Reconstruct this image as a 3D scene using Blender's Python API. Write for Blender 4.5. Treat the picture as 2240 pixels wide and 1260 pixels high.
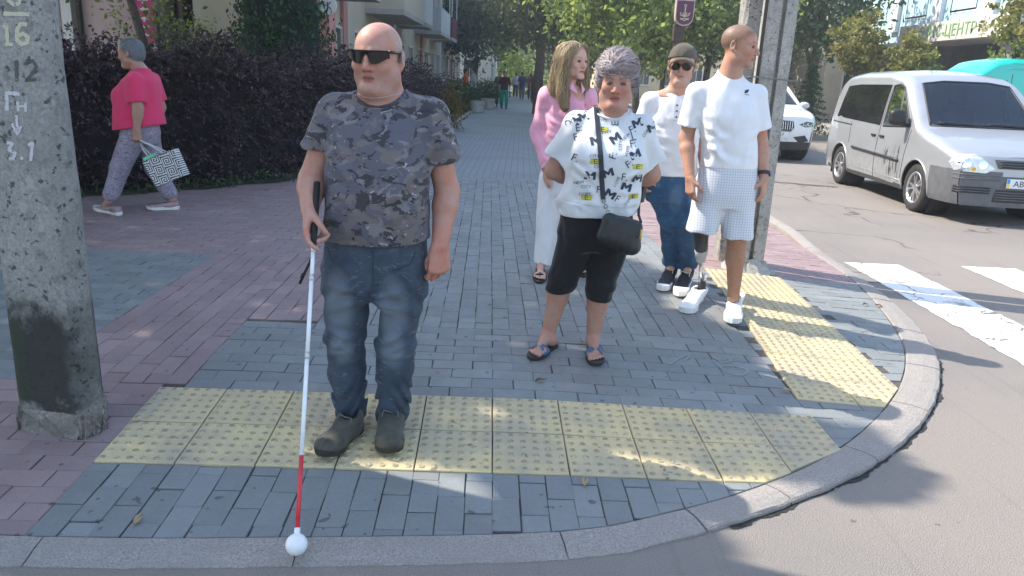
import bpy, bmesh, math, random
import numpy as np
from mathutils import Vector, Matrix, Quaternion
from mathutils.bvhtree import BVHTree
random.seed(7); RNG = np.random.default_rng(11)
for _o in list(bpy.data.objects): bpy.data.objects.remove(_o)
SC = bpy.context.scene
COL = SC.collection
rad = math.radians

# ------------------------------------------------------------------ camera
CAM_H = 1.5; FPX = 1630.0; PITCH = rad(15.8); ROLL = rad(2.6)
cd = bpy.data.cameras.new('camera'); cam = bpy.data.objects.new('camera', cd); COL.objects.link(cam)
CAM_M = (Matrix.Rotation(math.pi/2 - PITCH, 3, 'X') @ Matrix.Rotation(ROLL, 3, 'Z'))
cam.matrix_world = Matrix.Translation((0, 0, CAM_H)) @ CAM_M.to_4x4()
cd.sensor_width = 36.0; cd.lens = 36.0*FPX/2240.0; cd.clip_start = 0.05; cd.clip_end = 2000
SC.camera = cam

# ------------------------------------------------------------------ sky, sun, exposure
SUN = Vector((-0.85, 0.27, 1.0)).normalized()
w = bpy.data.worlds.new('World'); SC.world = w; w.use_nodes = True
_n = w.node_tree.nodes; _bg = _n['Background']
_sk = _n.new('ShaderNodeTexSky'); _sk.sky_type = 'NISHITA'; _sk.sun_disc = False
_sk.sun_elevation = math.asin(SUN.z); _sk.sun_rotation = math.atan2(SUN.x, SUN.y)
_sk.air_density = 1.2; _sk.dust_density = 1.2; _sk.ozone_density = 1.0
w.node_tree.links.new(_sk.outputs[0], _bg.inputs[0]); _bg.inputs[1].default_value = 0.15
sl = bpy.data.lights.new('sun', 'SUN'); sl.energy = 3.1; sl.angle = rad(0.55); sl.color = (1.0, 0.93, 0.82)
so = bpy.data.objects.new('sun', sl); COL.objects.link(so)
so.rotation_euler = SUN.to_track_quat('Z', 'Y').to_euler(); so.location = (-10, 4, 14)
SC.view_settings.view_transform = 'Standard'; SC.view_settings.look = 'None'
SC.view_settings.exposure = 1.45; SC.view_settings.gamma = 1.0
SC.view_settings.use_curve_mapping = False

# ------------------------------------------------------------------ helpers
def ray(px, py):
    return CAM_M @ Vector(((px-1120)/FPX, -(py-630)/FPX, -1.0))
def gnd(px, py, z=0.0):                      # survey point on a level surface
    d = ray(px, py); t = (z-CAM_H)/d.z; return Vector((0, 0, CAM_H)) + d*t
def at(px, py, Y):                           # survey point at a given distance
    d = ray(px, py); return Vector((0, 0, CAM_H)) + d*(Y/d.y)

def tag(o, label=None, cat=None, group=None, kind=None):
    if label: o['label'] = label
    if cat: o['category'] = cat
    if group: o['group'] = group
    if kind: o['kind'] = kind
    return o
def link(name, me, mat=None, parent=None, loc=None, smooth=False):
    o = bpy.data.objects.new(name, me); COL.objects.link(o)
    if mat is not None:
        ms = mat if isinstance(mat, (list, tuple)) else [mat]
        if not me.materials:
            for m in ms: me.materials.append(m)
    if parent: o.parent = parent
    if loc is not None: o.location = loc
    if smooth: me.polygons.foreach_set('use_smooth', [True]*len(me.polygons))
    return o
def empty(name, loc=(0, 0, 0), rz=0.0):
    o = bpy.data.objects.new(name, None); COL.objects.link(o); o.location = loc; o.rotation_euler = (0, 0, rz)
    o.empty_display_size = 0.2
    return o
def mesh_np(name, V, Fq, smooth=False):
    """V (n,3) array, Fq list of (m,k) int arrays of quads/tris"""
    me = bpy.data.meshes.new(name)
    V = np.asarray(V, np.float32)
    if not isinstance(Fq, (list, tuple)): Fq = [Fq]
    Fq = [np.asarray(f, np.int32) for f in Fq if len(f)]
    me.vertices.add(len(V)); me.vertices.foreach_set('co', V.ravel())
    nl = sum(f.size for f in Fq); npol = sum(len(f) for f in Fq)
    me.loops.add(nl); me.polygons.add(npol)
    me.loops.foreach_set('vertex_index', np.concatenate([f.ravel() for f in Fq]))
    tot = np.concatenate([np.full(len(f), f.shape[1], np.int32) for f in Fq])
    st = np.concatenate([[0], np.cumsum(tot)[:-1]]).astype(np.int32)
    me.polygons.foreach_set('loop_start', st); me.polygons.foreach_set('loop_total', tot)
    if smooth: me.polygons.foreach_set('use_smooth', np.ones(npol, bool))
    me.update(calc_edges=True); me.validate()
    return me
class MB:
    """collects shapes into ONE mesh"""
    def __init__(s): s.v = []; s.f = []
    def add(s, V, Fs):
        o = len(s.v); s.v += [tuple(p) for p in V]; s.f += [tuple(i+o for i in f) for f in Fs]; return s
    def box(s, a, b, bev=0.0):
        x0, y0, z0 = a; x1, y1, z1 = b
        return s.add([(x0,y0,z0),(x1,y0,z0),(x1,y1,z0),(x0,y1,z0),(x0,y0,z1),(x1,y0,z1),(x1,y1,z1),(x0,y1,z1)],
                     [(0,3,2,1),(4,5,6,7),(0,1,5,4),(1,2,6,5),(2,3,7,6),(3,0,4,7)])
    def obox(s, c, ax, ay, az):              # centre and three half-axis vectors
        c = Vector(c); ax = Vector(ax); ay = Vector(ay); az = Vector(az)
        V = [c+i*ax+j*ay+k*az for k in (-1, 1) for (i, j) in ((-1,-1),(1,-1),(1,1),(-1,1))]
        return s.add(V, [(0,3,2,1),(4,5,6,7),(0,1,5,4),(1,2,6,5),(2,3,7,6),(3,0,4,7)])
    def tube(s, pts, r, n=8, cap=True, sq=None):
        pts = [Vector(p) for p in pts]; m = len(pts)
        rs = r if isinstance(r, (list, tuple)) else [r]*m
        V = []; up = None
        for i, p in enumerate(pts):
            t = (pts[min(i+1, m-1)] - pts[max(i-1, 0)])
            if t.length < 1e-9: t = Vector((0, 0, 1))
            t.normalize()
            if up is None: up = Vector((0, 0, 1)) if abs(t.z) < .9 else Vector((1, 0, 0))
            a = t.cross(up)
            if a.length < 1e-6: a = t.cross(Vector((0, 1, 0)))
            a.normalize(); b = a.cross(t); up = b
            for k in range(n):
                th = 2*math.pi*k/n
                V.append(p + (a*math.cos(th) + b*math.sin(th))*rs[i])
        F = [(i*n+k, i*n+(k+1) % n, (i+1)*n+(k+1) % n, (i+1)*n+k) for i in range(m-1) for k in range(n)]
        F = [f[::-1] for f in F]
        if cap: F += [tuple(range(n)), tuple(range((m-1)*n, m*n))[::-1]]
        return s.add(V, F)
    def lathe(s, prof, n=24, c=(0, 0, 0), axis='Z', cap=False):
        V = []
        for (r, h) in prof:
            for k in range(n):
                a = 2*math.pi*k/n
                p = (r*math.cos(a), r*math.sin(a), h)
                if axis == 'X': p = (h, p[0], p[1])
                if axis == 'Y': p = (p[0], h, p[1])
                V.append((p[0]+c[0], p[1]+c[1], p[2]+c[2]))
        m = len(prof)
        F = [(i*n+k, i*n+(k+1) % n, (i+1)*n+(k+1) % n, (i+1)*n+k) for i in range(m-1) for k in range(n)]
        if cap: F += [tuple(range(n))[::-1], tuple(range((m-1)*n, m*n))]
        return s.add(V, F)
    def prism(s, poly, z0, z1):
        n = len(poly)
        V = [(p[0], p[1], z0) for p in poly] + [(p[0], p[1], z1) for p in poly]
        F = [tuple(range(n))[::-1], tuple(range(n, 2*n))] + [(i, (i+1) % n, n+(i+1) % n, n+i) for i in range(n)]
        return s.add(V, F)
    def mesh(s, name):
        me = bpy.data.meshes.new(name); me.from_pydata([tuple(v) for v in s.v], [], s.f); me.update(); return me
    def build(s, name, mat, parent=None, loc=None, smooth=False, bevel=0.0, fixn=False):
        me = s.mesh(name)
        if bevel or fixn:
            bm = bmesh.new(); bm.from_mesh(me)
            bmesh.ops.recalc_face_normals(bm, faces=bm.faces[:])
            if bevel:
                bmesh.ops.bevel(bm, geom=bm.edges[:], offset=bevel, segments=2, affect='EDGES', profile=.6, clamp_overlap=True)
            bm.to_mesh(me); bm.free()
        return link(name, me, mat, parent, loc, smooth)

class NT:
    """small node-graph helper"""
    def __init__(s, name):
        s.m = bpy.data.materials.new(name); s.m.use_nodes = True; s.t = s.m.node_tree
        s.b = s.t.nodes['Principled BSDF']
    def n(s, typ, **kw):
        nd = s.t.nodes.new('ShaderNode'+typ)
        for k, v in kw.items():
            if k.startswith('i_'):
                key = k[2:]; key = int(key) if key.isdigit() else key.replace('_', ' ')
                s.put(v, nd.inputs[key])
            else: setattr(nd, k, v)
        return nd
    def put(s, v, sock):
        if isinstance(v, bpy.types.NodeSocket): s.t.links.new(v, sock)
        elif isinstance(v, bpy.types.Node): s.t.links.new(v.outputs[0], sock)
        else: sock.default_value = v
    def noise(s, vec, scale, detail=4, rough=.55, dist=0.0):
        return s.n('TexNoise', i_Vector=vec, i_Scale=scale, i_Detail=detail, i_Roughness=rough, i_Distortion=dist).outputs[0]
    def ramp(s, fac, stops, interp='LINEAR'):
        r = s.n('ValToRGB'); r.color_ramp.interpolation = interp
        els = r.color_ramp.elements
        while len(els) < len(stops): els.new(0.5)
        for e, (p, c) in zip(els, stops):
            e.position = p; e.color = (*c, 1) if len(c) == 3 else c
        s.put(fac, r.inputs[0]); return r.outputs[0]
    def mix(s, fac, a, b, mode='MIX'):
        x = s.n('Mix', data_type='RGBA', blend_type=mode)
        s.put(fac, x.inputs[0])
        for v, i in ((a, 6), (b, 7)):
            if isinstance(v, (tuple, list)) and len(v) == 3: v = (*v, 1)
            s.put(v, x.inputs[i])
        return x.outputs[2]
    def math(s, op, a, b=None, c=None, clamp=False):
        x = s.n('Math', operation=op, use_clamp=clamp); s.put(a, x.inputs[0])
        if b is not None: s.put(b, x.inputs[1])
        if c is not None: s.put(c, x.inputs[2])
        return x.outputs[0]
    def rng(s, v, a, b, c=0.0, d=1.0, smooth=True):
        x = s.n('MapRange', interpolation_type='SMOOTHSTEP' if smooth else 'LINEAR')
        for i, q in enumerate((v, a, b, c, d)): s.put(q, x.inputs[i])
        return x.outputs[0]
    def pos(s): return s.n('NewGeometry').outputs['Position']
    def obj(s): return s.n('TexCoord').outputs['Object']
    def attr(s, nm): return s.n('Attribute', attribute_name=nm)
    def xyz(s, v): return s.n('SeparateXYZ', i_0=v).outputs
    def scale(s, v, xyz):
        return s.n('VectorMath', operation='MULTIPLY', i_0=v, i_1=xyz).outputs[0]
    def bump(s, h, strength=.3, dist=.01):
        b = s.n('Bump', i_Strength=strength, i_Distance=dist, i_Height=h); s.put(b.outputs[0], s.b.inputs['Normal']); return b
    def col(s, c):
        if isinstance(c, (tuple, list)) and len(c) == 3: c = (*c, 1)
        s.put(c, s.b.inputs['Base Color']); return s
    def set(s, **kw):
        for k, v in kw.items(): s.put(v, s.b.inputs[k.replace('_', ' ')])
        return s

_pm = {}
def pmat(name, c, rough=.6, var=.15, scale=6., bump=0., bscale=80., metal=0., spec=.5, world=False, c2=None, **kw):
    if name in _pm: return _pm[name]
    g = NT(name); v = g.pos() if world else g.obj()
    n = g.noise(v, scale, 5)
    f = g.rng(n, .3, .7)
    a = tuple(x*(1-var) for x in c); b = c2 if c2 else tuple(min(1, x*(1+var)) for x in c)
    g.col(g.mix(f, a, b)); g.set(Roughness=rough, Metallic=metal)
    g.b.inputs['Specular IOR Level'].default_value = spec
    for k, x in kw.items(): g.b.inputs[k.replace('_', ' ')].default_value = x
    if bump: g.bump(g.noise(v, bscale, 4), bump, .004)
    _pm[name] = g.m
    return g.m

# ------------------------------------------------------------------ the kerb line and the lie of the ground
_ko = [(-9, 1.86), (-6, 1.88), (-3.5, 1.90), (-1.53, 1.93), (-0.65, 1.99), (0.22, 2.09), (0.64, 2.24), (1.10, 2.49), (1.58, 2.84), (2.05, 3.34),
       (2.42, 3.92), (2.66, 4.5), (2.82, 5.2), (2.92, 6.0), (2.96, 7.0), (3.02, 9), (3.2, 12), (4.0, 20), (6.1, 40), (9.4, 70), (16, 130)]
def catmull(P, n=12):
    P = [np.array(p, float) for p in P]; Q = [2*P[0]-P[1]] + P + [2*P[-1]-P[-2]]; out = []
    for i in range(1, len(Q)-2):
        L = max(2, min(n, int(np.linalg.norm(Q[i+1]-Q[i])/.06)))
        for k in range(L):
            t = k/L
            out.append(.5*((2*Q[i]) + (-Q[i-1]+Q[i+1])*t + (2*Q[i-1]-5*Q[i]+4*Q[i+1]-Q[i+2])*t*t + (-Q[i-1]+3*Q[i]-3*Q[i+1]+Q[i+2])*t**3))
    out.append(Q[-2]); return np.array(out)
KO = catmull(_ko)
_seg = np.diff(KO, axis=0); _sl = np.linalg.norm(_seg, axis=1); _st = _seg/_sl[:, None]
_sn = np.stack([-_st[:, 1], _st[:, 0]], 1)              # points into the pavement
KS = np.concatenate([[0], np.cumsum(_sl)])
def kerb_dist(x, y):
    """signed distance from the kerb's road edge (positive on the pavement), and the nearest segment"""
    P = np.stack([np.ravel(x), np.ravel(y)], 1).astype(float)
    D = np.empty(len(P)); I = np.empty(len(P), int)
    for k in range(0, len(P), 4000):
        r = P[k:k+4000, None, :] - KO[None, :-1, :]
        t = np.clip((r*_st).sum(2), 0, _sl); q = r - t[..., None]*_st; dd = np.hypot(q[..., 0], q[..., 1])
        i = dd.argmin(1); j = np.arange(len(i))
        sg = np.sign((r[j, i]*_sn[i]).sum(1) + 1e-12)
        D[k:k+4000] = dd[j, i]*sg; I[k:k+4000] = i
    return D, I
def sstep(a, b, x):
    t = np.clip((np.asarray(x, float)-a)/(b-a), 0, 1); return t*t*(3-2*t)
def zf(x, y):
    d, _ = kerb_dist(x, y)
    return 0.022 + 0.082*sstep(0.05, 1.75, d)
_gx = np.arange(-9.2, 3.4, .04); _gy = np.arange(1.5, 12.4, .04)
_GZ = zf(*[q.ravel() for q in np.meshgrid(_gx, _gy)]).reshape(len(_gy), len(_gx)).tolist()
def zf1(x, y):
    fx = min(max((x+9.2)/.04, 0), len(_gx)-1.001); fy = min(max((y-1.5)/.04, 0), len(_gy)-1.001)
    i, j = int(fx), int(fy); a, b = fx-i, fy-j
    return (_GZ[j][i]*(1-a)+_GZ[j][i+1]*a)*(1-b)+(_GZ[j+1][i]*(1-a)+_GZ[j+1][i+1]*a)*b
def kw(s):                                              # kerb width along its length
    return .125 + .05*sstep(9.9, 11.6, s) - .05*sstep(12.8, 14.5, s)
# ------------------------------------------------------------------ surface materials
def mat_asphalt():
    g = NT('asphalt'); p = g.pos()
    f = g.noise(p, 260, 3, .7); b = g.noise(p, .55, 4, .6); v = g.n('TexVoronoi', i_Vector=p, i_Scale=210.).outputs[0]
    c = g.mix(g.rng(f, .3, .75), (.185, .162, .142), (.345, .303, .266))
    c = g.mix(g.rng(b, .35, .7), c, g.mix(.5, c, (.17, .16, .15)))
    st = g.noise(g.scale(p, (9., .35, 1.)), 1., 3)
    c = g.mix(g.math('MULTIPLY', g.rng(st, .58, .75), .30), c, (.09, .088, .085))
    sp = g.rng(g.noise(p, 16, 2), .72, .76)
    c = g.mix(g.math('MULTIPLY', sp, .5), c, (.04, .04, .042))
    wv = g.n('VectorMath', operation='ADD', i_0=p, i_1=g.scale(g.n('TexNoise', i_Vector=p, i_Scale=2.2).outputs[1], (.9, .9, 0))).outputs[0]
    ck = g.n('TexVoronoi', feature='DISTANCE_TO_EDGE', i_Vector=wv, i_Scale=.42).outputs[0]; km = g.math('MULTIPLY', g.rng(ck, .010, .002), g.rng(g.noise(p, .5, 2), .42, .6))
    c = g.mix(g.math('MULTIPLY', km, .75), c, (.05, .046, .042))
    g.col(c).set(Roughness=.86); g.bump(g.math('SUBTRACT', g.math('ADD', f, v), g.math('MULTIPLY', km, 2.)), .6, .006)
    return g.m
def mat_brick(name, base, red=False, joined=False):
    g = NT(name); p = g.pos()
    r = g.attr('rnd').outputs['Fac'] if joined else g.n('ObjectInfo').outputs['Random']
    f = g.noise(p, 170, 4, .7); b = g.noise(p, 2.1, 5, .62); m = g.noise(p, 14, 4, .6)
    c = g.mix(g.rng(r, 0., 1., 0, 1, False), tuple(x*.88 for x in base), tuple(x*1.12 for x in base))
    hue = g.math('FRACT', g.math('MULTIPLY', r, 7.31))
    c = g.mix(g.math('MULTIPLY', hue, .28), c, (.19, .165, .155) if not red else (.22, .165, .16))
    c = g.mix(g.rng(f, .3, .75, 0, .5), c, g.mix(.5, c, (.03, .03, .03)), 'MIX')
    c = g.mix(g.rng(b, .42, .68, 0, .3), c, tuple(x*.6 for x in base))
    c = g.mix(g.rng(m, .55, .75, 0, .35), c, (.30, .27, .24))
    sp = g.rng(g.noise(p, 24, 1, .4), .73, .76)
    c = g.mix(g.math('MULTIPLY', sp, .6), c, (.035, .03, .03))
    g.col(c).set(Roughness=g.rng(m, .3, .7, .55, .8)); g.bump(g.math('ADD', g.math('MULTIPLY', f, .6), m), .35, .004)
    return g.m
def mat_tactile():
    g = NT('tactile_concrete'); p = g.pos()
    r = g.n('ObjectInfo').outputs['Random']
    f = g.noise(p, 190, 4, .7); b = g.noise(p, 3.4, 5, .65); z = g.xyz(g.obj())[2]
    c = g.mix(r, (.58, .46, .255), (.72, .575, .30))
    c = g.mix(g.rng(b, .36, .66, 0, .75), c, (.38, .335, .25)); c = g.mix(g.rng(g.noise(p, 1.1, 4, .7), .45, .7, 0, .45), c, (.36, .33, .28))
    c = g.mix(g.rng(f, .45, .8, 0, .5), c, (.30, .25, .15))
    wear = g.math('MULTIPLY', g.rng(z, .0032, .0048), g.rng(g.noise(p, 60, 3), .3, .6))
    c = g.mix(g.math('MULTIPLY', wear, .8), c, (.20, .165, .11))
    c = g.mix(g.math('MULTIPLY', g.rng(g.noise(p, 17, 2), .68, .74), .7), c, (.10, .085, .06))
    g.col(c).set(Roughness=.8); g.bump(f, .4, .004); return g.m
def mat_kerb():
    g = NT('kerb_concrete'); p = g.pos()
    f = g.noise(p, 150, 4, .75); b = g.noise(p, 4.5, 5, .65)
    c = g.mix(g.rng(f, .3, .72), (.20, .182, .165), (.46, .415, .375))
    c = g.mix(g.rng(b, .35, .7, 0, .6), c, (.28, .255, .235))
    c = g.mix(g.math('MULTIPLY', g.rng(g.noise(p, 2.0, 3), .6, .72), .6), c, (.26, .17, .145))
    g.col(c).set(Roughness=.88); g.bump(g.math('ADD', f, g.math('MULTIPLY', b, 1.5)), .7, .008); return g.m
def mat_zebra():
    g = NT('road_paint'); p = g.pos()
    f = g.noise(p, 120, 4, .7); b = g.noise(p, 3.2, 6, .7)
    cr = g.n('TexVoronoi', feature='DISTANCE_TO_EDGE', i_Vector=g.n('VectorMath', operation='ADD', i_0=p, i_1=g.scale(g.n('TexNoise', i_Vector=p, i_Scale=6.).outputs[1], (.25, .25, 0))).outputs[0], i_Scale=2.6).outputs[0]
    k = g.math('MAXIMUM', g.rng(b, .54, .66, 0, .75), g.math('MULTIPLY', g.rng(cr, .030, .004), g.rng(g.noise(p, 1.1, 2), .25, .5)))
    c = g.mix(g.rng(f, .2, .9), (.66, .65, .62), (.86, .85, .82))
    c = g.mix(k, c, (.13, .125, .12))
    g.col(c).set(Roughness=.75); g.bump(f, .3, .003); return g.m
M_ASPH = mat_asphalt()
GREY = (.232, .248, .245); RED = (.335, .235, .232)
MB_G = mat_brick('paver_grey', GREY); MB_R = mat_brick('paver_red', RED, True)
MB_GJ = mat_brick('paver_grey_laid', GREY, False, True); MB_RJ = mat_brick('paver_red_laid', RED, True, True)
M_TAC = mat_tactile(); M_KERB = mat_kerb(); M_ZEB = mat_zebra()
M_SAND = pmat('joint_sand', (.085, .078, .072), .95, .35, 40, .5, 200, world=True)

# ------------------------------------------------------------------ ground and road
def grid_sheet(name, xs, ys, zfun, mat, kind='structure'):
    X, Y = np.meshgrid(xs, ys); Z = zfun(X.ravel(), Y.ravel())
    V = np.stack([X.ravel(), Y.ravel(), Z], 1); nx = len(xs); ny = len(ys)
    i, j = np.meshgrid(np.arange(nx-1), np.arange(ny-1)); a = (j*nx+i).ravel()
    o = link(name, mesh_np(name, V, np.stack([a, a+1, a+nx+1, a+nx], 1)), mat); tag(o, kind=kind); return o
ground = MB(); ground.add([(-300, -120, -.06), (300, -120, -.06), (300, 300, -.06), (-300, 300, -.06)], [(0, 1, 2, 3)])
tag(ground.build('ground', pmat('earth', (.10, .095, .07), .95, .3, .3, world=True)), kind='structure')
rd = MB(); rd.add([(-60, -30, 0), (60, -30, 0), (60, 260, 0), (-60, 260, 0)], [(0, 1, 2, 3)])
tag(rd.build('road', M_ASPH), kind='structure')
# zebra crossing: each painted bar is a sheet of its own
for k, (x0, x1, y0, y1) in enumerate([(3.03, 3.53, 2.2, 6.66), (4.13, 4.63, 2.2, 6.72), (5.23, 5.73, 2.2, 6.75), (6.33, 6.83, 2.2, 6.78)]):
    n = 60; V = []; F = []
    for i in range(n+1):
        y = y0+(y1-y0)*i/n; j = (RNG.random(2)-.5)*.02
        V += [(x0+j[0], y, .004), (x1+j[1], y+.02*math.sin(i), .004)]
    for i in range(n): F.append((2*i, 2*i+1, 2*i+3, 2*i+2))
    me = bpy.data.meshes.new('crossing_bar'); me.from_pydata(V, [], F); me.update()
    o = link('crossing_bar', me, M_ZEB); tag(o, kind='structure')

# ------------------------------------------------------------------ pavement: bed, pavers, tactile tiles, kerb stones
pav = empty('pavement', (0, 0, 0)); tag(pav, kind='structure')
# bed under the pavers, from the kerb's inner edge inwards
V = []; F = []; rows = len(KO)
offs = [.06, .14, .3, .6, 1.0, 1.4, 1.8, 2.4]
P0 = np.array([-4.0, 12.0])
ys = np.concatenate([np.arange(1.9, 6, .1), np.arange(6, 12.01, .5)]); xs = np.arange(-9, 3.2, .1)
X, Y = np.meshgrid(xs, ys); D, _ = kerb_dist(X.ravel(), Y.ravel()); Z = 0.022 + 0.082*sstep(0.05, 1.75, D) - .007
ok = D > .05
nx = len(xs); i, j = np.meshgrid(np.arange(nx-1), np.arange(len(ys)-1)); a = (j*nx+i).ravel()
Q = np.stack([a, a+1, a+nx+1, a+nx], 1); Q = Q[ok[Q].all(1)]
link('sand_bed', mesh_np('sand_bed', np.stack([X.ravel(), Y.ravel(), Z], 1), Q), M_SAND, pav)

TH = rad(2.3); CT, ST = math.cos(TH), math.sin(TH); OR = np.array([0., 2.6])
def uv2xy(u, v): return (u*CT - (v-2.6)*ST, 2.6 + u*ST + (v-2.6)*CT)
def xy2uv(x, y): return (x*CT + (y-2.6)*ST, 2.6 - x*ST + (y-2.6)*CT)
# tactile strips: origin corner, axis angle, columns, rows
TS = .3
def strip_front():
    for r in range(2):
        for c in range(10):
            u = -1.545 + TS*c; v = 2.555 + TS*r
            yield uv2xy(u+TS/2, v+TS/2), TH
RTH = rad(-2.6)
def strip_right():
    for r in range(8):
        for c in range(2):
            a, b = TS*(c+.5), TS*(r+.5)
            yield (1.425 + a*math.cos(RTH) - b*math.sin(RTH), 3.39 + a*math.sin(RTH) + b*math.cos(RTH)), RTH
TILES = list(strip_front()) + list(strip_right())
def clip_poly(poly, p, n):
    out = []
    for i in range(len(poly)):
        a = poly[i]; b = poly[(i+1) % len(poly)]
        da = (a[0]-p[0])*n[0]+(a[1]-p[1])*n[1]; db = (b[0]-p[0])*n[0]+(b[1]-p[1])*n[1]
        if da >= 0: out.append(a)
        if da*db < 0:
            t = da/(da-db); out.append((a[0]+(b[0]-a[0])*t, a[1]+(b[1]-a[1])*t))
    return out
def kerb_clip(poly, inset=0.0):
    """cut a paver's outline where it meets the back of the kerb"""
    x = np.array([p[0] for p in poly]+[np.mean([p[0] for p in poly])]); y = np.array([p[1] for p in poly]+[np.mean([p[1] for p in poly])])
    d, idx = kerb_dist(x, y); wd = np.array([kw(KS[i]) for i in idx])+.006+inset
    if (d > wd).all(): return poly, False
    if (d[:-1] < wd[:-1]).all(): return None, True
    i = idx[-1]; n = _sn[i]; p = KO[i] + n*wd[-1]
    q = clip_poly(poly, p, n)
    if len(q) < 3: return None, True
    ar = .5*abs(sum(q[k][0]*q[(k+1) % len(q)][1]-q[(k+1) % len(q)][0]*q[k][1] for k in range(len(q))))
    return (q if ar > .0008 else None), True
def slab(poly, c, top=0.0, dep=.03, ch=.004):
    """chamfered paver from an outline, coordinates relative to c"""
    mx = sum(p[0] for p in poly)/len(poly); my = sum(p[1] for p in poly)/len(poly); n = len(poly)
    V = []
    for (z, s) in ((top-dep, 0), (top-ch, 0), (top, ch)):
        for p in poly:
            dx, dy = p[0]-mx, p[1]-my; L = math.hypot(dx, dy) or 1; k = max(0, 1-s*1.4/L)
            V.append((mx+dx*k-c[0], my+dy*k-c[1], z))
    F = [(r*n+i, r*n+(i+1) % n, (r+1)*n+(i+1) % n, (r+1)*n+i) for r in (0, 1) for i in range(n)] + [tuple(range(2*n, 3*n))]
    return V, F
def tilt(x, y, ang):
    e = .05; zx = (zf1(x+e, y)-zf1(x-e, y))/(2*e); zy = (zf1(x, y+e)-zf1(x, y-e))/(2*e)
    n = Vector((-zx, -zy, 1)).normalized(); a = Vector((math.cos(ang), math.sin(ang), 0)); a = (a - n*a.dot(n)).normalized(); b = n.cross(a)
    return Matrix((a, b, n)).transposed()

# one tactile tile: slab with 6 x 6 flat-topped studs
def tile_mesh(poly, c, ang):
    mb = MB(); V, F = slab(poly, c, 0.0, .035, .003); mb.add(V, F)
    for i in range(6):
        for j in range(6):
            dx, dy = (i-2.5)*.05, (j-2.5)*.05
            X = dx*math.cos(ang)-dy*math.sin(ang)+c[0]; Y = dx*math.sin(ang)+dy*math.cos(ang)+c[1]
            inside = True
            for k in range(len(poly)):
                a, b = poly[k], poly[(k+1) % len(poly)]
                if (b[0]-a[0])*(Y-a[1])-(b[1]-a[1])*(X-a[0]) < .012*math.hypot(b[0]-a[0], b[1]-a[1]): inside = False
            if not inside: continue
            N = 10; pr = [(.0155, -.001), (.0125, .0042), (.006, .0054)]
            V = [(X-c[0]+r*math.cos(2*math.pi*k/N), Y-c[1]+r*math.sin(2*math.pi*k/N), h) for (r, h) in pr for k in range(N)]
            F = [(q*N+k, q*N+(k+1) % N, (q+1)*N+(k+1) % N, (q+1)*N+k) for q in (0, 1) for k in range(N)]+[tuple(range(2*N, 3*N))]
            mb.add(V, F)
    return mb.mesh('tactile_tile')
_tm = None; h2 = TS/2-.0025
for (c, ang) in TILES:
    R = [(c[0]+a*math.cos(ang)-b*math.sin(ang), c[1]+a*math.sin(ang)+b*math.cos(ang)) for a, b in ((-h2, -h2), (h2, -h2), (h2, h2), (-h2, h2))]
    poly, cut = kerb_clip(R)
    if poly is None: continue
    if cut: me = tile_mesh([((p[0]-c[0])*math.cos(-ang)-(p[1]-c[1])*math.sin(-ang), (p[0]-c[0])*math.sin(-ang)+(p[1]-c[1])*math.cos(-ang)) for p in poly], (0, 0), 0)
    else:
        if _tm is None: _tm = tile_mesh([(-h2, -h2), (h2, -h2), (h2, h2), (-h2, h2)], (0, 0), 0)
        me = _tm
    o = link('tactile_tile', me, M_TAC, pav)
    o.matrix_world = Matrix.Translation((c[0], c[1], zf1(*c)+.007+random.uniform(-.001, .001))) @ tilt(c[0], c[1], ang+random.uniform(-.006, .006)).to_4x4()

# pavers, laid zone by zone in the pavement's own axes (u across, v along)
BL, BW = .2, .1
pavers = []
def in_strip(x, y, m=.0):
    u, v = xy2uv(x, y)
    if -1.545-m < u < 1.455+m and 2.555-m < v < 3.155+m: return True
    dx, dy = x-1.425, y-3.39; a = dx*math.cos(-RTH)-dy*math.sin(-RTH); b = dx*math.sin(-RTH)+dy*math.cos(-RTH)
    return -m < a < .6+m and -m < b < 2.4+m
def lay(u0, u1, v0, v1, along, red, bond=.5):
    L, W = (BL, BW)
    if along == 'u':
        rows = int(round((v1-v0)/W))
        for r in range(rows):
            n = int((u1-u0)/L)+2
            for k in range(-1, n):
                a = max(u0, u0+k*L+(r % 2)*L*bond); b = min(u1, u0+(k+1)*L+(r % 2)*L*bond)
                if b-a > .03: pavers.append((a, b, v0+r*W, v0+(r+1)*W, red))
    else:
        cols = int(round((u1-u0)/W))
        for r in range(cols):
            n = int((v1-v0)/L)+2
            off = ((r*bond) % 1.0)*L
            for k in range(-1, n):
                a = max(v0, v0+k*L+off); b = min(v1, v0+(k+1)*L+off)
                if b-a > .03: pavers.append((u0+r*W, u0+(r+1)*W, a, b, red))
VF = 10.6
lay(-1.545, 2.355, 1.9, 2.555, 'v', False)
lay(1.455, 3.055, 2.555, 3.455, 'u', False)
lay(-1.445, 1.455, 3.155, 4.055, 'u', False)
lay(-1.045, 1.455, 4.055, VF, 'v', False)
lay(1.455, 3.055, 3.455, 5.655, 'u', False)
lay(1.455, 3.155, 5.655, VF, 'u', True)
lay(-4.145, -1.545, 1.9, 3.2, 'u', True)
lay(-2.145, -1.445, 3.2, 4.1, 'v', True)
lay(-4.545, -2.145, 3.2, 5.6, 'u', False)
lay(-2.145, -1.045, 4.1, 5.6, 'v', True)
lay(-6.545, -1.045, 5.6, VF, 'u', True)
lay(-6.545, -4.545, 3.2, 5.6, 'u', True)
items = []
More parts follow.
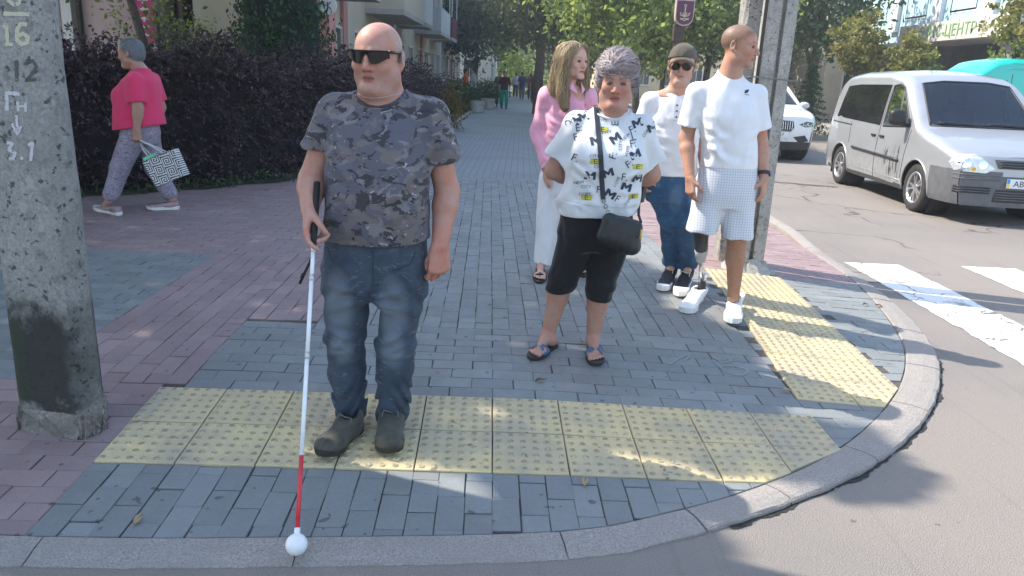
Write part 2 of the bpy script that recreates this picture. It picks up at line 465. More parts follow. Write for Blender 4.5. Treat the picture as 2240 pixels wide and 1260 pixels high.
for (u0, u1, v0, v1, red) in pavers:
    cu, cv = (u0+u1)/2, (v0+v1)/2; c = uv2xy(cu, cv)
    if in_strip(*c, -.012): continue
    g_ = .0016
    j = (random.uniform(-.003, .003), random.uniform(-.003, .003)); ra = random.uniform(-.012, .012)
    R = []
    for a, b in ((u0+g_, v0+g_), (u1-g_, v0+g_), (u1-g_, v1-g_), (u0+g_, v1-g_)):
        a, b = a-cu, b-cv; a, b = a*math.cos(ra)-b*math.sin(ra)+cu+j[0], a*math.sin(ra)+b*math.cos(ra)+cv+j[1]
        R.append(uv2xy(a, b))
    items.append((c, R, red))
d_all, _ = kerb_dist([i[0][0] for i in items], [i[0][1] for i in items])
items = [(c, R, red, d) for (c, R, red), d in zip(items, d_all) if d > -.05]
def vis(c):
    q = CAM_M.transposed() @ (Vector((c[0], c[1], .06)) - Vector((0, 0, CAM_H)))
    if q.z > -.3: return 0
    x, y = 1120-FPX*q.x/q.z, 630+FPX*q.y/q.z
    return (1/(q.z*q.z)) if (-20 < x < 2260 and -20 < y < 1275) else 0
items.sort(key=lambda t: -vis(t[0]))
stuff = {True: ([], [], []), False: ([], [], [])}; made = 0
for (c, R, red, d) in items:
    poly, cut = kerb_clip(R) if d < .5 else (R, False)
    if poly is None: continue
    jz = random.gauss(0, .0009)
    if made < 300 and vis(c) > 0:
        V, F = slab(poly, c, 0, .03, .0022)
        me = bpy.data.meshes.new('paver'); me.from_pydata(V, [], F); me.update()
        o = link('paver', me, MB_R if red else MB_G, pav)
        T = tilt(c[0], c[1], 0).to_4x4() @ Matrix.Rotation(random.gauss(0, .006), 4, 'X') @ Matrix.Rotation(random.gauss(0, .006), 4, 'Y')
        o.matrix_world = Matrix.Translation((c[0], c[1], zf1(*c)+jz)) @ T; made += 1
    else:
        V, F = slab(poly, (0, 0), 0, .03, .0022); SV, SF, SR = stuff[red]; o0 = len(SV)
        z0 = zf1(*c)+jz; a, b = random.gauss(0, .006), random.gauss(0, .006)
        e = .05; zx = (zf1(c[0]+e, c[1])-zf1(c[0]-e, c[1]))/(2*e) if c[1] < 5.5 or c[0] > 1 else 0; zy = (zf1(c[0], c[1]+e)-zf1(c[0], c[1]-e))/(2*e) if c[1] < 5.5 else 0
        SV += [(p[0], p[1], p[2]+z0+(p[0]-c[0])*(a+zx)+(p[1]-c[1])*(b+zy)) for p in V]; SF += [tuple(i+o0 for i in f) for f in F]; SR += [random.random()]*len(V)
for red in (True, False):
    SV, SF, SR = stuff[red]
    me = bpy.data.meshes.new('paving'); me.from_pydata(SV, [], SF); me.update()
    at_ = me.attributes.new('rnd', 'FLOAT', 'POINT'); at_.data.foreach_set('value', SR)
    o = link('red_paving' if red else 'grey_paving', me, MB_RJ if red else MB_GJ, pav); o['kind'] = 'stuff'
# far pavement: too far to tell the pavers apart
def mat_far_paving():
    g = NT('far_paving'); p = g.pos()
    br = g.n('TexBrick', offset=.5, i_Vector=g.n('Mapping', i_Vector=p, i_Rotation=(0, 0, math.pi/2)).outputs[0], i_Scale=1., i_Color1=(.205, .225, .225, 1), i_Color2=(.225, .245, .245, 1), i_Mortar=(.11, .125, .13, 1))
    br.inputs['Brick Width'].default_value = .2; br.inputs['Row Height'].default_value = .1; br.inputs['Mortar Size'].default_value = .005
    b = g.noise(p, .7, 5, .6)
    g.col(g.mix(g.rng(b, .4, .7, 0, .5), br.outputs[0], (.14, .155, .165))).set(Roughness=.7); g.bump(br.outputs[1], .3, .004).invert = True
    return g.m
fp = grid_sheet('pavement_far', [-6.6, -3.4, -2.0, -.5, 1, 2.2, 2.85], [10.35, 15, 25, 45, 80, 160], lambda x, y: np.full(len(x), .101), mat_far_paving())

# kerb stones
kerb = empty('kerb', (0, 0, 0)); tag(kerb, kind='structure')
def kerb_pt(s):
    i = min(max(int(np.searchsorted(KS, s))-1, 0), len(_seg)-1); t = s-KS[i]
    j = min(i+1, len(_seg)-1); f = t/_sl[i]
    n = _sn[i]*(1-f*.5)+_sn[j]*f*.5; n = n/np.linalg.norm(n)
    return KO[i]+_st[i]*t, n
def near_s(x, y):
    _, i = kerb_dist([x], [y]); i = int(i[0]); return KS[i]+float(np.dot(np.array([x, y])-KO[i], _st[i]))
joints = [0]
fixed = [near_s(*gnd(*p).xy) for p in ((60, 1228), (640, 1237), (1245, 1225), (1545, 1165), (1735, 1107), (1930, 1020), (2035, 910), (2070, 820))]
s = 0
joints = list(np.arange(.2, fixed[0]-.4, 1.0)) + fixed
s = fixed[-1]
while s < KS[-1]-1.1 and s < 75: s += .75 if s < 14 else 1.0; joints.append(s)
NZ = lambda a: math.sin(a*37.1)*math.sin(a*17.3+1)+.5*math.sin(a*91)
for a, b in zip(joints[:-1], joints[1:]):
    gp = (.001 if b < fixed[3]+.01 else .003)+.003*random.random(); n = max(2, int((b-a)/.05)); V = []; F = []
    tl = random.gauss(0, .004)
    for k in range(n+1):
        s = a+gp+(b-a-2*gp)*k/n; p, nn = kerb_pt(s); wd = float(kw(s))
        h = .008+.020*float(sstep(fixed[2], fixed[4], s))*(1-.85*float(sstep(fixed[-1]-.1, fixed[-1]+.7, s)))+.07*float(sstep(15.0, 16.2, s))+tl*.4
        zi = .022+.082*float(sstep(.05, 1.75, wd))+.004
        zi = max(zi, h-.012)
        e0 = NZ(s)*.0035; e1 = NZ(s*1.7+3)*.005; ed = (k in (0, n))*.004
        for (o_, z) in ((0.0+e0*.5, -.08), (e0, h*.55), (.006+e0+ed*.6, h*.84+e1*.5-ed*.5), (.022+abs(e1), h-ed*.4+e1*.2), (wd*.5, h+.004+(zi-h)*.4-ed*.5), (wd-.006, zi-ed*.5), (wd, zi-.006), (wd, -.08)):
            V.append((p[0]+nn[0]*o_, p[1]+nn[1]*o_, z))
    m = 8
    F = [(k*m+i, (k+1)*m+i, (k+1)*m+i+1, k*m+i+1) for k in range(n) for i in range(m-1)] + [tuple(range(m)), tuple(range(n*m, n*m+m))[::-1]]
    me = bpy.data.meshes.new('kerb_stone'); me.from_pydata(V, [], [f[::-1] for f in F]); me.update()
    link('kerb_stone', me, M_KERB, kerb, smooth=False)

# crumbled joint between kerb and asphalt
V = []; F = []; rg = np.random.default_rng(12); ss = np.arange(fixed[3]+.1, fixed[-1]+.25, .02)
for i, s in enumerate(ss):
    p, nn = kerb_pt(s); wd = max(.001, .013*(1+math.sin(i*.21)*.6+math.sin(i*.53+1)*.5)+rg.normal(0, .004)); a = p-nn*wd; b = p+nn*.012
    V += [(a[0], a[1], .003), (b[0], b[1], .003)]
o = MB().add(V, [(2*i, 2*i+1, 2*i+3, 2*i+2) for i in range(len(ss)-1)]).build('crumbled_joint', pmat('joint_dark', (.03, .027, .022), .95, .4, 30), kerb, fixn=True)
# ------------------------------------------------------------------ figure modelling: smooth blended volumes, meshed
def A(v): return np.array(v, float)
def unit(v): v = A(v); return v/np.linalg.norm(v)
def rz3(a): c, s = math.cos(a), math.sin(a); return np.array([[c, -s, 0], [s, c, 0], [0, 0, 1.]])
def rx3(a): c, s = math.cos(a), math.sin(a); return np.array([[1., 0, 0], [0, c, -s], [0, s, c]])
def ry3(a): c, s = math.cos(a), math.sin(a); return np.array([[c, 0, s], [0, 1., 0], [-s, 0, c]])
class Field:
    def __init__(s, lo, hi, h):
        s.lo = A(lo); s.h = h; s.n = np.ceil((A(hi)-s.lo)/h).astype(int)+1
        s.ax = [(s.lo[i]+h*np.arange(s.n[i])).astype(np.float32) for i in range(3)]
        s.F = np.full(s.n, .2, np.float32)
    def sub(s, lo, hi):
        i0 = np.clip(np.floor((A(lo)-s.lo)/s.h).astype(int), 0, s.n); i1 = np.clip(np.ceil((A(hi)-s.lo)/s.h).astype(int)+1, 0, s.n)
        sl = tuple(slice(a, b) for a, b in zip(i0, i1))
        return sl, s.ax[0][sl[0]][:, None, None], s.ax[1][sl[1]][None, :, None], s.ax[2][sl[2]][None, None, :]
    def put(s, lo, hi, fn, k=.01, op='u'):
        pad = k+3*s.h
        sl, X, Y, Z = s.sub(A(lo)-pad, A(hi)+pad)
        if min(X.size, Y.size, Z.size) == 0: return
        d = fn(X, Y, Z).astype(np.float32); f = s.F[sl]
        if op == 'u':
            if k > 0:
                t = np.clip(.5+.5*(f-d)/k, 0, 1); s.F[sl] = f*(1-t)+d*t-k*t*(1-t)
            else: s.F[sl] = np.minimum(f, d)
        elif op == 's':
            if k > 0:
                t = np.clip(.5-.5*(f+d)/k, 0, 1); s.F[sl] = f*(1-t)-d*t+k*t*(1-t)
            else: s.F[sl] = np.maximum(f, -d)
    def cap(s, a, b, ra, rb=None, k=.01, op='u', flat=None, cut=None):
        a = A(a); b = A(b); rb = ra if rb is None else rb; r = max(ra, rb)
        ab = b-a; L2 = max(float(ab@ab), 1e-9)
        def fn(X, Y, Z):
            px, py, pz = X-a[0], Y-a[1], Z-a[2]
            t = np.clip((px*ab[0]+py*ab[1]+pz*ab[2])/L2, 0, 1)
            qx, qy, qz = px-t*ab[0], py-t*ab[1], pz-t*ab[2]
            if flat is not None:
                dv, f = unit(flat[0]), flat[1]; q = (qx*dv[0]+qy*dv[1]+qz*dv[2])*(1/f-1)
                qx, qy, qz = qx+q*dv[0], qy+q*dv[1], qz+q*dv[2]
            d = np.sqrt(qx*qx+qy*qy+qz*qz)-(ra+(rb-ra)*t)
            if cut is not None:
                cp, cn = A(cut[0]), unit(cut[1]); d = np.maximum(d, (X-cp[0])*cn[0]+(Y-cp[1])*cn[1]+(Z-cp[2])*cn[2])
            return d
        s.put(np.minimum(a, b)-r, np.maximum(a, b)+r, fn, k, op)
    def chain(s, P, R, k=.01, flat=None):
        for i in range(len(P)-1): s.cap(P[i], P[i+1], R[i], R[i+1], k, 'u', flat)
    def ell(s, c, r, k=.01, op='u', R=None):
        c = A(c); r = A(r); m = float(r.max())
        def fn(X, Y, Z):
            px, py, pz = X-c[0], Y-c[1], Z-c[2]
            if R is not None:
                px, py, pz = (R[0, 0]*px+R[1, 0]*py+R[2, 0]*pz, R[0, 1]*px+R[1, 1]*py+R[2, 1]*pz, R[0, 2]*px+R[1, 2]*py+R[2, 2]*pz)
            k0 = np.sqrt((px/r[0])**2+(py/r[1])**2+(pz/r[2])**2); k1 = np.sqrt((px/r[0]**2)**2+(py/r[1]**2)**2+(pz/r[2]**2)**2)+1e-6
            return k0*(k0-1)/k1
        s.put(c-m, c+m, fn, k, op)
    def loft(s, secs, yaw=0., k=.01, op='u', ex=2.3, ends=True):
        """stack of oval sections: (z, cx, cy, rx, ry)"""
        S = A(secs); S = S[np.argsort(S[:, 0])]; c, sn = math.cos(yaw), math.sin(yaw); m = S[:, 3:].max()
        zz = np.linspace(S[0, 0], S[-1, 0], 80); T = [np.interp(zz, S[:, 0], S[:, i]) for i in range(1, 5)]
        ker = np.array([1, 4, 7, 8, 7, 4, 1.])/32
        T = [np.convolve(np.pad(t, 3, mode='reflect', reflect_type='odd'), ker, 'valid') for t in T]
        def fn(X, Y, Z):
            z1 = Z[0, 0]; cx, cy, rx, ry = [np.interp(z1, zz, t)[None, None, :] for t in T]
            dx, dy = X-cx, Y-cy; u, v = dx*c+dy*sn, -dx*sn+dy*c
            rho = (np.abs(u/rx)**ex+np.abs(v/ry)**ex)**(1/ex)+1e-5
            d = np.sqrt(u*u+v*v)*(1-1/rho) ; d = np.where(rho < .3, -np.minimum(rx, ry)*.7, d)
            if ends: d = np.maximum(d, np.maximum(S[0, 0]-Z, Z-S[-1, 0]))
            return d
        s.put((S[:, 1].min()-m, S[:, 2].min()-m, S[0, 0]), (S[:, 1].max()+m, S[:, 2].max()+m, S[-1, 0]), fn, k, op)
    def plane(s, p, n, lo=None, hi=None):       # keep the side the normal points away from
        p = A(p); n = unit(n)
        lo = s.lo if lo is None else lo; hi = s.lo+s.n*s.h if hi is None else hi
        sl, X, Y, Z = s.sub(lo, hi)
        s.F[sl] = np.maximum(s.F[sl], (X-p[0])*n[0]+(Y-p[1])*n[1]+(Z-p[2])*n[2])
    def warp(s, fn, lo=None, hi=None):          # fold / crease displacement
        lo = s.lo if lo is None else lo; hi = s.lo+s.n*s.h if hi is None else hi
        sl, X, Y, Z = s.sub(lo, hi); s.F[sl] = s.F[sl]+fn(X, Y, Z).astype(np.float32)
    def nets(s):
        F = s.F; h = s.h
        F[[0, -1]] = np.maximum(F[[0, -1]], h*.3); F[:, [0, -1]] = np.maximum(F[:, [0, -1]], h*.3); F[:, :, [0, -1]] = np.maximum(F[:, :, [0, -1]], h*.3)
        g = F < 0
        c = np.zeros(np.array(F.shape)-1, np.uint8)
        offs = [(i, j, k) for i in (0, 1) for j in (0, 1) for k in (0, 1)]
        n0, n1, n2 = c.shape
        for (i, j, k) in offs: c += g[i:i+n0, j:j+n1, k:k+n2]
        act = (c > 0) & (c < 8); I, J, K = np.nonzero(act); n = len(I)
        ids = np.full(act.shape, -1, np.int32); ids[I, J, K] = np.arange(n)
        val = {o: F[I+o[0], J+o[1], K+o[2]] for o in offs}
        acc = np.zeros((n, 3), np.float32); cnt = np.zeros(n, np.float32)
        for a in offs:
            for ax in range(3):
                if a[ax] == 0:
                    b = list(a); b[ax] = 1; b = tuple(b); v0, v1 = val[a], val[b]; m = (v0 < 0) != (v1 < 0)
                    t = v0[m]/(v0[m]-v1[m]); q = np.tile(np.array(a, np.float32), (m.sum(), 1)); q[:, ax] = t
                    acc[m] += q; cnt[m] += 1
        V = s.lo+h*(np.stack([I, J, K], 1)+acc/cnt[:, None])
        faces = []
        for ax in range(3):
            b, cc = [(1, 2), (2, 0), (0, 1)][ax]
            lo_ = [slice(None)]*3; hi_ = [slice(None)]*3; lo_[ax] = slice(0, -1); hi_[ax] = slice(1, None)
            e = g[tuple(lo_)] != g[tuple(hi_)]; P = np.stack(np.nonzero(e), 1)
            P = P[(P[:, b] > 0) & (P[:, cc] > 0) & (P[:, b] < F.shape[b]-1) & (P[:, cc] < F.shape[cc]-1)]
            ins = g[tuple(P.T)]
            def idn(db, dc):
                Q = P.copy(); Q[:, b] += db; Q[:, cc] += dc; return ids[tuple(Q.T)]
            q = np.stack([idn(-1, -1), idn(0, -1), idn(0, 0), idn(-1, 0)], 1)
            q[~ins] = q[~ins][:, ::-1]; faces.append(q)
        return V, np.concatenate(faces)
    def obj(s, name, mat, parent, base, colfn=None, relax=1):
        V, Q = s.nets(); Q = Q[(Q >= 0).all(1)]
        for _ in range(relax):                   # light smoothing of the sampled surface
            acc = np.zeros_like(V); cnt = np.zeros(len(V))
            for a, b in ((0, 1), (1, 2), (2, 3), (3, 0)):
                np.add.at(acc, Q[:, a], V[Q[:, b]]); np.add.at(cnt, Q[:, a], 1); np.add.at(acc, Q[:, b], V[Q[:, a]]); np.add.at(cnt, Q[:, b], 1)
            V = V*.55+.45*acc/np.maximum(cnt, 1)[:, None]
        me = mesh_np(name, V-A(base), Q, True)
        if colfn is not None:
            c = colfn(V); at_ = me.attributes.new('sc', 'FLOAT_COLOR', 'POINT')
            at_.data.foreach_set('color', np.concatenate([c, np.ones((len(c), 1))], 1).astype(np.float32).ravel())
        return link(name, me, mat, parent)

def bvh_of(o, base):
    me = o.data; n = len(me.vertices); co = np.empty(n*3, np.float32); me.vertices.foreach_get('co', co); co = co.reshape(-1, 3)+A(base)
    q = np.empty(len(me.loops), np.int32); me.loops.foreach_get('vertex_index', q)
    return BVHTree.FromPolygons([Vector(c) for c in co.tolist()], q.reshape(-1, 4).tolist())
def drape(bvh, pts, d, lift=.002, back=1.0):
    """lay points on a surface by looking along d"""
    d = Vector(d).normalized(); out = []
    for p in pts:
        p = Vector(p); h = bvh.ray_cast(p-d*back, d, 3.0)
        if h[0] is None: h = bvh.find_nearest(p)
        out.append(h[0]+(h[1] if h[1].dot(d) < 0 else -h[1])*lift)
    return out
def dens(pts, n=6):
    o = []
    for a, b in zip(pts[:-1], pts[1:]):
        for k in range(n): o.append(Vector(a).lerp(Vector(b), k/n))
    return o+[Vector(pts[-1])]
def fold_lines(f, segs, cy, amp=.007, w=.013):
    """raised cloth folds along lines (x0, z0, x1, z1) on the front of a garment, each with a soft hollow beside it"""
    for (x0, z0, x1, z1, k) in segs:
        L2 = (x1-x0)**2+(z1-z0)**2; L = math.sqrt(L2); nx, nz = -(z1-z0)/L, (x1-x0)/L
        lo = (min(x0, x1)-.06, f.lo[1], min(z0, z1)-.06); hi = (max(x0, x1)+.06, cy, max(z0, z1)+.06)
        sl, X, Y, Z = f.sub(lo, hi)
        if min(X.size, Y.size, Z.size) == 0: continue
        t = ((X-x0)*(x1-x0)+(Z-z0)*(z1-z0))/L2; b = .012*np.sin(t*5+x0*40); d = (X-x0)*nx+(Z-z0)*nz-b*L*2
        ta = np.clip(t, 0, 1); tap = np.where((t > -.1) & (t < 1.1), np.sin(np.pi*np.clip((t+.1)/1.2, 0, 1))**.7, 0)
        ww = w*(.7+.9*ta); g = np.exp(-(d/ww)**2)-.75*np.exp(-((d-1.9*ww)/(1.2*ww))**2); fade = sstep(cy, cy-.05, Y)
        f.F[sl] -= (amp*k*g*tap*fade).astype(np.float32)
def tee_folds(cx, hw, zarm, zhem, seed, n=1.):
    r = random.Random(seed); S = []
    for q in (-1, 1):
        for i in range(4): a = r.uniform(.25, 1.2); S.append((cx+q*hw*.93, zarm-.02*i, cx+q*(hw*.93-r.uniform(.08, .17)), zarm-.02*i-r.uniform(.03, .16), r.uniform(.6, 1.2)*n))
        for i in range(4): z = r.uniform(zhem+.05, zhem+.24); S.append((cx+q*hw*r.uniform(.75, .98), z, cx+q*hw*r.uniform(.1, .4), z-r.uniform(-.02, .07), r.uniform(.5, 1.1)*n))
        S.append((cx+q*hw*r.uniform(.5, .8), zhem+.005, cx+q*hw*r.uniform(.4, .7), zhem+.14, .8*n)); S.append((cx+q*hw*.75, zarm+.10, cx+q*hw*.35, zarm-.10, .7*n))
    return S
def wav(X, Y, Z, seed, f=9.):
    r = np.random.default_rng(seed); o = 0
    for _ in range(4):
        d = r.normal(size=3); d = d/np.linalg.norm(d)*f*r.uniform(.6, 1.7); o = o+np.sin(d[0]*X+d[1]*Y+d[2]*Z+r.uniform(0, 6.28))
    return o/4
# ---- skin
def skin_mat(name):
    g = NT(name); c = g.attr('sc').outputs['Color']; p = g.obj()
    m = g.noise(p, 22, 4, .6); f = g.noise(p, 300, 2)
    c = g.mix(g.rng(m, .35, .7, 0, .8), c, g.mix(1.0, c, (1.05, .76, .68, 1), 'MULTIPLY')); c = g.mix(g.rng(g.noise(p, 75, 3, .6), .5, .75, 0, .45), c, g.mix(1.0, c, (.80, .66, .60, 1), 'MULTIPLY')); c = g.mix(g.rng(g.noise(p, 8, 2), .5, .75, 0, .35), c, g.mix(1.0, c, (1.1, 1.08, 1.0, 1), 'MULTIPLY'))
    g.col(c).set(Roughness=.52); g.b.inputs['Subsurface Weight'].default_value = .12
    g.b.inputs['Subsurface Radius'].default_value = (.012, .005, .003); g.b.inputs['Subsurface Scale'].default_value = .6
    g.b.inputs['Specular IOR Level'].default_value = .35
    g.bump(f, .12, .002); return g.m
M_SKIN = skin_mat('skin')
def head(f, c, R, s=1., fat=0., lower=0., k=1., neck=None, ears=True, nose=1.):
    """head around centre c (between the ears); local axes: x to the person's left, -y forward, z up"""
    c = A(c)
    def P(x, y, z): return c+R@(A((x, y, z))*s)
    def E(p, r, kk=.012, op='u', rot=None): f.ell(P(*p), A(r)*s, kk*s, op, R if rot is None else R@rot)
    E((0, .018, .040), (.077, .095, .084), .02)
    E((0, -.028, .035), (.066, .066, .070), .03)
    E((0, -.030, -.035), (.060+fat*.4, .064, .080), .03)
    for q in (-1, 1):
        E((q*(.046+fat*.3), -.008, -.064), (.022+fat*.3, .034, .028+fat*.2), .03)
        E((q*.036, -.066, -.022), (.026+fat*.3, .022, .024), .02)
        f.cap(P(q*.014, -.090, .026), P(q*.048, -.076, .024), .0095*s, .008*s, .014*s)
    f.cap(P(-.014, -.080, -.100), P(.014, -.080, -.100), .0175*s, None, .022*s)
    if fat: E((0, -.040, -.110), (.042+fat*.6, .040, .020+fat*.5), .03)
    for q in (-1, 1):
        E((q*.032, -.101, .004), (.017, .014, .0125), .008, 's')
    f.cap(P(0, -.090, .016), P(0, -.111*nose, -.030), .0075*s, .0125*s, .010*s)
    for q in (-1, 1): f.ell(P(q*.013, -.097, -.034), A((.0085, .011, .008))*s, .006*s, 'u', R)
    f.cap(P(-.017, -.0885, -.0585), P(.017, -.0885, -.0585), .0062*s, None, .006*s)
    f.cap(P(-.014, -.0875, -.0715), P(.014, -.0875, -.0715), .0072*s, None, .006*s)
    f.cap(P(-.022, -.0975, -.0648), P(.022, -.0975, -.0648), .0028*s, None, .003*s, 's')
    for q in (-1, 1):
        f.cap(P(q*.019, -.104, -.040), P(q*.031, -.094, -.062), .0025*s, None, .006*s, 's')
        if ears:
            rot = rz3(q*.45)@rx3(.15)
            E((q*.086, .020, .002), (.0095, .020, .032), .004, 'u', rot); E((q*.081, .011, -.025), (.0090, .011, .015), .006, 'u', rot)
            E((q*.095, .014, .004), (.006, .011, .019), .004, 's', rot)
    if neck is not None:
        f.cap(P(0, .016, -.045), A(neck[0]), neck[1], neck[2], .025)
def hand(f, W, d, n, t, curl=(25, 30, 20), s=1., thumb=(.55, .55, .45), spread=1.0, curls=None):
    """wrist W, finger direction d, palm normal n (fingers curl that way), thumb side t"""
    W = A(W); d = unit(d); n = unit(A(n)-d*(A(n)@d)); t = unit(A(t)-d*(A(t)@d)-n*(A(t)@n))
    off = [.0325, .0110, -.0105, -.0310]; ln = [(.042, .026, .021), (.046, .029, .022), (.043, .027, .021), (.034, .021, .019)]; kn = [.090, .094, .090, .082]
    f.cap(W-d*.02*s, W+d*.03*s, .0265*s, .025*s, .012, flat=(n, .78))
    tips = []
    for i in range(4):
        B = W+d*kn[i]*s+t*off[i]*s*spread+n*(-.004)*s
        f.cap(W+d*.015*s+t*off[i]*.55*s, B, .019*s, .0135*s, .014*s, flat=(n, .85))
        cu = curls[i] if curls else curl; a = 0; p = B
        for j in range(3):
            a += math.radians(cu[j]); q = p+(d*math.cos(a)+n*math.sin(a))*ln[i][j]*s
            r0 = [.0098, .0088, .0080][j]; f.cap(p, q, r0*s, (r0-.0008)*s, .003*s); p = q
        tips.append(p)
    B = W+d*.022*s+t*.026*s+n*.008*s
    v = unit(d*thumb[0]+t*thumb[1]+n*thumb[2]); p1 = B+v*.040*s
    f.cap(W+d*.012*s+t*.012*s, p1, .020*s, .0125*s, .014*s)
    v2 = unit(v+d*.35+n*.25-t*.25); p2 = p1+v2*.032*s; v3 = unit(v2+n*.15-t*.35); p3 = p2+v3*.026*s
    f.cap(p1, p2, .0118*s, .0105*s, .004*s); f.cap(p2, p3, .0105*s, .0085*s, .003*s)
    return tips
def arm(f, S, E, W, r=(.055, .045, .044, .028), k=.02):
    S, E, W = A(S), A(E), A(W); m = E+(W-E)*.28
    f.cap(S, E, r[0], r[1], k); f.cap(E, m, r[1], r[2], k); f.cap(m, W, r[2], r[3], k)
def leg(f, H, K, An, r=(.085, .055, .056, .036), k=.02):
    H, K, An = A(H), A(K), A(An); m = K+(An-K)*.32+A((0, .012, 0))
    f.cap(H, K, r[0], r[1], k); f.cap(K, m, r[1], r[2], k); f.cap(m, An, r[2], r[3], k)
def foot(f, An, heel, toe, z0, s=1.):
    """bare foot with five toes; heel and toe are points on the sole"""
    heel = A((heel[0], heel[1], z0)); toe = A((toe[0], toe[1], z0)); d = unit(toe-heel); L = np.linalg.norm(toe-heel); t = A((-d[1], d[0], 0))
    An = A(An)
    f.ell(heel+d*.03+A((0, 0, .03)), (.032*s, .032*s, .032*s), .015)
    f.cap(An, heel+d*.045+A((0, 0, .035)), .034*s, .032*s, .02)
    f.cap(An+d*.02, heel+d*L*.70+A((0, 0, .022)), .032*s, .020*s, .025)
    f.cap(heel+d*L*.7+t*.026*s+A((0, 0, .017)), heel+d*L*.7-t*.028*s+A((0, 0, .015)), .018*s, .015*s, .02)
    return d, t, L
def toes(f, heel, toe, z0, big=1, s=1.):
    heel = A((heel[0], heel[1], z0)); toe = A((toe[0], toe[1], z0)); d = unit(toe-heel); L = np.linalg.norm(toe-heel); t = A((-d[1], d[0], 0))*big
    for i, (o, l, r) in enumerate([(.030, 1.0, .0125), (.0105, .985, .0092), (-.007, .95, .0086), (-.022, .905, .0082), (-.036, .85, .0078)]):
        b = heel+d*L*.74+t*o*s+A((0, 0, .016)); e = heel+d*(L*l-r)+t*o*1.05*s+A((0, 0, .011)); f.cap(b, e, r*s, r*s*.95, .004)
def sole_mesh(name, mat, parent, base, heel, toe, z0, z1, w=.1, side=1, grow=0., rise=0.0, nar=.75):
    """shoe sole: curved outline, slab with rounded edge; side=+1 when the inner edge is to the left of the heel-to-toe axis"""
    heel = A((heel[0], heel[1], 0)); toe = A((toe[0], toe[1], 0)); d = unit(toe-heel); L = np.linalg.norm(toe-heel)+2*grow; t = A((-d[1], d[0], 0))*side
    o0 = heel-d*grow
    prof = [(0, 0), (.02, .22), (.06, .31), (.14, .36), (.28, .34), (.42, .34), (.55, .41), (.68, .47), (.80, .45), (.90, .35), (.96, .22), (1.0, 0)]
    out = []
    for (a, b) in prof: out.append((a, b*w*1.02+grow*(b > 0), 1))
    for (a, b) in prof[::-1][1:-1]: out.append((a, (b if a > .6 else b*(nar+.25*abs(a-.3)))*w*.98+grow, -1))
    V = []; n = len(out)
    for (z, sc) in ((z0, -.004), (z0+.004, 0.), (z1-.004, .002), (z1, -.003)):
        for (a, b, sg) in out:
            up = rise*max(0, (a-.75)/.25)**2*(1 if z < z1-.002 else .6)
            p = o0+d*(a*L)+t*sg*(b+sc)*(-1); p = p+d*(sc*(1 if a > .5 else -1)); V.append((p[0]-base[0], p[1]-base[1], z+up-base[2]))
    F = [(r*n+i, r*n+(i+1) % n, (r+1)*n+(i+1) % n, (r+1)*n+i) for r in range(3) for i in range(n)] + [tuple(range(n))[::-1], tuple(range(3*n, 4*n))]
    me = bpy.data.meshes.new(name); me.from_pydata(V, [], F); me.update()
    bm = bmesh.new(); bm.from_mesh(me); bmesh.ops.recalc_face_normals(bm, faces=bm.faces[:]); bm.to_mesh(me); bm.free()
    return link(name, me, mat, parent)
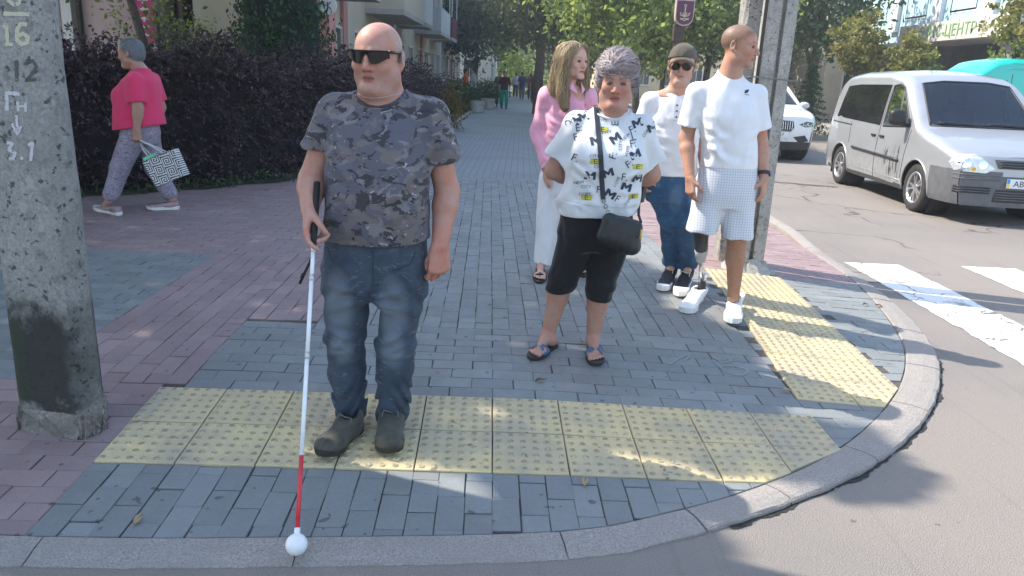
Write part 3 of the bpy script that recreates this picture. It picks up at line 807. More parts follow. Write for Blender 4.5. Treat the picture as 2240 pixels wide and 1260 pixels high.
def shoe(parent, base, heel, toe, ank, z0, mats, h=.005, w=.1, side=1, colr=.05, high=.10, sole_h=.028, lace=None, name='shoe'):
    """closed lace-up shoe: upper, sole, laces"""
    heel = A((heel[0], heel[1], z0)); toe = A((toe[0], toe[1], z0)); d = unit(toe-heel); L = np.linalg.norm(toe-heel); t = A((-d[1], d[0], 0)); ank = A(ank)
    lo = np.minimum(np.minimum(heel, toe), ank)-.1; hi = np.maximum(np.maximum(heel, toe), ank)+.1; lo[2] = z0-.01; hi[2] = z0+high+.06
    f = Field(lo, hi, h)
    up = A((0, 0, 1.))
    f.cap(heel+d*.04+up*.032, heel+d*.045+up*(high-.02), .040*w/.1, .040*w/.1, .02)
    f.cap(heel+d*.09+up*.03, heel+d*.085+up*(high-.03), .040*w/.1, .038*w/.1, .03)
    f.cap(heel+d*L*.35+up*.045, heel+d*(L-.065)+up*.030, .046*w/.1, .042*w/.1, .03, flat=(up, .9))
    f.ell(toe-d*.055-t*.004*side+up*.028, (.048*w/.1, .056, .038), .03, 'u', np.stack([t, d, up], 1))
    f.ell(heel+d*L*.68+up*.03, (.049*w/.1, .06, .034), .02, 'u', np.stack([t, d, up], 1))
    f.cap(heel+d*.075+up*(high-.028), heel+d*L*.52+up*.062, .034*w/.1, .026, .025)
    f.cap(ank+up*.0, heel+d*.055+up*(high-.035), colr, colr*.85, .02)
    f.plane(heel+up*(high+.0), up+d*.12); f.plane(heel+up*(sole_h-.006), -up)
    f.cap(ank+up*.05, heel+d*.06+up*(high-.022), colr*.82, colr*.70, .004, 's')
    e = empty(name, (0, 0, 0)); e.parent = parent
    f.warp(lambda X, Y, Z: .0012*wav(X, Y, Z, 5, 70))
    f.obj('upper', mats[0], e, base, None, 2)
    sole_mesh('sole', mats[1], e, base, heel-d*.002, toe+d*.004, z0, z0+sole_h, w*1.03, side, .003, .012)
    ub = bvh_of(e.children[0], base); mb = MB(); lm = mats[2] if len(mats) > 2 else mats[0]
    for i in range(5):
        q = heel+d*(L*(.36+.075*i)); z = .105-.0115*i-.012*(high < .09)
        z = .098-.012*i
        for sg in (-1, 1):
            pts = [q+t*sg*.024+up*(z-.008), q+t*sg*.01+d*.006+up*(z+.002), q-t*sg*.018+d*.02+up*(z-.008)]
            mb.tube([p-Vector(base) for p in drape(ub, dens([Vector(p) for p in pts], 3), (0, 0, -1), .002)], .0034, 6)
    mb.tube([Vector(p-A(base)) for p in (heel+d*L*.36+up*.1, heel+d*L*.34-t*.03+up*.105, heel+d*L*.40-t*.035+up*.085)], .0028, 5)
    mb.tube([Vector(p-A(base)) for p in (heel+d*L*.36+up*.1, heel+d*L*.36+t*.03+up*.10, heel+d*L*.42+t*.03+up*.08)], .0028, 5)
    mb.build('laces', lm, e, smooth=True)['kind'] = 'stuff'
    return e
def strand_mesh(name, strands, mat, parent, base, r0=.0012, r1=.0004):
    V = []; F = []; rn = []
    for P in strands:
        P = np.asarray(P); n = len(P); o = len(V); q = random.random()
        T = np.gradient(P, axis=0); T /= np.linalg.norm(T, axis=1)[:, None]+1e-9
        a = np.cross(T, (.3, .2, .93)); a /= np.linalg.norm(a, axis=1)[:, None]+1e-9; b = np.cross(T, a)
        rr = np.linspace(r0, r1, n)[:, None]
        ring = [P+rr*(a*math.cos(x)+b*math.sin(x)) for x in (0, 2.1, 4.2)]
        for i in range(n):
            for k in range(3): V.append(ring[k][i]-base)
        F += [(o+i*3+k, o+i*3+(k+1) % 3, o+i*3+3+(k+1) % 3, o+i*3+3+k) for i in range(n-1) for k in range(3)]
        rn += [q]*(n*3)
    me = mesh_np(name, np.array(V), np.array(F), True)
    at_ = me.attributes.new('rnd', 'FLOAT', 'POINT'); at_.data.foreach_set('value', rn)
    return link(name, me, mat, parent)
def hair_mat(name, c0, c1, c2=None):
    g = NT(name); r = g.attr('rnd').outputs['Fac']; p = g.obj()
    c = g.mix(r, c0, c1)
    if c2: c = g.mix(g.rng(g.noise(p, 14, 3), .45, .65), c, c2)
    g.col(c).set(Roughness=.42); g.b.inputs['Specular IOR Level'].default_value = .4; return g.m
def cloth_mat(name, c, var=.12, scale=9., rough=.85, weave=700., bump=.25, c2=None, sheen=.15, crease=1.):
    g = NT(name); p = g.obj(); n = g.noise(p, scale, 5, .6); wv = g.noise(p, weave, 2)
    col = g.mix(g.rng(n, .3, .7), tuple(x*(1-var) for x in c), c2 or tuple(min(1, x*(1+var)) for x in c))
    col = g.mix(g.rng(wv, .3, .7, 0, .22), col, g.mix(1., col, (.7, .7, .7, 1), 'MULTIPLY'))
    g.col(col).set(Roughness=rough); g.b.inputs['Sheen Weight'].default_value = sheen; g.b.inputs['Specular IOR Level'].default_value = .2
    cz = g.noise(g.scale(p, (1., 1., .6)), 4.2, 1, .4, .9); rg = g.math('SUBTRACT', 1., g.rng(g.math('ABSOLUTE', g.math('SUBTRACT', cz, .5)), 0., .16))
    cz2 = g.noise(g.scale(p, (1., 1., .45)), 9., 1, .4, .6); rg2 = g.math('SUBTRACT', 1., g.rng(g.math('ABSOLUTE', g.math('SUBTRACT', cz2, .48)), 0., .12))
    hgt = g.math('ADD', g.math('ADD', g.math('MULTIPLY', rg, crease*3.2), g.math('MULTIPLY', rg2, crease*1.1)), g.math('ADD', g.math('MULTIPLY', n, 1.), g.math('MULTIPLY', wv, .35)))
    g.bump(hgt, min(1., bump*2.), .004); return g.m
def headcol(c, R, s, base, lips, brow, hair=None, stub=None, eyes=True):
    """skin colouring by anatomy: lips, brows, beard shadow, cropped hair; plus painted shade in mouth slit and nostrils"""
    base = A(base)
    def fn(V):
        q = (V-A(c))@R/s; x, y, z = q.T; C = np.tile(base, (len(V), 1))
        near = (np.abs(x) < .12) & (np.abs(y) < .16) & (np.abs(z) < .18)
        rosy = np.exp(-((np.abs(x)-.038)**2/.0006+(z+.022)**2/.0008)) * (y < -.03)*near; C = C*(1-.0*rosy[:, None]); C[:, 1] *= 1-.14*rosy; C[:, 2] *= 1-.16*rosy
        nz = np.exp(-(x**2/.0003+(z+.028)**2/.0005))*(y < -.09)*near; C[:, 1] *= 1-.12*nz; C[:, 2] *= 1-.12*nz
        if stub is not None:
            m = (near*(y < .0)*sstep(-.03, -.045, z)*sstep(-.125, -.10, z))[:, None]*stub[1]; C = C*(1-m)+A(stub[0])*m
        m = (near*(y < -.07)*np.exp(-(x/.021)**4)*(sstep(-.0505, -.0555, z)*sstep(-.080, -.0745, z)))[:, None]; C = C*(1-m)+A(lips)*m
        m = (near*(y < -.07)*(np.abs(x) < .0225)*np.exp(-((z+.0648)/.0030)**2))[:, None]; C = C*(1-m)+A(lips)*.22*m  # dark line between the lips: crease shade painted into the colour
        ax_ = np.abs(x); zb = .024+.006*np.sin((ax_-.012)/.04*2.4)
        m = (near*(y < -.055)*sstep(.010, .015, ax_)*sstep(.056, .048, ax_)*np.exp(-((z-zb)/.0052)**2))[:, None]*brow[1]; C = C*(1-m)+A(brow[0])*m
        m = (near*(y < -.08)*np.exp(-(((np.abs(x)-.012)/.005)**2+((z+.040)/.004)**2)))[:, None]*.7; C = C*(1-m)+base*.25*m  # nostril openings painted as dark spots, shade put into the colour
        if hair is not None:
            hc, hf, st = hair; jt = np.random.default_rng(8).normal(0, .006, len(V)); m = (near*hf(x+jt*.5, y, z+jt))[:, None]*st
            sp = np.random.default_rng(3).uniform(.7, 1.3, len(V))[:, None]; C = C*(1-m)+A(hc)*sp*m
        return np.clip(C, 0, 1)
    return fn
def eyes(parent, base, c, R, s, iris=(.06, .04, .03), lid=(.35, .2, .16), squint=.5):
    for q in (-1, 1):
        e = A(c)+R@(A((q*.0315, -.0775, .003))*s); mb = MB(); n = 14; pr = []
        bm = bmesh.new(); bmesh.ops.create_uvsphere(bm, u_segments=16, v_segments=10, radius=.0118*s)
        me = bpy.data.meshes.new('eye'); bm.to_mesh(me); bm.free()
        g = _pm.get('eye_white')
        if g is None:
            nt = NT('eye'); o = nt.xyz(nt.obj()); rr = nt.math('SQRT', nt.math('ADD', nt.math('MULTIPLY', o[0], o[0]), nt.math('MULTIPLY', o[2], o[2])))
            cc = nt.ramp(nt.math('MULTIPLY', rr, 80.), [(0, (.004, .004, .004)), (.22, (.004, .004, .004)), (.26, iris), (.44, iris), (.48, (.40, .35, .33)), (1, (.30, .25, .24))])
            nt.col(cc).set(Roughness=.15); g = nt.m; _pm['eye_white'] = g
        ob = link('eye', me, g, parent, tuple(e-A(base)), True); ob.rotation_euler = Matrix(R.tolist()).to_euler()
        # lids, darkened for lashes and the shade of the eye slit
        mb = MB()
        for sg, z in ((1, .0060*(1-squint)+.0008), (-1, -.0042*(1-squint*.6))):
            pts = []
            for k in range(9):
                a = -1+2*k/8; x = a*.0145; zz = z*(1-a*a)*1.0+ (.001 if sg > 0 else -.0005); y = -.0118*math.sqrt(max(.05, 1-(a*.92)**2))-.0012
                pts.append(Vector(A(e)+R@(A((x, y, zz))*s)-A(base)))
            mb.tube(pts, [.0013*s]+[(.0042 if sg > 0 else .0034)*s]*7+[.0012*s], 6)
        mb.build('eyelid', pmat('eyelid_dark', (.13, .075, .06), .6, .1), parent, smooth=True)
# ------------------------------------------------------------------ people
def seam(bvh, pts, d, mat, parent, base, r=.0016, name='seam', lift=.0005):
    P = drape(bvh, dens(pts), d, lift); MB().tube([p-Vector(base) for p in P], r, 5).build(name, mat, parent, smooth=True)

def tone(c): return c
LIPS = (.36, .13, .11)

# ---- man with the white cane
def camo_mat():
    g = NT('camouflage_jersey'); p = g.obj()
    ps = g.scale(p, (1., 1., 1.55))
    def blot(sc, off, a, b, rough=.55):
        v = g.n('VectorMath', operation='ADD', i_0=ps, i_1=off).outputs[0]
        return g.rng(g.noise(v, sc, 6, rough+.02, .9), a, b)
    c = g.mix(blot(9.5, (0, 0, 0), .49, .505), (.175, .152, .150), (.122, .120, .145))
    c = g.mix(blot(11.5, (3, 1, 2), .545, .56), c, (.060, .055, .062))
    c = g.mix(blot(12.5, (7, 5, 1), .57, .585), c, (.21, .20, .21))
    c = g.mix(blot(18., (1, 9, 4), .62, .635), c, (.042, .042, .058))
    c = g.mix(blot(34., (4, 4, 8), .69, .705, .4), c, (.42, .39, .38))
    f = g.noise(p, 600, 2)
    g.col(g.mix(g.rng(f, .3, .7, 0, .3), c, g.mix(1., c, (.6, .6, .6, 1), 'MULTIPLY'))).set(Roughness=.88)
    g.b.inputs['Sheen Weight'].default_value = .1; g.b.inputs['Specular IOR Level'].default_value = .2
    g.bump(g.math('ADD', g.math('MULTIPLY', g.noise(p, 14, 3), 3.), f), .25, .004); return g.m
def denim_mat(name, dark, mid, lite, zf_=None, strength=.8, xs=()):
    """denim with worn patches: xs holds (x, z, rx, rz) in the wearer's own coordinates"""
    g = NT(name); p = g.obj(); o = g.xyz(p)
    tw = g.noise(g.scale(p, (1., 1., 2.6)), 320, 2, .6); n = g.noise(p, 7, 5, .65); cr = g.noise(g.scale(p, (1., 1., 2.2)), 26, 4, .6, .6)
    c = g.mix(g.rng(n, .32, .68), dark, mid)
    for (x, z, rx, rz) in xs:
        a = g.math('DIVIDE', g.math('SUBTRACT', o[0], x), rx); b = g.math('DIVIDE', g.math('SUBTRACT', o[2], z), rz)
        d = g.math('ADD', g.math('MULTIPLY', a, a), g.math('MULTIPLY', b, b))
        c = g.mix(g.math('MULTIPLY', g.rng(d, 1., .0), strength), c, lite)
    c = g.mix(g.rng(cr, .56, .72, 0, .45), c, lite)
    c = g.mix(g.rng(tw, .35, .7, 0, .35), c, g.mix(1., c, (.55, .58, .62, 1), 'MULTIPLY'))
    g.col(c).set(Roughness=.85); g.b.inputs['Specular IOR Level'].default_value = .2; g.b.inputs['Sheen Weight'].default_value = .1
    g.bump(g.math('ADD', g.math('MULTIPLY', cr, 2.), tw), .35, .004); return g.m

def cane_man():
    h = .0045; z0 = zf1(-.6, 2.75)+.0075; base = A((-.575, 2.80, z0))
    E0 = empty('person', base)
    tag(E0, 'man in camouflage t-shirt and dark wraparound glasses holding a white cane', 'person')
    hc = A((-.527, 2.845, 1.542)); HR = rz3(rad(-13))@rx3(rad(2)); hs = 1.02
    ball = gnd(650, 1228, .0); ball = A((ball.x, ball.y, .034+.028)); PH = A(at(687, 515, 2.64)); cd_ = unit(PH-ball)
    # skin
    f = Field((-.93, 2.42, z0), (-.14, 3.12, 1.70), h)
    head(f, hc, HR, hs, fat=.030, neck=((-.520, 2.885, 1.385), .070, .088))
    f.cap((-.520, 2.885, 1.40), (-.63, 2.885, 1.36), .05, .045, .03); f.cap((-.520, 2.885, 1.40), (-.41, 2.885, 1.36), .05, .045, .03)
    f.loft([(.70, -.545, 2.87, .15, .10), (.95, -.537, 2.86, .165, .12), (1.2, -.527, 2.87, .165, .11), (1.37, -.52, 2.88, .11, .08)], k=.02)
    S1, E1, W1 = A((-.695, 2.88, 1.335)), A((-.790, 2.875, 1.085)), PH+cd_*.085+A((-.028, .028, .01))
    arm(f, S1, E1, W1, (.058, .050, .052, .033))
    hand(f, W1, -cd_+A((0, .0, 0)), (1, .15, 0), (.1, -1, 0), s=1.06, curls=[(12, 28, 18), (48, 62, 35), (55, 68, 40), (60, 70, 42)], thumb=(.75, .25, .5))
    S2, E2, W2 = A((-.338, 2.88, 1.335)), A((-.272, 2.915, 1.06)), A((-.287, 2.83, .860))
    arm(f, S2, E2, W2, (.058, .047, .048, .033))
    hand(f, W2, (-.02, -.12, -1), (-.55, .8, 0), (-.85, -.5, 0), s=1.08, curls=[(38, 62, 35), (42, 66, 35), (46, 66, 35), (50, 66, 35)], thumb=(.85, .15, .35))
    K1, A1 = A((-.668, 2.835, .455)), A((-.655, 2.87, .13)); K2, A2 = A((-.462, 2.835, .455)), A((-.477, 2.86, .13))
    leg(f, (-.65, 2.88, .74), K1, A1, (.07, .055, .052, .034)); leg(f, (-.445, 2.88, .74), K2, A2, (.07, .055, .052, .034))
    f.cap(A1, A1+A((-.03, -.05, -.05)), .036, .03, .02); f.cap(A2, A2+A((0, -.05, -.05)), .036, .03, .02)
    sk = A((.47, .268, .208))
    hair = (A((.40, .37, .36)), lambda x, y, z: np.maximum(sstep(.012, .055, y)*sstep(.125, .085, z)*sstep(-.06, -.02, z), sstep(.058, .072, np.abs(x))*sstep(-.03, -.005, y)*sstep(-.015, .005, z)*sstep(.085, .06, z))*1.0, .75)
    hcf = headcol(hc, HR, hs, sk, (.33, .135, .115), ((.16, .11, .09), .35), hair, ((.28, .20, .18), .25))
    def skc(V):
        C = hcf(V); hd = ((V[:, 2] < .95) & (np.abs(V[:, 0]+.54) > .2))[:, None]; C = np.where(hd, C*A((1.04, .90, .88)), C); return C
    f.obj('body', M_SKIN, E0, base, skc)
    # t-shirt
    M = camo_mat(); f = Field((-.90, 2.62, .82), (-.16, 3.10, 1.46), .005)
    f.loft([(.835, -.542, 2.868, .207, .142), (.87, -.542, 2.866, .208, .148), (.96, -.538, 2.855, .203, .166), (1.06, -.532, 2.85, .198, .168), (1.15, -.528, 2.855, .195, .160), (1.24, -.523, 2.868, .192, .146), (1.31, -.52, 2.88, .178, .126), (1.365, -.52, 2.89, .135, .098), (1.43, -.52, 2.895, .085, .075)], k=0, ex=2.35)
    for S, Ee, cutp, q in ((S1, E1, .56, -1), (S2, E2, .60, 1)):
        C = S+(Ee-S)*cutp; dn = unit(Ee-S)
        f.cap(S+A((-q*.03, 0, -.0)), S+A((0, 0, 0)), .060, .066, .05)
        f.cap(S, Ee, .070, .088, .035, cut=(C, dn))
    f.cap((-.45, 2.89, 1.385), (-.35, 2.885, 1.350), .040, .048, .04); f.cap((-.59, 2.89, 1.385), (-.685, 2.885, 1.350), .040, .048, .04)
    def fold(X, Y, Z):
        a = .0045*wav(X, Y, Z, 1, 17)+.003*wav(X, Y, Z*1.6, 2, 34)
        hem = sstep(1.02, .88, Z)*.005*np.sin(38*Z+16*(X+.54)+2*np.sin(9*X))
        arm_ = (sstep(.15, .2, np.abs(X+.52)))*.005*np.sin(30*Z+40*np.abs(X+.52)+1.5*np.sin(25*Y))*sstep(1.36, 1.28, Z)
        pit = sstep(.1, .16, np.abs(X+.525))*sstep(1.10, 1.18, Z)*sstep(1.30, 1.22, Z)*.004*np.sin(70*Z-60*np.abs(X+.525))
        return a+hem+arm_+pit
    f.warp(fold); fold_lines(f, tee_folds(-.53, .19, 1.19, .86, 3, .8), 2.86)
    for S, Ee, cutp in ((S1, E1, .56), (S2, E2, .60)):
        C = S+(Ee-S)*cutp; f.cap(C-unit(Ee-S)*.02, C+unit(Ee-S)*.05, .062, .074, .004, 's')
    f.cap((-.522, 2.885, 1.405), (-.530, 2.835, 1.50), .083, .105, .006, 's')
    f.plane((-.54, 2.86, .880), (.03, .12, -1))
    sh = f.obj('tshirt', M, E0, base); bv = bvh_of(sh, base)
    # collar band
    P = []
    for k in range(36):
        a = 2*math.pi*k/36; P.append((-.523+.092*math.cos(a), 2.878+.088*math.sin(a), 1.405+.028*math.sin(a)))
    Q = [bv.find_nearest(Vector(p)) for p in P]; Q = [q[0]+q[1]*.001 for q in Q]+[Q[0][0]]
    MB().tube([q-Vector(base) for q in Q], .006, 6).build('collar', pmat('collar_rib', (.055, .055, .065), .9, .2, 60), sh, smooth=True)
    # neck chain
    P = [(-.525+.088*math.cos(a), 2.86+.085*math.sin(a), 1.428+.020*math.sin(a)) for a in np.linspace(math.pi*1.02, math.pi*2-.02, 22)]
    bb = bvh_of(E0.children[0], base); Q = [bb.find_nearest(Vector(p)) for p in P]; Q = [q[0]+q[1]*.001-Vector(base) for q in Q]
    MB().tube(Q, .0009, 5).build('neck_chain', pmat('silver', (.75, .74, .72), .25, .05, metal=1.), E0, smooth=True)
    # jeans
    D = denim_mat('dark_denim', (.033, .048, .070), (.066, .088, .118), (.23, .265, .30), xs=((-.095, .56, .075, .17), (.115, .55, .075, .17), (-.09, .38, .06, .09), (.115, .38, .06, .10)), strength=.55)
    f = Field((-.86, 2.60, .06), (-.24, 3.10, .95), .005)
    f.loft([(.60, -.547, 2.875, .18, .118), (.68, -.547, 2.875, .205, .135), (.76, -.547, 2.875, .206, .138), (.84, -.543, 2.872, .200, .138), (.93, -.54, 2.868, .194, .138)], k=0, ex=2.4)
    for (H, K, An, q) in (((-.648, 2.868, .70), K1, A1, -1), ((-.446, 2.868, .70), K2, A2, 1)):
        H = A(H); m = K+(An-K)*.45+A((0, .012, 0)); e = An+A((0, .0, -.025))
        f.cap(H, K+A((0, .008, 0)), .110, .079, .03); f.cap(K+A((0, .008, 0)), m, .079, .074, .02); f.cap(m, e, .074, .066, .02, cut=(e+A((0, 0, .004)), (0, .35, -1)))
    f.ell((-.547, 2.82, .55), (.022, .2, .075), .03, 's')
    def fold(X, Y, Z):
        kn = np.exp(-((Z-.44)/.07)**2)*.006*np.sin(64*Z+26*np.abs(X+.555)+3*np.sin(22*X))
        an = sstep(.34, .20, Z)*sstep(.10, .15, Z)*.0085*np.sin(78*Z+14*np.sin(16*X)+6*Y)
        cr = np.exp(-((Z-.66)/.09)**2)*.006*np.sin(52*Z+70*np.abs(X+.547))
        bk = .004*wav(X, Y, Z*1.4, 8, 26)+.003*wav(X, Y, Z*1.2, 9, 46)
        return kn+an+cr+bk
    f.warp(fold); fold_lines(f, [(-.74, .52, -.60, .47, 1.), (-.74, .46, -.60, .43, 1.), (-.73, .41, -.61, .42, .9), (-.38, .52, -.52, .46, 1.), (-.38, .46, -.53, .42, 1.), (-.39, .40, -.52, .41, .9), (-.555, .66, -.72, .70, 1.), (-.555, .64, -.70, .60, 1.), (-.54, .66, -.37, .70, 1.), (-.54, .64, -.39, .60, 1.), (-.68, .80, -.60, .74, .7), (-.42, .80, -.50, .74, .7)], 2.86, .009, .011); f.plane((-.6, 2.85, .100), (0, .30, -1), (-.9, 2.5, .0), (-.2, 3.2, .25))
    j = f.obj('jeans', D, E0, base); bj = bvh_of(j, base); SM = pmat('denim_stitch', (.035, .045, .06), .9, .1)
    seam(bj, [(-.715, 2.7, .84), (-.690, 2.7, .79), (-.640, 2.7, .775)], (0, 1, 0), SM, j, base, .0022, 'pocket_seam')
    seam(bj, [(-.375, 2.7, .84), (-.395, 2.7, .79), (-.455, 2.7, .775)], (0, 1, 0), SM, j, base, .0022, 'pocket_seam')
    seam(bj, [(-.53, 2.7, .85), (-.532, 2.7, .72), (-.548, 2.7, .66), (-.548, 2.7, .63)], (0, 1, 0), SM, j, base, .0025, 'fly_seam')
    # shoes
    ms = (cloth_mat('shoe_olive', (.075, .072, .055), .25, 30, .75, 500, .4, crease=.25), pmat('shoe_sole_dark', (.028, .027, .024), .7, .2, 30), pmat('lace_olive', (.17, .165, .14), .9, .2))
    t1 = gnd(703, 1004, z0); h1 = gnd(784, 940, z0); t2 = gnd(849, 998, z0); h2_ = gnd(858, 925, z0)
    shoe(E0, base, h1, t1, A1+A((0, 0, -.01)), z0, ms, .0045, .112, 1, .047, .100, .030)
    shoe(E0, base, h2_, t2, A2+A((0, 0, -.01)), z0, ms, .0045, .112, -1, .047, .100, .030)
    # dark wraparound glasses
    G = empty('glasses'); G.parent = E0
    def HP(x, y, z): return Vector(hc+HR@(A((x, y, z))*hs)-base)
    def strip(zl, zh, x0, x1, thick=.004, n=28):
        V = []; F = []
        for k in range(n+1):
            x = x0+(x1-x0)*k/n; y = -.1145+1.9*abs(x)**1.9*2.2
            a, b = zl(x), zh(x)
            V += [HP(x, y+.003, a), HP(x, y, b), HP(x, y+thick, b), HP(x, y+thick+.003, a)]
        for k in range(n):
            for i in range(4): F.append((k*4+i, k*4+4+i, k*4+4+(i+1) % 4, k*4+(i+1) % 4))
        F += [(0, 1, 2, 3), (n*4+3, n*4+2, n*4+1, n*4)]
        return V, F
    low = lambda x: .016-.032*float(sstep(.005, .020, abs(x)))*(1-.62*float(sstep(.032, .078, abs(x))))
    V, F = strip(low, lambda x: .025, -.077, .077); MB().add(V, F).build('lens', pmat('dark_lens', (.004, .0045, .005), .08, .05), G, smooth=False, fixn=True)
    V, F = strip(lambda x: .0225, lambda x: .0295, -.079, .079, .006); MB().add(V, F).build('frame', pmat('black_plastic', (.010, .010, .011), .35, .1), G, fixn=True)
    for q in (-1, 1):
        MB().tube([HP(q*.078, -.084, .026), HP(q*.080, -.04, .024), HP(q*.081, .01, .020), HP(q*.080, .03, .006)], [.0055, .0048, .004, .003], 6).build('temple', _pm['black_plastic'], G, smooth=True)
    # the white cane, held in the hand
    top = PH+cd_*.215; cb = A((ball[0], ball[1], 0.))
    Cn = empty('white_cane', tuple(cb)); tag(Cn, 'long white cane with red lower section and white ball tip', 'cane')
    def seg(a, b): return [Vector(a-cb), Vector(b-cb)]
    Lc = np.linalg.norm(PH-ball); pt = lambda s: ball+cd_*s
    white = pmat('cane_white', (.80, .80, .80), .35, .04, 30); redm = pmat('cane_red', (.62, .035, .045), .35, .1, 30); jm = pmat('cane_joint', (.62, .62, .60), .3, .1, metal=.4); blk = pmat('cane_grip', (.012, .012, .012), .7, .2)
    cuts = [.275, .275+.29, .275+.29*2, .275+.29*3-.03, Lc-.06]
    MB().tube(seg(pt(.035), pt(.275)), .0072, 12).build('red_section', redm, Cn, smooth=True)
    s = .275
    for q in (.275+.335, .275+.335*1.85, Lc-.055):
        MB().tube(seg(pt(s), pt(q)), .0074, 12).build('white_section', white, Cn, smooth=True)
        MB().tube(seg(pt(q-.012), pt(q+.012)), .0088, 12).build('joint', jm, Cn, smooth=True); s = q
    MB().tube(seg(pt(.02), pt(.05)), .0095, 12).build('ferrule', white, Cn, smooth=True)
    bm = bmesh.new(); bmesh.ops.create_uvsphere(bm, u_segments=28, v_segments=18, radius=.034)
    me = bpy.data.meshes.new('ball_tip'); bm.to_mesh(me); bm.free(); link('ball_tip', me, white, Cn, Vector(ball-cb), True)
    MB().tube([Vector(pt(Lc-.05)-cb), Vector(pt(Lc+.02)-cb), Vector(top-cb)], [.0095, .0120, .0125], 12).build('grip', blk, Cn, smooth=True)
    w0 = pt(Lc-.06); P = [w0, w0+A((-.012, -.012, -.04)), w0+A((-.035, -.01, -.085)), w0+A((-.055, 0, -.125))]
    MB().tube([Vector(p-cb) for p in P], .0028, 6).tube([Vector(p+A((.006, -.004, 0))-cb) for p in P], .0028, 6).build('wrist_strap', blk, Cn, smooth=True)
    MB().tube([Vector(P[2]-cb), Vector(P[2]*.6+P[3]*.4-cb)], .0065, 8).build('strap_bead', blk, Cn, smooth=True)
cane_man()
_PROTO = {}
def glyph(txt):
    """flat triangles of a piece of lettering, about 1 high, centred"""
    if txt in _PROTO: return _PROTO[txt]
    if txt == 'M':                              # bold slanted-bar letter
        V = [(-.42, -.35), (-.21, -.35), (-.21, .02), (0, -.22), (.21, .02), (.21, -.35), (.42, -.35), (.42, .35), (.21, .35), (0, .08), (-.21, .35), (-.42, .35)]; F = [tuple(range(12))]
        _PROTO[txt] = (np.array(V), F); return _PROTO[txt]
    cu = bpy.data.curves.new('lettering', 'FONT'); cu.body = txt;  cu.resolution_u = 3; cu.align_x = 'CENTER'; cu.align_y = 'CENTER'
    o = bpy.data.objects.new('lettering', cu); COL.objects.link(o); bpy.context.view_layer.update()
    me = o.evaluated_get(bpy.context.evaluated_depsgraph_get()).to_mesh()
    V = np.array([v.co[:2] for v in me.vertices]); F = [tuple(p.vertices) for p in me.polygons]
    o.to_mesh_clear() if False else None
    bpy.data.objects.remove(o); bpy.data.curves.remove(cu)
    V = V-(V.max(0)+V.min(0))/2; _PROTO[txt] = (V, F); return V, F
def lettering(name, bvh, items, d, right, mat, parent, base, lift=.0015):
    """print laid on a surface: items (text, centre point, height, angle, x-stretch)"""
    V = []; F = []; right = unit(right); up = A((0, 0, 1)); up = unit(up-A(d)*float(A(d)@up)/float(A(d)@A(d)))
    for (txt, c, h, ang, st) in items:
        h0 = bvh.ray_cast(Vector(c)-Vector(d).normalized(), Vector(d).normalized(), 3.)
        if h0[0] is None or abs(h0[1].dot(Vector(d).normalized())) < .5: continue
        gv, gf = glyph(txt); o = len(V)
        ca, sa = math.cos(ang), math.sin(ang)
        P = [A(c)+right*((x*ca*st-y*sa)*h)+up*((x*sa*st+y*ca)*h) for x, y in gv]
        V += [p-Vector(base) for p in drape(bvh, P, d, lift)]; F += [tuple(i+o for i in f) for f in gf]
    me = bpy.data.meshes.new(name); me.from_pydata(V, [], F); me.update(); return link(name, me, mat, parent)
def comb(o, base, dirfn, n, L, steps, mat, parent, name='hair_strands', keep=None, lift=.002, seed=1, r0=.0013, wob=.35):
    bv = bvh_of(o, base); me = o.data; r = np.random.default_rng(seed)
    co = np.empty(len(me.vertices)*3, np.float32); me.vertices.foreach_get('co', co); co = co.reshape(-1, 3)+A(base)
    out = []; idx = r.integers(0, len(co), n)
    for i in idx:
        p = co[i].astype(float)+r.normal(0, .002, 3)
        if keep is not None and not keep(p): continue
        P = []; w = r.normal(0, wob, 3); ll = L*r.uniform(.6, 1.3); lf = lift*r.uniform(.2, 2.2)
        for k in range(steps):
            h = bv.find_nearest(Vector(p)); nrm = A(h[1]); P.append(A(h[0])+nrm*lf*(.3+k/steps))
            d = unit(A(dirfn(p))+w); d = unit(d-nrm*(d@nrm)); p = A(h[0])+d*ll/steps
        out.append(P)
    return strand_mesh(name, out, mat, parent, A(base), r0, .0005)

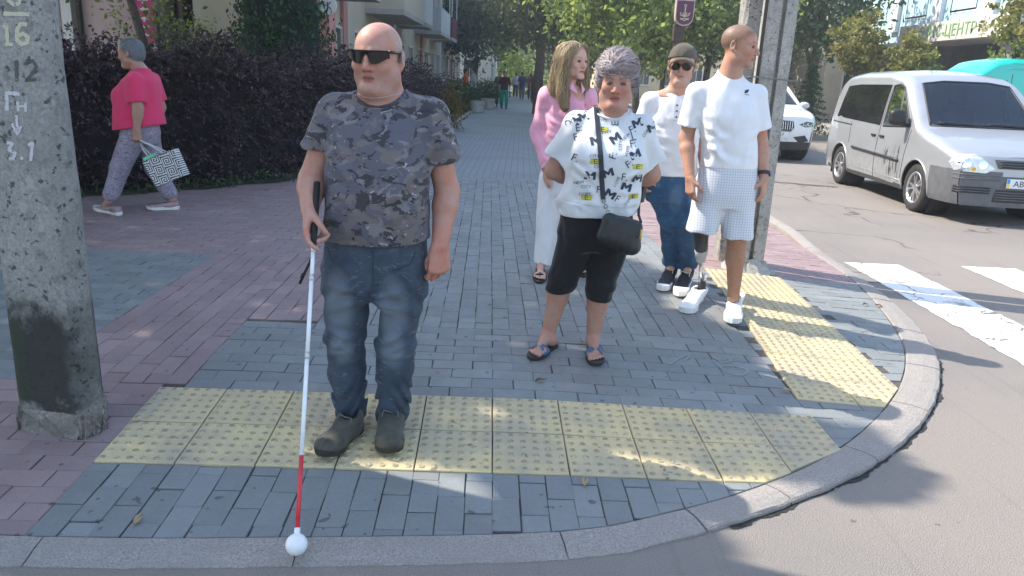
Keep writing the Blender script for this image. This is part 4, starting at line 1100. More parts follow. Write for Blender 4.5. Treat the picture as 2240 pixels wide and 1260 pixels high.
# ---- woman in the printed t-shirt
def print_woman():
    h = .005; z0 = zf1(.35, 3.75)+.002; base = A((.36, 3.78, z0)); E0 = empty('person', base)
    tag(E0, 'short-haired woman in white t-shirt with letter print and black capri trousers', 'person')
    hc = A((.462, 3.755, 1.495)); HR = rz3(rad(-8))@rx3(rad(5)); hs = .99
    f = Field((.05, 3.45, z0-.01), (.85, 4.2, 1.66), h)
    head(f, hc, HR, hs, fat=.022, neck=((.452, 3.79, 1.345), .060, .078), ears=False)
    f.loft([(.75, .42, 3.80, .14, .10), (1.0, .43, 3.80, .14, .10), (1.2, .445, 3.79, .14, .10), (1.33, .448, 3.80, .13, .07)], k=.02)
    f.cap((.45, 3.80, 1.315), (.35, 3.80, 1.285), .040, .040, .03); f.cap((.45, 3.80, 1.315), (.55, 3.80, 1.285), .040, .040, .03)
    S1, E1, W1 = A((.285, 3.80, 1.285)), A((.190, 3.885, 1.045)), A((.355, 4.02, .965))
    S2, E2, W2 = A((.612, 3.80, 1.285)), A((.692, 3.885, 1.045)), A((.640, 3.955, .985))
    arm(f, S1, E1, W1, (.056, .048, .046, .028)); arm(f, S2, E2, W2, (.056, .048, .046, .028))
    hand(f, W1, (.9, .15, -.2), (.1, 1, 0), (0, 0, 1), s=.92, curl=(30, 40, 25))
    hand(f, W2, (-.35, .05, -.9), (-.8, .55, .3), (-.3, -.8, .1), s=.92, curl=(50, 60, 35))
    H1, K1, A1 = A((.335, 3.80, .76)), A((.262, 3.775, .50)), A((.205, 3.80, .165)); H2, K2, A2 = A((.50, 3.80, .76)), A((.463, 3.765, .48)), A((.447, 3.80, .155))
    leg(f, H1, K1, A1, (.09, .062, .056, .034)); leg(f, H2, K2, A2, (.09, .062, .056, .034))
    t1, h1 = gnd(1164, 782, z0+.01), gnd(1212, 754, z0+.01); t2, h2_ = gnd(1304, 794, z0+.01), gnd(1294, 752, z0+.01)
    foot(f, A1, h1, t1, z0+.016); foot(f, A2, h2_, t2, z0+.016); toes(f, h1, t1, z0+.016, 1); toes(f, h2_, t2, z0+.016, -1)
    sk = A((.44, .265, .205))
    hcf = headcol(hc, HR, hs, sk, (.38, .15, .14), ((.14, .10, .08), .85))
    f.obj('body', M_SKIN, E0, base, hcf); eyes(E0, base, hc, HR, hs, squint=.7)
    # short swept-back hair
    f = Field(hc-.17, hc+A((.17, .2, .19)), .005)
    L = lambda x, y, z: hc+HR@(A((x, y, z))*hs)
    f.ell(L(0, .016, .066), A((.092, .112, .090))*hs, 0, 'u', HR); f.ell(L(0, .045, .0), A((.084, .075, .085))*hs, .03, 'u', HR)
    for q in (-1, 1): f.cap(L(q*.078, -.01, .03), L(q*.080, .012, -.045), .020, .012, .02)
    f.ell(L(.0, -.075, .078), A((.066, .030, .030))*hs, .03, 'u', HR)
    f.ell(L(0, -.105, -.030), A((.069, .082, .078))*hs, .012, 's', HR)
    hm = hair_mat('grey_lilac_hair', (.15, .115, .115), (.74, .66, .66), (.45, .37, .37))
    hr = f.obj('hair', hm, E0, base)
    def dirf(p):
        q = HR.T@(p-hc); a = A((q[0]*5+.35, .9+q[1]*2, .45 if q[2] < .07 and q[1] < 0 else -.25-4*max(0, q[1]))); return HR@a
    comb(hr, base, dirf, 3400, .12, 6, hm, hr, lift=.009, seed=4, r0=.0017, wob=.22)
    # t-shirt
    TM = cloth_mat('white_jersey', (.70, .715, .73), .05, 6, .85, 600, .2)
    f = Field((.10, 3.50, .80), (.80, 4.1, 1.39), .0055)
    f.loft([(.815, .418, 3.80, .203, .150), (.90, .420, 3.795, .207, .158), (1.0, .432, 3.785, .198, .155), (1.08, .442, 3.770, .194, .158), (1.16, .446, 3.765, .190, .158), (1.23, .448, 3.785, .180, .132), (1.29, .449, 3.80, .160, .108), (1.335, .45, 3.805, .115, .085), (1.38, .45, 3.805, .08, .07)], k=0)
    for q in (-1, 1): f.ell((.447+q*.082, 3.690, 1.135), (.085, .075, .08), .05)
    for S, Ee, q in ((S1, E1, -1), (S2, E2, 1)):
        dn = unit(Ee-S); C = S+dn*.19
        f.cap(S+A((-q*.06, 0, .015)), S, .045, .058, .04); f.cap(S, Ee, .062, .098, .035, cut=(C, dn))
    def fold(X, Y, Z):
        a = .004*wav(X, Y, Z*.7, 21, 15)+.002*wav(X, Y, Z, 22, 36)
        v = sstep(1.05, .85, Z)*.007*np.sin(46*(X-.43)+9*Z+2*np.sin(14*Z)+20*Y)
        s_ = sstep(.15, .2, np.abs(X-.445))*.006*np.sin(44*Z+30*np.abs(X-.445)+12*Y)*sstep(1.32, 1.24, Z)
        return a+v+s_
    f.warp(fold); fold_lines(f, tee_folds(.44, .19, 1.12, .86, 5, .8), 3.78)
    for S, Ee in ((S1, E1), (S2, E2)):
        dn = unit(Ee-S); C = S+dn*.19; f.cap(C-dn*.03, C+dn*.05, .066, .082, .004, 's')
    f.cap((.452, 3.79, 1.368), (.457, 3.74, 1.47), .074, .090, .006, 's')
    f.plane((.30, 3.8, .845), (.06, .05, -1))
    ts = f.obj('tshirt', TM, E0, base); bv = bvh_of(ts, base)
    P = [(.455+.085*math.cos(a), 3.785+.078*math.sin(a), 1.352+.026*math.sin(a)) for a in np.linspace(0, 2*math.pi, 33)]
    Q = [bv.find_nearest(Vector(p)) for p in P]
    MB().tube([q[0]+q[1]*.001-Vector(base) for q in Q], .006, 6).build('collar', TM, ts, smooth=True)
    seam(bv, [(.235, 3.4, .925), (.33, 3.4, .915), (.42, 3.4, .908), (.52, 3.4, .905), (.60, 3.4, .908)], (0, 1, 0), pmat('white_stitch', (.55, .57, .58), .9, .05), ts, base, .002, 'hem_seam')
    r = random.Random(5); navy = []; yel = []; words = []
    for (px, py, a) in [(1281, 255, .3), (1402, 270, .3), (1437, 279, .4), (1348, 303, .5), (1267, 322, .4), (1390, 338, .3), (1330, 378, .5), (1291, 384, .0), (1305, 308, .1), (1252, 392, .7), (1372, 410, -.4), (1398, 392, .1), (1262, 262, -.4), (1415, 330, .5), (1336, 425, -.5)]:
        p = at(px, py, 3.62); navy.append(('M', p, .055, a+(r.random()-.5)*.3, 1.15))
    for (px, py, a) in [(1274, 235, .1), (1401, 250, 0), (1350, 268, 1.5), (1388, 284, .4), (1270, 280, .3), (1386, 315, .1), (1340, 340, 1.4), (1263, 301, .2), (1375, 358, .5), (1366, 387, 0), (1262, 372, .2), (1312, 415, .1), (1352, 436, -.5), (1390, 300, .2), (1260, 346, -.3), (1245, 265, .3)]:
        p = at(px, py, 3.62); words.append((r.choice('FFFEL')+r.choice([':', '.', '']), p, .050, a+(r.random()-.5)*.3, .95))
    for (px, py, a) in [(1322, 263, 0), (1300, 341, .1), (1283, 409, 0), (1372, 330, 1.4), (1422, 290, .9), (1349, 397, 1.2), (1281, 425, .1), (1318, 246, 0), (1358, 318, 1.5), (1412, 250, 1.4), (1268, 400, .2), (1310, 364, .1), (1378, 440, .8), (1330, 290, .2), (1372, 300, .7)]:
        p = at(px, py, 3.62); words.append((r.choice(['COPY', 'HYPE', 'LOVE', 'CITY', 'NEW']), p, .020, a, 1.1))
    for (px, py) in [(1322, 284), (1302, 353), (1284, 433), (1390, 432), (1396, 365)]:
        p = at(px, py, 3.62); yel.append(('■', p, .055, .1, 1.1)); navy.append(('E', p, .035, .1, 1.2))
    NV = pmat('navy_print', (.035, .045, .075), .8, .2, 50); D = (0, 1, -.05)
    for (_, c, hh, a, st) in yel:
        V = []; F = []; o = 0; P = [Vector(c)+Vector((x*.026, 0, z*.013)) for z in (-1, 0, 1) for x in (-1, -.33, .33, 1)]
        V += [p-Vector(base) for p in drape(bv, P, D, .0012)]; F += [tuple(o+k for k in (i+4*j, i+1+4*j, i+5+4*j, i+4+4*j)) for j in (0, 1) for i in range(3)]
        me = bpy.data.meshes.new('yellow_print'); me.from_pydata(V, [], F); me.update(); link('yellow_print', me, pmat('yellow_print', (.55, .52, .06), .8, .2, 60), ts)
    lettering('navy_print', bv, navy+words, D, (1, 0, 0), NV, ts, base, .002)['kind'] = 'stuff'
    # capri trousers
    BM = cloth_mat('black_jersey', (.012, .012, .013), .25, 8, .8, 500, .3)
    f = Field((.10, 3.55, .36), (.72, 4.05, .92), .006)
    f.loft([(.66, .415, 3.80, .15, .115), (.74, .418, 3.80, .195, .145), (.82, .42, 3.80, .188, .142), (.90, .42, 3.80, .175, .13)], k=0)
    for H, K, An, zc in ((H1, K1, A1, .43), (H2, K2, A2, .40)):
        e = K+(An-K)*((K[2]-zc)/(K[2]-An[2])); f.cap(H+A((0, 0, -.05)), K, .108, .076, .03); f.cap(K, e, .076, .072, .02, cut=(e, (0, .1, -1)))
    f.warp(lambda X, Y, Z: .004*wav(X, Y, Z*1.5, 31, 30)+sstep(.56, .45, Z)*.004*np.sin(70*Z+30*X)); f.obj('trousers', BM, E0, base)
    # sandals
    SB = pmat('sandal_blue', (.045, .13, .24), .5, .2, 60, .4, 200); SS = pmat('sandal_sole', (.030, .028, .026), .7, .2)
    for (hl, te, sd) in ((h1, t1, 1), (h2_, t2, -1)):
        e = empty('sandal'); e.parent = E0; sole_mesh('sole', SS, e, base, A(hl)-unit(A(te)-A(hl))*.012, A(te)+unit(A(te)-A(hl))*.014, z0-.004, z0+.018, .098, sd, .002)
        hl_, te_ = A((hl[0], hl[1], z0)), A((te[0], te[1], z0)); d = unit(te_-hl_); t = A((-d[1], d[0], 0)); Lf = np.linalg.norm(te_-hl_)
        for (a, b) in ((.60, .78), (.78, .60), (.69, .69)):
            P = []
            for k in range(9):
                u = -1+2*k/8; q = hl_+d*Lf*(a+(b-a)*k/8)+t*u*.047; q[2] = z0+.014+.040*math.sqrt(max(0, 1-u*u*.97))*(1.1-(.25 if k < 0 else 0)); P.append(Vector(q-base))
            mb = MB(); V = []; F = []
            for k, p in enumerate(P):
                w_ = Vector(d)*(.012); V += [p-w_, p+w_+Vector((0, 0, -.004)), p+w_+Vector((0, 0, -.001)), p-w_+Vector((0, 0, .003))]
            for k in range(8):
                for i in range(4): F.append((k*4+i, k*4+4+i, k*4+4+(i+1) % 4, k*4+(i+1) % 4))
            mb.add(V, F).build('strap', SB, e, fixn=True)
    # mobile phone in the hand behind her
    ph = A(at(1407, 412, 3.93)); mb = MB(); mb.obox((0, 0, 0), (.010, .006, .002), (-.004, .034, .01), (.006, -.006, .062))
    o = mb.build('mobile_phone', pmat('phone_black', (.015, .015, .017), .2, .1), None, tuple(ph), bevel=.003); tag(o, 'dark mobile phone held behind the back of the woman in printed t-shirt', 'phone')
    # shoulder bag
    bc = A(at(1357, 512, 3.585)); BG = empty('shoulder_bag', tuple(bc)); tag(BG, 'black ribbed crossbody bag on a long strap against capri trousers', 'bag')
    LE = pmat('bag_leather', (.016, .018, .019), .42, .25, 14, .5, 160); MT = pmat('bag_metal', (.45, .42, .35), .3, .1, metal=1.)
    R = ry3(rad(11))
    f = Field((-.15, -.09, -.15), (.15, .09, .15), .005); f.cap((-.075, 0, -.03), (.075, 0, -.05), .045, .05, 0); f.cap((-.078, 0, .06), (.07, 0, .055), .035, .035, .04); f.cap((-.08, 0, -.03), (-.078, 0, .06), .042, .036, .03); f.cap((.078, 0, -.05), (.07, 0, .055), .045, .034, .03); f.ell((0, 0, 0), (.10, .055, .09), .03)
    f.warp(lambda X, Y, Z: .0022*np.sin(X*165)*sstep(.07, .05, Z)*sstep(.085, .07, np.abs(X))+.0015*wav(X, Y, Z, 9, 40))
    b = f.obj('pouch', LE, BG, (0, 0, 0)); b.scale = (.88, .9, .88); b.rotation_euler = Matrix(R.tolist()).to_euler()
    Fl = MB(); V = []; F = []
    for k in range(13):
        x = -.078+.156*k/12
        for (y, z) in ((.0, .102), (-.035, .094), (-.050, .060), (-.054, .035-.012*math.sin(math.pi*k/12)), (-.048, .035-.012*math.sin(math.pi*k/12)), (-.042, .06), (-.03, .085), (0, .094)): V.append(tuple(R@(A((x, y, z-.012*abs(x)/.09))*A((1, .92, .88)))))
    F = [(k*8+i, k*8+8+i, k*8+8+(i+1) % 8, k*8+(i+1) % 8) for k in range(12) for i in range(8)]+[tuple(range(8)), tuple(range(96, 104))[::-1]]
    Fl.add(V, F).build('flap', LE, BG, fixn=True)
    P = [A(at(1306, 214, 3.73)), A(at(1309, 250, 3.66)), A(at(1314, 330, 3.585)), A(at(1319, 400, 3.575)), A(at(1322, 440, 3.575))]
    P2 = drape(bv, dens(P, 8), (0, 1, -.02), .004); V = []; F = []
    for k, p in enumerate(P2):
        for (dx, dy) in ((-.012, 0), (.012, 0), (.012, .003), (-.012, .003)): V.append(p+Vector((dx, dy-.003, 0))-Vector(bc))
    F = [(k*4+i, k*4+4+i, k*4+4+(i+1) % 4, k*4+(i+1) % 4) for k in range(len(P2)-1) for i in range(4)]
    MB().add(V, F).build('strap', pmat('bag_strap', (.028, .035, .048), .7, .2, 90), BG, fixn=True)
    mb = MB(); p0 = Vector(P2[-1])-Vector(bc); p1 = Vector(R@A((-.085, -.01, .085)))
    for k in range(5):
        c = p0.lerp(p1, (k+.5)/5); mb.lathe([(.009*1, -.002), (.012, 0), (.009, .002), (.006, 0), (.009, -.002)], 10, tuple(c), 'X' if k % 2 else 'Y')
    mb.build('chain', MT, BG, smooth=True)
    MB().tube([Vector(R@A((.082, .0, .08))), Vector(at(1397, 470, 3.72))-Vector(bc), Vector(at(1398, 440, 3.80))-Vector(bc)], .007, 6).build('rear_strap', _pm['bag_strap'], BG, smooth=True)
    MB().box((.088, -.050, -.01), (.097, -.040, .035)).build('buckle', pmat('buckle_gold', (.55, .42, .12), .35, .15, metal=.8), BG, bevel=.004)
print_woman()

# ---- young woman with long hair
def pink_girl():
    h = .006; z0 = zf1(.3, 5.3)+.002; base = A((.34, 5.40, z0)); E0 = empty('person', base)
    tag(E0, 'young woman with long fair hair in pink blouse and wide white trousers', 'person')
    hc = A((.352, 5.37, 1.618)); HR = rz3(rad(42)); hs = .98
    f = Field((-.05, 5.1, z0), (.75, 5.75, 1.78), h)
    head(f, hc, HR, hs, neck=((.330, 5.41, 1.46), .045, .052), ears=False, nose=1.01)
    f.loft([(.9, .33, 5.42, .11, .09), (1.2, .33, 5.42, .12, .09), (1.40, .33, 5.42, .13, .07), (1.46, .33, 5.42, .08, .06)], k=.02)
    S1, E1, W1 = A((.185, 5.40, 1.385)), A((.150, 5.46, 1.12)), A((.225, 5.33, .905))
    arm(f, S1, E1, W1, (.045, .036, .036, .024)); hand(f, W1, (-.12, -.35, -.8), (.5, .6, -.2), (.5, -.6, 0), s=.9, curls=[(12, 18, 12), (16, 20, 14), (20, 24, 16), (26, 28, 18)], thumb=(.6, .6, .1))
    S2, E2, W2 = A((.475, 5.44, 1.385)), A((.54, 5.50, 1.12)), A((.50, 5.38, .92)); arm(f, S2, E2, W2, (.045, .036, .036, .024)); hand(f, W2, (0, -.2, -1), (-1, 0, 0), (0, -1, 0), s=.9)
    t1, h1 = gnd(1180, 620, z0), gnd(1182, 590, z0); t2, h2_ = gnd(1276, 606, z0), gnd(1272, 580, z0)
    A1, A2 = A((h1[0], h1[1]-.02, z0+.09)), A((h2_[0], h2_[1]-.02, z0+.09))
    leg(f, (.26, 5.42, .92), (.23, 5.40, .55), A1, (.08, .05, .048, .032)); leg(f, (.42, 5.43, .92), (.46, 5.45, .55), A2, (.08, .05, .048, .032))
    foot(f, A1, h1, t1, z0+.02); foot(f, A2, h2_, t2, z0+.02); toes(f, h1, t1, z0+.02, 1); toes(f, h2_, t2, z0+.02, -1)
    sk = A((.58, .375, .30)); f.obj('body', M_SKIN, E0, base, headcol(hc, HR, hs, sk, (.50, .20, .19), ((.25, .17, .11), .55))); eyes(E0, base, hc, HR, hs, squint=.3)
    # long hair
    L = lambda x, y, z: hc+HR@(A((x, y, z))*hs)
    f = Field(hc-A((.27, .27, .42)), hc+A((.27, .27, .18)), .007)
    f.ell(L(0, .024, .052), A((.090, .106, .082)), 0, 'u', HR); f.cap(L(0, .075, .04), L(0, .10, -.20), .072, .07, .04)
    for q in (-1, 1):
        f.chain([L(q*.055, -.035, .095), L(q*.088, -.015, .02), L(q*.098, .0, -.10), L(q*.105, -.02, -.22), L(q*.10, -.05, -.31)], [.028, .027, .034, .036, .018], .02)
        f.cap(L(q*.085, .05, .0), L(q*.09, .08, -.22), .045, .045, .03)
    f.ell(L(0, -.10, -.02), A((.062, .085, .098)), .010, 's', HR)
    f.warp(lambda X, Y, Z: .004*wav(X, Y, Z*.25, 44, 60))
    hm = hair_mat('fair_hair', (.15, .10, .05), (.70, .54, .33), (.42, .31, .18)); hr = f.obj('hair', hm, E0, base)
    comb(hr, base, lambda p: (lambda q: HR@A((q[0]*(4 if q[2] > .05 else .3), q[1]*1.5 if q[2] > .05 else 0, -1.0 if q[2] < .1 else -.35)))(HR.T@(p-hc)), 3400, .30, 7, hm, hr, lift=.008, seed=9, r0=.0020, wob=.13)
    # blouse
    PM = cloth_mat('pink_cotton', (.80, .38, .50), .06, 7, .8, 500, .25); f = Field((.0, 5.12, .80), (.72, 5.75, 1.50), .0065)
    f.loft([(.84, .335, 5.42, .165, .125), (.95, .335, 5.42, .160, .125), (1.1, .335, 5.42, .158, .125), (1.25, .333, 5.42, .158, .122), (1.36, .331, 5.42, .148, .095), (1.42, .33, 5.42, .10, .07), (1.47, .33, 5.42, .06, .06)], yaw=rad(22), k=0)
    f.ell((.385, 5.325, 1.24), (.09, .07, .08), .05)
    for S, Ee, W_, q in ((S1, E1, W1, -1), (S2, E2, W2, 1)):
        e = W_+unit(W_-Ee)*.02; f.cap(S+A((-q*.05, 0, .02)), S, .04, .058, .04); f.cap(S, Ee, .062, .068, .03); f.cap(Ee, Ee+(W_-Ee)*.85, .068, .062, .03); f.cap(Ee+(W_-Ee)*.85, e, .048, .066, .012, cut=(e, unit(W_-Ee)))
    f.warp(lambda X, Y, Z: .004*wav(X, Y, Z*.2, 51, 26)+.002*wav(X, Y, Z*.3, 52, 50)+sstep(.12, .16, np.abs(X-.335))*.0025*np.sin(45*Z+20*Y)); fold_lines(f, tee_folds(.33, .16, 1.26, .9, 11, 1.)+[(.13, 1.30, .17, 1.05, 1.), (.10, 1.15, .19, .98, 1.), (.12, 1.08, .21, .92, 1.)], 5.42)
    f.cap((.345, 5.39, 1.475), (.385, 5.30, 1.50), .052, .075, .006, 's'); f.cap((.36, 5.32, 1.46), (.385, 5.28, 1.36), .03, .008, .006, 's')
    bl = f.obj('blouse', PM, E0, base)
    for q in (-1, 1):
        c0 = L(q*.045, -.045, -.155); c1 = L(q*.02, -.085, -.215); n_ = L(q*.07, .02, -.145); MB().add([Vector(p-base) for p in (n_, c0+A((0, 0, .02)), c1, L(q*.075, -.06, -.185), L(q*.09, 0, -.165))], [(0, 1, 2, 3, 4)]).build('collar', PM, bl)
    # trousers
    WM = cloth_mat('white_linen', (.74, .74, .75), .05, 7, .85, 500, .2); f = Field((.0, 5.15, .12), (.72, 5.75, .98), .0065)
    f.loft([(.70, .34, 5.43, .15, .11), (.80, .338, 5.425, .165, .12), (.95, .335, 5.42, .145, .11)], yaw=rad(15), k=0)
    for H, e in (((.26, 5.42, .80), (.235, 5.385, .185)), ((.43, 5.43, .80), (.475, 5.42, .185))):
        e = A(e); f.cap(H, e, .10, .088, .03, cut=(e, (0, 0, -1)))
    f.warp(lambda X, Y, Z: .006*np.sin(50*X+30*Y+2*np.sin(6*Z))*sstep(.9, .4, Z)+.003*wav(X, Y, Z, 61, 25)); f.obj('trousers', WM, E0, base)
    SL = pmat('sandal_black', (.014, .013, .013), .4, .2)
    for (hl, te, sd) in ((h1, t1, 1), (h2_, t2, -1)):
        e = empty('sandal'); e.parent = E0; d = unit(A(te)-A(hl)); d[2] = 0; t = A((-d[1], d[0], 0)); sole_mesh('sole', SL, e, base, A(hl)-d*.012, A(te)+d*.012, z0-.002, z0+.020, .092, sd, .002)
        hl_ = A((hl[0], hl[1], z0)); Lf = np.linalg.norm(A(te)-A(hl)); mb = MB()
        for fr in (.62, .8): mb.tube([Vector(hl_+d*Lf*fr+t*u*.042+A((0, 0, .016+.034*math.sqrt(max(0, 1-u*u))))-base) for u in np.linspace(-1, 1, 9)], .0055, 6)
        mb.tube([Vector(hl_+d*Lf*.85+A((0, 0, .045))-base), Vector(hl_+d*Lf*.6+A((0, 0, .062))-base), Vector(hl_+d*Lf*.32+A((0, 0, .10))-base)], .005, 6)
        mb.build('strap', SL, e, smooth=True)
pink_girl()

# ---- man in the cap
def cap_man():
    h = .006; z0 = zf1(1.15, 5.1)+.002; base = A((1.13, 5.12, z0)); E0 = empty('person', base)
    tag(E0, 'man in dark sunglasses and olive cap wearing white buttoned shirt and blue jeans', 'person')
    hc = A((1.045, 5.10, 1.618)); HR = rz3(rad(-14))@rx3(rad(2)); hs = 1.0
    f = Field((.70, 4.8, z0), (1.5, 5.45, 1.78), h)
    head(f, hc, HR, hs, fat=.004, neck=((1.04, 5.14, 1.46), .056, .066))
    f.loft([(.9, 1.05, 5.14, .13, .09), (1.2, 1.04, 5.14, .14, .1), (1.42, 1.04, 5.14, .13, .07)], k=.02); f.cap((1.04, 5.14, 1.45), (.90, 5.14, 1.40), .05, .045, .03); f.cap((1.04, 5.14, 1.45), (1.18, 5.14, 1.40), .05, .045, .03)
    S1, E1, W1 = A((.865, 5.14, 1.385)), A((.82, 5.19, 1.13)), A((.86, 5.10, .92)); S2, E2, W2 = A((1.215, 5.14, 1.385)), A((1.26, 5.19, 1.13)), A((1.27, 5.08, .92))
    arm(f, S1, E1, W1, (.052, .042, .042, .029)); arm(f, S2, E2, W2, (.052, .042, .042, .029)); hand(f, W1, (0, -.1, -1), (1, .2, 0), (.2, -1, 0), curl=(35, 45, 25)); hand(f, W2, (0, -.1, -1), (-1, .2, 0), (-.2, -1, 0), curl=(35, 45, 25))
    t1, h1 = gnd(1447, 640, z0), gnd(1468, 606, z0); t2, h2_ = gnd(1484, 652, z0), gnd(1503, 612, z0)
    A1, A2 = A((h1[0]-.01, h1[1]-.04, z0+.11)), A((h2_[0]-.01, h2_[1]-.04, z0+.11)); K1, K2 = A((1.075, 5.12, .60)), A((1.185, 5.06, .60))
    leg(f, (.97, 5.14, .92), K1, A1, (.08, .055, .05, .034)); leg(f, (1.13, 5.14, .92), K2, A2, (.08, .055, .05, .034))
    for a, t_ in ((A1, t1), (A2, t2)): f.cap(a, a+unit(A(t_)-a)*.07, .034, .03, .02)
    sk = A((.52, .33, .255)); f.obj('body', M_SKIN, E0, base, headcol(hc, HR, hs, sk, (.42, .20, .17), ((.2, .14, .1), .3), None, ((.30, .24, .21), .4)))
    WM = cloth_mat('white_cotton', (.80, .80, .81), .03, 6, .85, 500, .2); f = Field((.72, 4.85, .86), (1.40, 5.45, 1.50), .0065)
    f.loft([(.89, 1.055, 5.14, .175, .125), (1.0, 1.05, 5.14, .172, .125), (1.15, 1.045, 5.135, .172, .128), (1.28, 1.04, 5.14, .176, .122), (1.38, 1.04, 5.145, .155, .098), (1.43, 1.04, 5.145, .10, .075), (1.47, 1.04, 5.145, .07, .06)], k=0)
    for S, Ee, q in ((S1, E1, -1), (S2, E2, 1)):
        dn = unit(Ee-S); f.cap(S+A((-q*.07, 0, .03)), S, .045, .056, .04); f.cap(S, Ee, .058, .078, .03, cut=(S+dn*.19, dn))
    f.warp(lambda X, Y, Z: .005*wav(X, Y, Z*.8, 71, 16)+.003*wav(X, Y, Z, 72, 34)+.004*np.sin(40*Z+25*X)*sstep(1.15, .95, Z)); fold_lines(f, tee_folds(1.045, .17, 1.24, .92, 7, .9), 5.13)
    f.cap((1.043, 5.13, 1.475), (1.04, 5.05, 1.56), .066, .085, .006, 's'); f.cap((1.038, 5.06, 1.46), (1.03, 5.02, 1.385), .035, .008, .005, 's')
    f.plane((1.05, 5.1, .905), (0, .05, -1)); sh = f.obj('shirt', WM, E0, base); bv = bvh_of(sh, base)
    for k in range(3):
        p = drape(bv, [(1.028-.001*k, 4.9, 1.368-.037*k)], (0, 1, 0), .003)[0]-Vector(base); MB().lathe([(.0, -.003), (.0065, -.003), (.007, 0), (.0, .001)], 10, tuple(p), 'Y').build('button', pmat('button_grey', (.10, .10, .12), .4, .1), sh, smooth=True)
    seam(bv, [(1.012, 4.9, 1.385), (1.01, 4.9, 1.27), (1.045, 4.9, 1.27), (1.05, 4.9, 1.385)], (0, 1, 0), pmat('white_stitch', (.6, .6, .6), .9), sh, base, .002, 'placket_seam')
    D = denim_mat('blue_denim', (.028, .075, .15), (.05, .12, .22), (.16, .26, .38), xs=((-.05, .66, .06, .12), (.08, .66, .06, .12)), strength=.5); f = Field((.78, 4.75, .16), (1.42, 5.4, .98), .0065)
    f.loft([(.72, 1.05, 5.14, .15, .11), (.80, 1.05, 5.14, .168, .122), (.95, 1.05, 5.14, .158, .115)], k=0)
    for H, K, a in (((.985, 5.14, .80), K1, A1), ((1.125, 5.13, .80), K2, A2)):
        f.cap(H, K, .095, .076, .03); e = a+A((0, .01, .0)); f.cap(K, e, .076, .068, .02, cut=(e+A((0, 0, -.005)), (0, .2, -1)))
    f.warp(lambda X, Y, Z: .0035*wav(X, Y, Z*1.4, 81, 26)+sstep(.45, .25, Z)*.006*np.sin(60*Z+20*X)+np.exp(-((Z-.6)/.07)**2)*.005*np.sin(60*Z+20*X)); f.obj('jeans', D, E0, base)
    ms = (pmat('sneaker_dark', (.03, .032, .04), .7, .4, 25), pmat('sneaker_sole_white', (.72, .72, .71), .6, .08), pmat('lace_white', (.7, .7, .7), .8, .05))
    shoe(E0, base, h1, t1, A1, z0, ms, .006, .105, 1, .046, .095, .045); shoe(E0, base, h2_, t2, A2, z0, ms, .006, .105, -1, .046, .095, .045)
    # cap
    L = lambda x, y, z: hc+HR@(A((x, y, z))*hs); CM = cloth_mat('cap_olive', (.105, .090, .066), .15, 14, .9, 400, .3)
    C0 = empty('cap'); C0.parent = E0; f = Field(hc-A((.15, .2, .05)), hc+A((.15, .15, .18)), .0055)
    f.ell(L(0, .012, .040), A((.093, .112, .105)), 0, 'u', HR); f.plane(L(0, 0, .042), HR@A((0, -.12, -1))); f.obj('crown', CM, C0, base)
    V = []; F = []; n = 17
    for k in range(n):
        a = math.pi*(k/(n-1)); x = math.cos(a)
        for (r_, dz) in ((0, 0), (.5, -.002), (1, -.014)):
            V.append(Vector(L(x*(.088-.006*r_), -.035-.060*math.sin(a)-r_*.078*math.sin(a)**.7, .054-.046*x*x+dz)-base))
    for k in range(n-1):
        for i in (0, 1): F.append((k*3+i, k*3+3+i, k*3+4+i, k*3+1+i))
    br = MB().add(V, F).build('brim', CM, C0, smooth=True); md = br.modifiers.new('thick', 'SOLIDIFY'); md.thickness = .004
    # sunglasses
    G = empty('glasses'); G.parent = E0; HP = lambda x, y, z: Vector(L(x, y, z)-base)
    for q in (-1, 1):
        c = [(.033+.029*math.cos(a)*(1.0), -.0045+.0235*math.sin(a)-.004*math.cos(a)) for a in np.linspace(0, 2*math.pi, 21)[:-1]]
        V = [HP(q*x, -.109+.25*max(0, x-.02)**1.3, z) for x, z in c]+[HP(q*x, -.106+.25*max(0, x-.02)**1.3, z) for x, z in c]; n = len(c)
        MB().add(V, [tuple(range(n)), tuple(range(n, 2*n))[::-1]]+[(i, (i+1) % n, n+(i+1) % n, n+i) for i in range(n)]).build('lens', _pm['dark_lens'], G, fixn=True)
        MB().tube([HP(q*.062, -.098, .004), HP(q*.076, -.06, .006), HP(q*.083, .0, .004)], .002, 6).build('temple', _pm['black_plastic'], G, smooth=True)
    MB().tube([HP(-.008, -.113, .004), HP(0, -.116, .007), HP(.008, -.113, .004)], .0022, 6).build('bridge', _pm['black_plastic'], G, smooth=True)
cap_man()

